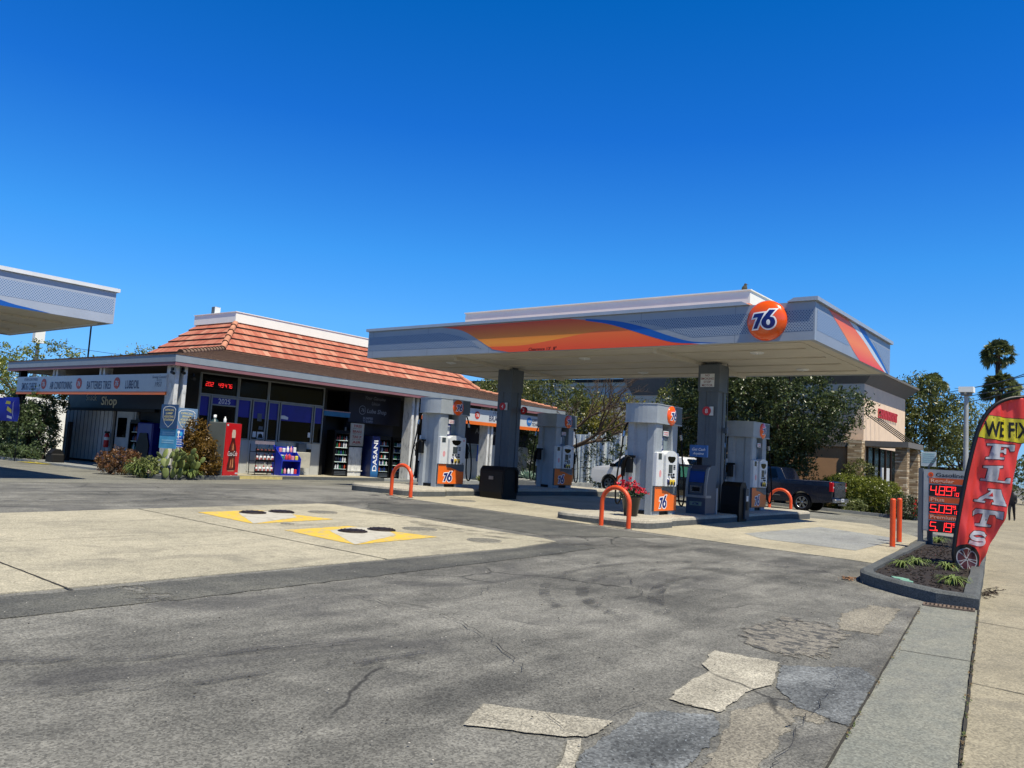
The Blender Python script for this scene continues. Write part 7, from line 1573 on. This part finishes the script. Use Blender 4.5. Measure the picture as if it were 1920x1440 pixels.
def at_px(px, py, z=.2): return tuple(gp(px, py, z))
a_ = at_px(205, 884); shrub('shrub', 'low rounded shrub with reddish and green leaves at the back of the corner bed', a_, [((a_[0] + .3, a_[1], .55), (.75, .62, .42))], 3000, .045, F_redg, 51, clump=.12)
a_ = at_px(262, 890); shrub('shrub', 'loose light green shrub between the low red shrub and the cactus', a_, [((a_[0] + .2, a_[1], .45), (.55, .6, .36))], 1500, .05, F_pale, 52, clump=.12)
tuft(a_[0] + .1, a_[1] + .1, .5, .5, 110, 'spiky yellow green clump beside the cactus', 14, w=.014, z=.18, group='spiky clumps in the corner bed')
a_ = at_px(372, 893, .22)
shrub('bronze_bush', 'tall cone-shaped bronze leaved bush left of the red drink machine', (a_[0] + .45, a_[1] + .45, .2), [((a_[0] + .3, a_[1] + .6, .65), (.78, .70, .55)), ((a_[0] + .25, a_[1] + .6, 1.15), (.60, .55, .48)), ((a_[0] + .15, a_[1] + .65, 1.65), (.38, .34, .40)), ((a_[0] + .1, a_[1] + .65, 2.0), (.2, .2, .22))], 9000, .05, F_red, 53, clump=.15, per=22, stems=16)
tuft(a_[0] - .35, a_[1] - .15, .35, .3, 70, 'small spiky green clump in front of the bronze bush', 15, w=.012, z=.18, group='spiky clumps in the corner bed')
# prickly pear
cc = at_px(313, 893, .2); pear = thing('prickly_pear', 'prickly pear cactus with flat green pads under the shield signs', 'cactus', (cc[0] + .3, cc[1] + .1, .16))
M_pad_ = NT('cactus_pad'); _v = M_pad_.ramp(M_pad_.voro(16), [(.02, 1), (.06, 0)]); M_pad_ = M_pad_.done(M_pad_.mix(M_pad_.math('MULTIPLY', _v, .6), M_pad_.mix(M_pad_.noise(4), '#3d4c26', '#7f8a48'), '#c9c08a'), .6)
rd = random.Random(19)
def cpad(base, d_, L, yaw, lv):
    d_ = d_.normalized(); s_ = Vector((math.cos(yaw), math.sin(yaw), 0)); s_ = (s_ - d_ * s_.dot(d_)).normalized(); n_ = d_.cross(s_); c_ = base + d_ * L * .48
    mb = MB(); M_ = Matrix((s_.to_4d(), n_.to_4d(), d_.to_4d(), (0, 0, 0, 1))).transposed(); M_[0][3], M_[1][3], M_[2][3] = c_; M_[3] = (0, 0, 0, 1)
    mb.ico((0, 0, 0), L * .5, 0, 2, (.62, .13, 1.0), M=M_); mb.build('pad', M_pad_, pear)
    if lv < 3:
        for k_ in range(rd.choice((1, 2, 2)) if lv else 2):
            cpad(base + d_ * L * .9 + s_ * rd.uniform(-.2, .2) * L, d_ + Vector((rd.uniform(-.7, .7), rd.uniform(-.7, .7), rd.uniform(0, .5))), L * rd.uniform(.75, 1.0), yaw + rd.uniform(-1.2, 1.2), lv + 1)
for k_ in range(9): cpad(Vector((rd.uniform(-.6, .7), rd.uniform(-.55, .45), 0)), Vector((rd.uniform(-.45, .45), rd.uniform(-.35, .35), 1)), rd.uniform(.30, .40), rd.uniform(-1.3, .3), rd.choice((0, 1, 1)))
# rosettes
def rosette(x, y, r, lab, seed, m, z=None, name='agave', n=34, group='agaves by the right end of the shop'):
    root = thing(name, lab, 'agave', (x, y, z if z is not None else G(x, y) + .05), 0, group); rd = random.Random(seed); mb = MB()
    for i in range(n):
        a = i * 2.4; e = .15 + 1.15 * (i / n); L = r * (1.05 - .35 * i / n); d_ = Vector((math.cos(a) * math.cos(e), math.sin(a) * math.cos(e), math.sin(e))); s_ = Vector((-math.sin(a), math.cos(a), 0)) * r * .10; p1 = d_ * L * .5; p2 = d_ * L + Vector((0, 0, -.06 * L))
        mb.add([d_ * .03 - s_ * .6, d_ * .03 + s_ * .6, p1 + s_ + Vector((0, 0, .02)), p1 - s_ + Vector((0, 0, .02)), p2], [(0, 1, 2, 3), (3, 2, 4)], 0)
    mb.build('leaves', m, root); return root
M_agave = foliage('leaf_agave', '#5d7a70', '#a9bfae', 3, .1)
a_ = seen(988, 895, X=33); rosette(33, a_.y, .75, 'pale blue-green agave rosette right of the left canopy column', 1, M_agave, z=.35)
a_ = seen(1002, 897, X=33.6); rosette(33.6, a_.y, .6, 'smaller pale agave beside the left far pump', 2, M_agave, z=.3)
a_ = seen(893, 893, X=27.5); rosette(27.8, a_.y, .5, 'yellow-green agave under the banner behind the left pump', 3, F_pale, z=.25)
a_ = seen(1005, 905, X=33); mb = MB(); mb.box(32.3, 36.5, a_.y - 1.2, a_.y + 2.6, -.1, .30); tag(mb.build('planter_kerb', M_util), 'low concrete planter edge below the agaves', 'planter')
a_ = seen(985, 860, X=35.5); shrub('screen_shrub', 'dark dense climbing shrub filling the space behind the left far pump', (36, a_.y, -.1), [((36, a_.y + .6, 1.6), (.9, 1.7, 1.7)), ((36, a_.y - 1.4, 1.4), (.9, 1.5, 1.6)), ((38, a_.y - 3.4, 1.6), (.9, 1.2, 1.8))], 11000, .06, F_blk, 61, clump=.22, per=20, stems=24)
# ivy and trees at the left edge
iv = thing('ivy_hedge', 'tall ivy-covered hedge at the left edge of the forecourt', 'hedge', (14.2, 36.2, .1)); rd = random.Random(71)
mb = MB(); clumpy(mb, [((0, .2, 1.2), (.8, 1.5, 1.3)), ((0, 2.4, 1.4), (.9, 1.8, 1.4)), ((-.1, 4.8, 1.3), (.9, 1.8, 1.2)), ((.2, -.4, 2.4), (.6, 1.0, .9)), ((-.6, 1.5, .35), (.5, 3.6, .35))], 34000, .065, rd, .2, 20); mb.build('foliage', F_ivy, iv)
mb = MB()
for k_ in range(14): y_ = rd.uniform(-1.2, 5.5); mb.tube([(0, y_, 0), (rd.uniform(-.2, .2), y_ + rd.uniform(-.3, .3), 1.1), (rd.uniform(-.3, .3), y_ + rd.uniform(-.4, .4), 2.2)], [.04, .03, .01], 5)
mb.build('stems', M_bark, iv)
mb = MB(); drape(mb, [(13.4, 33.9), (15.2, 34.4), (15.2, 50), (12.9, 50)], .11, 0, .12); tag(mb.build('planter_kerb', M_util), 'pale concrete edge under the ivy hedge', 'planter kerb')
sheet('yellow_kerb_ramp', [(13.0, 34.6), (13.9, 31.4), (14.9, 31.6), (14.2, 34.2)], .03, paint('ramp_yellow', '#d9c41e', .7, var=.12, scale=5))
tree('leafy_tree', 'leafy olive green tree at the far left behind the ivy hedge', (22, 55, 0), [((22, 55, 5.0), (3, 3.4, 2.3)), ((21, 60, 4.6), (3, 3, 2.4)), ((21.5, 57, 2.6), (2.4, 3, 1.6)), ((20, 64, 4.5), (3, 4, 3))], 15000, .10, F_hed, 72, .3, 2.0, clump=.5, nl=14)
tree('leafy_tree', 'small sparse tree behind the left canopy beside the white box sign', (27, 52, 0), [((27, 51.5, 6.2), (1.6, 2.4, 1.1)), ((27, 54, 5.9), (1.6, 1.8, 1.2))], 1700, .10, F_pale, 73, .16, 4.0, clump=.5, per=12, nl=16)
tree('leafy_tree', 'wispy treetop showing above the shop eave beside the orange roof', (33, 45.5, 0), [((33, 45.6, 7.0), (1.2, 2.2, .8)), ((33, 44.6, 7.9), (.8, .8, .6))], 1300, .10, F_pale, 74, .14, 5.2, clump=.45, per=12, nl=16)
for i, (px_, lab) in enumerate(((150, 'a'),)):
    pass
# white box sign on a post and a dark pole behind the shop
a_ = seen(72, 636, X=22); bs = thing('box_sign', 'plain white box sign on a dark post behind the shop eave', 'sign', (22, a_.y, .1))
mb = MB(); mb.box(-.3, .3, -.22, .22, a_.z - .35, a_.z + .5); mb.build('box', M_par, bs); mb = MB(); mb.cyl((0, 0, 0), (0, 0, a_.z - .35), .11, n=10); mb.build('post', M_greyd, bs)
a_ = seen(168, 640, X=24); up_ = thing('utility_pole', 'thin dark pole rising behind the shop below the left canopy', 'pole', (24, a_.y, .1)); mb = MB(); mb.cyl((0, 0, 0), (0, 0, a_.z + 1.4), .055, n=8); mb.build('pole', M_blk, up_)
# blue banner at the left edge
a_ = seen(0, 760, X=13.0); b_ = seen(36, 760, X=13.2); w_ = 2.4
lb = thing('blue_banner', 'blue banner with yellow and white shield graphics at the left edge', 'banner', (13.2, b_.y, .1))
zt = seen(30, 745, X=13.2).z - .1; z0_ = seen(30, 790, X=13.2).z - .1
mb = MB(); gy = 12
vs = []; fs = []
for i in range(gy + 1):
    for j_ in range(5): u = i / gy; vs.append((.05 * math.sin(u * 9) + .04 * math.sin(u * 5 + j_), u * w_, z0_ + (zt - z0_) * j_ / 4 - .1 * u * 0))
for i in range(gy):
    for j_ in range(4): fs.append((i * 5 + j_, i * 5 + j_ + 1, (i + 1) * 5 + j_ + 1, (i + 1) * 5 + j_))
mb.add(vs, fs, 0, True); cb = mb.build('cloth', cloth('banner_blue', '#1d30c4'), lb)
M_by = cloth('banner_gold', '#e2d84a'); M_bw = cloth('banner_pale', '#e8ecf0'); zz = (z0_ + zt) / 2; hh = zt - z0_
mb = MB(); pt = lambda y, z: (-.11, y, z)
for k_, (P, mi) in enumerate((([(.12, zz - hh * .42), (.28, zz - hh * .2), (.34, zz + hh * .25), (.2, zz + hh * .36), (.30, zz + hh * .25), (.24, zz - hh * .2)], 1), ([(.38, zz - hh * .18), (.9, zz - hh * .05), (.85, zz + hh * .12), (.42, zz - .02)], 0), ([(.3, zz - hh * .42), (.8, zz - hh * .36), (.8, zz - hh * .26), (.3, zz - hh * .32)], 1), ([(.6, zz + hh * .2), (1.1, zz + hh * .22), (1.0, zz + hh * .35), (.6, zz + hh * .32)], 0))):
    mb.add([pt(y, z) for y, z in P][::-1], [list(range(len(P)))], mi)
mb.build('shield_graphic', [M_by, M_bw], cb); mb = MB()
for y_ in (0, w_): mb.cyl((.06, y_, 0), (.06, y_, zt + .05), .02, n=6)
mb.build('stakes', M_blk, lb)
# street lamp beyond the banner, wires, parked cars far down the street, walker
a_ = seen(1812, 736, X=32); sl_ = thing('street_lamp', 'white shoebox street lamp on a pale tapered pole', 'street lamp', (32, a_.y, -.1))
zt = a_.z + .1; mb = MB(); mb.cyl((0, 0, 0), (0, 0, zt), .10, .07, 12); mb.build('pole', paint('lamp_pole', '#a9aba8', .5), sl_)
mb = MB(); mb.box(-.2, .2, -.24, .22, zt, zt + .19, 0, bev=.0); mb.lathe([(.18, zt - .11), (.2, zt), (0, zt)][::-1], 20, 1); mb.lathe([(0, zt - .12), (.18, zt - .11)], 20, 1); mb.build('lamp_head', [M_par, paint('lamp_bowl', '#6f6f68', .4)], sl_)
def wire(a, b, sag, lab, r=.02):
    a, b = Vector(a), Vector(b); pts = [a.lerp(b, i / 12) - Vector((0, 0, sag * 4 * (i / 12) * (1 - i / 12))) for i in range(13)]
    mb = MB(); mb.tube(pts, r, 4); tag(mb.build('overhead_wire', M_blk), lab, 'overhead wire', 'overhead wires along the street')
wp_ = [(seen(1925, 704, X=40), seen(1700, 742, X=90)), (seen(1925, 719, X=40), seen(1700, 756, X=90)), (seen(1925, 728, X=40), seen(1700, 768, X=90)), (seen(1925, 700, X=42), seen(1790, 728, X=88))]
up2 = seen(1700, 700, X=95)
for i, (a, b) in enumerate(wp_): wire(a, b, .25, ('topmost overhead wire beside the palms', 'second overhead wire down beside the palms', 'lowest overhead wire beside the palms', 'faint upper wire crossing behind the taller palm')[i], .022)
wire(seen(60, 640, X=24), seen(420, 690, X=40), .1, 'single thin wire over the shop eave at the left', .015)
# walker
wk_ = seen(1897, 950, X=52); pe = thing('person', 'distant person in dark clothes walking, half hidden by the banner', 'person', (52, wk_.y, -.45), PI)
me = bpy.data.meshes.new('body'); J = [(0, 0, .92), (0, 0, 1.15), (0, 0, 1.42), (.01, 0, 1.52), (.02, 0, 1.64), (0, -.19, 1.38), (-.06, -.24, 1.12), (.05, -.22, .9), (0, .19, 1.38), (.1, .23, 1.12), (.2, .2, .95), (0, -.09, .88), (.14, -.10, .5), (.05, -.1, .08), (.2, -.1, .03), (0, .09, .88), (-.1, .10, .5), (-.3, .1, .14), (-.18, .1, .05)]
E_ = [(0, 1), (1, 2), (2, 3), (3, 4), (2, 5), (5, 6), (6, 7), (2, 8), (8, 9), (9, 10), (0, 11), (11, 12), (12, 13), (13, 14), (0, 15), (15, 16), (16, 17), (17, 18)]
RR = [.15, .15, .16, .06, .10, .065, .05, .035, .065, .05, .035, .1, .07, .05, .04, .1, .07, .05, .04]
me.from_pydata(J, E_, []); me.materials.append(paint('dark_clothes', '#17191f', .8)); po = bpy.data.objects.new('body', me); C.objects.link(po); po.parent = pe
po.modifiers.new('skin', 'SKIN'); 
for v_, r_ in zip(me.skin_vertices[0].data, RR): v_.radius = (r_, r_)
me.skin_vertices[0].data[0].use_root = True; sm_ = po.modifiers.new('sub', 'SUBSURF'); sm_.levels = sm_.render_levels = 2
mb = MB(); mb.ico((.0, 0, 1.70), .10, 0, 2, (1, .9, 1.1)); mb.build('hair', M_bark, pe)
# far street frontage beyond the right edge: low walls, parked car, dark hill of trees
mb = MB(); mb.box(66, 67, -3.0, -1.2, -.5, .9); 
fc = thing('parked_car', 'tiny pale car parked far down the street at the right edge', 'car', (66, 1.2, -.5), 0)
body([(.0, .35), (4.4, .35), (4.5, .7), (3.6, .85), (2.9, 1.35), (1.2, 1.38), (.3, .95), (0, .9)], lambda x, z: .85, 'body', M_cw, fc); pane(fc, [(1.0, .92), (3.2, .9), (2.8, 1.28), (1.3, 1.3)], 1, lambda x, z: .85); pane(fc, [(1.0, .92), (3.2, .9), (2.8, 1.28), (1.3, 1.3)], -1, lambda x, z: .85)
for x_ in (.8, 3.6):
    for s_ in (-1, 1): wheel(fc, x_, s_ * .75, .32, s_)
tree('leafy_tree', 'dark green tree at the far right edge down the street', (95, 3.5, -.5), [((95, 4.5, 3.0), (3, 4, 2.8)), ((95, -1, 3.6), (3, 4, 3.6)), ((95, 8, 2.4), (3, 3, 2.4))], 6000, .2, F_mid, 81, .3, 1.5, clump=.8, per=20, nl=8)
tree('leafy_tree', 'low distant tree line behind the price board', (100, 15, -.5), [((100, 14, 2.4), (3, 5, 2.6)), ((100, 22, 2.6), (3, 5, 2.8))], 5000, .2, F_blk, 82, .3, 1.2, clump=.8, nl=8)
ww = thing('white_building', 'small white building far beyond the planter', 'building', (78, 12.8, -.5)); mb = MB(); mb.box(-2, 2, -1.2, 1.6, 0, 2.9); mb.build('wall', M_par, ww); mb = MB(); mb.box(-2.2, 2.2, -1.4, 1.8, 2.901, 3.2); mb.build('roof', M_tilegap, ww)
rp = seen(1714, 925, X=46); mb = MB(); mb.cyl((0, 0, 0), (0, 0, 1.0), .13, n=12); tag(mb.build('bollard', M_red, loc=(46, rp.y, -.5)), 'red bollard far off beside the restaurant entrance', 'bollard')
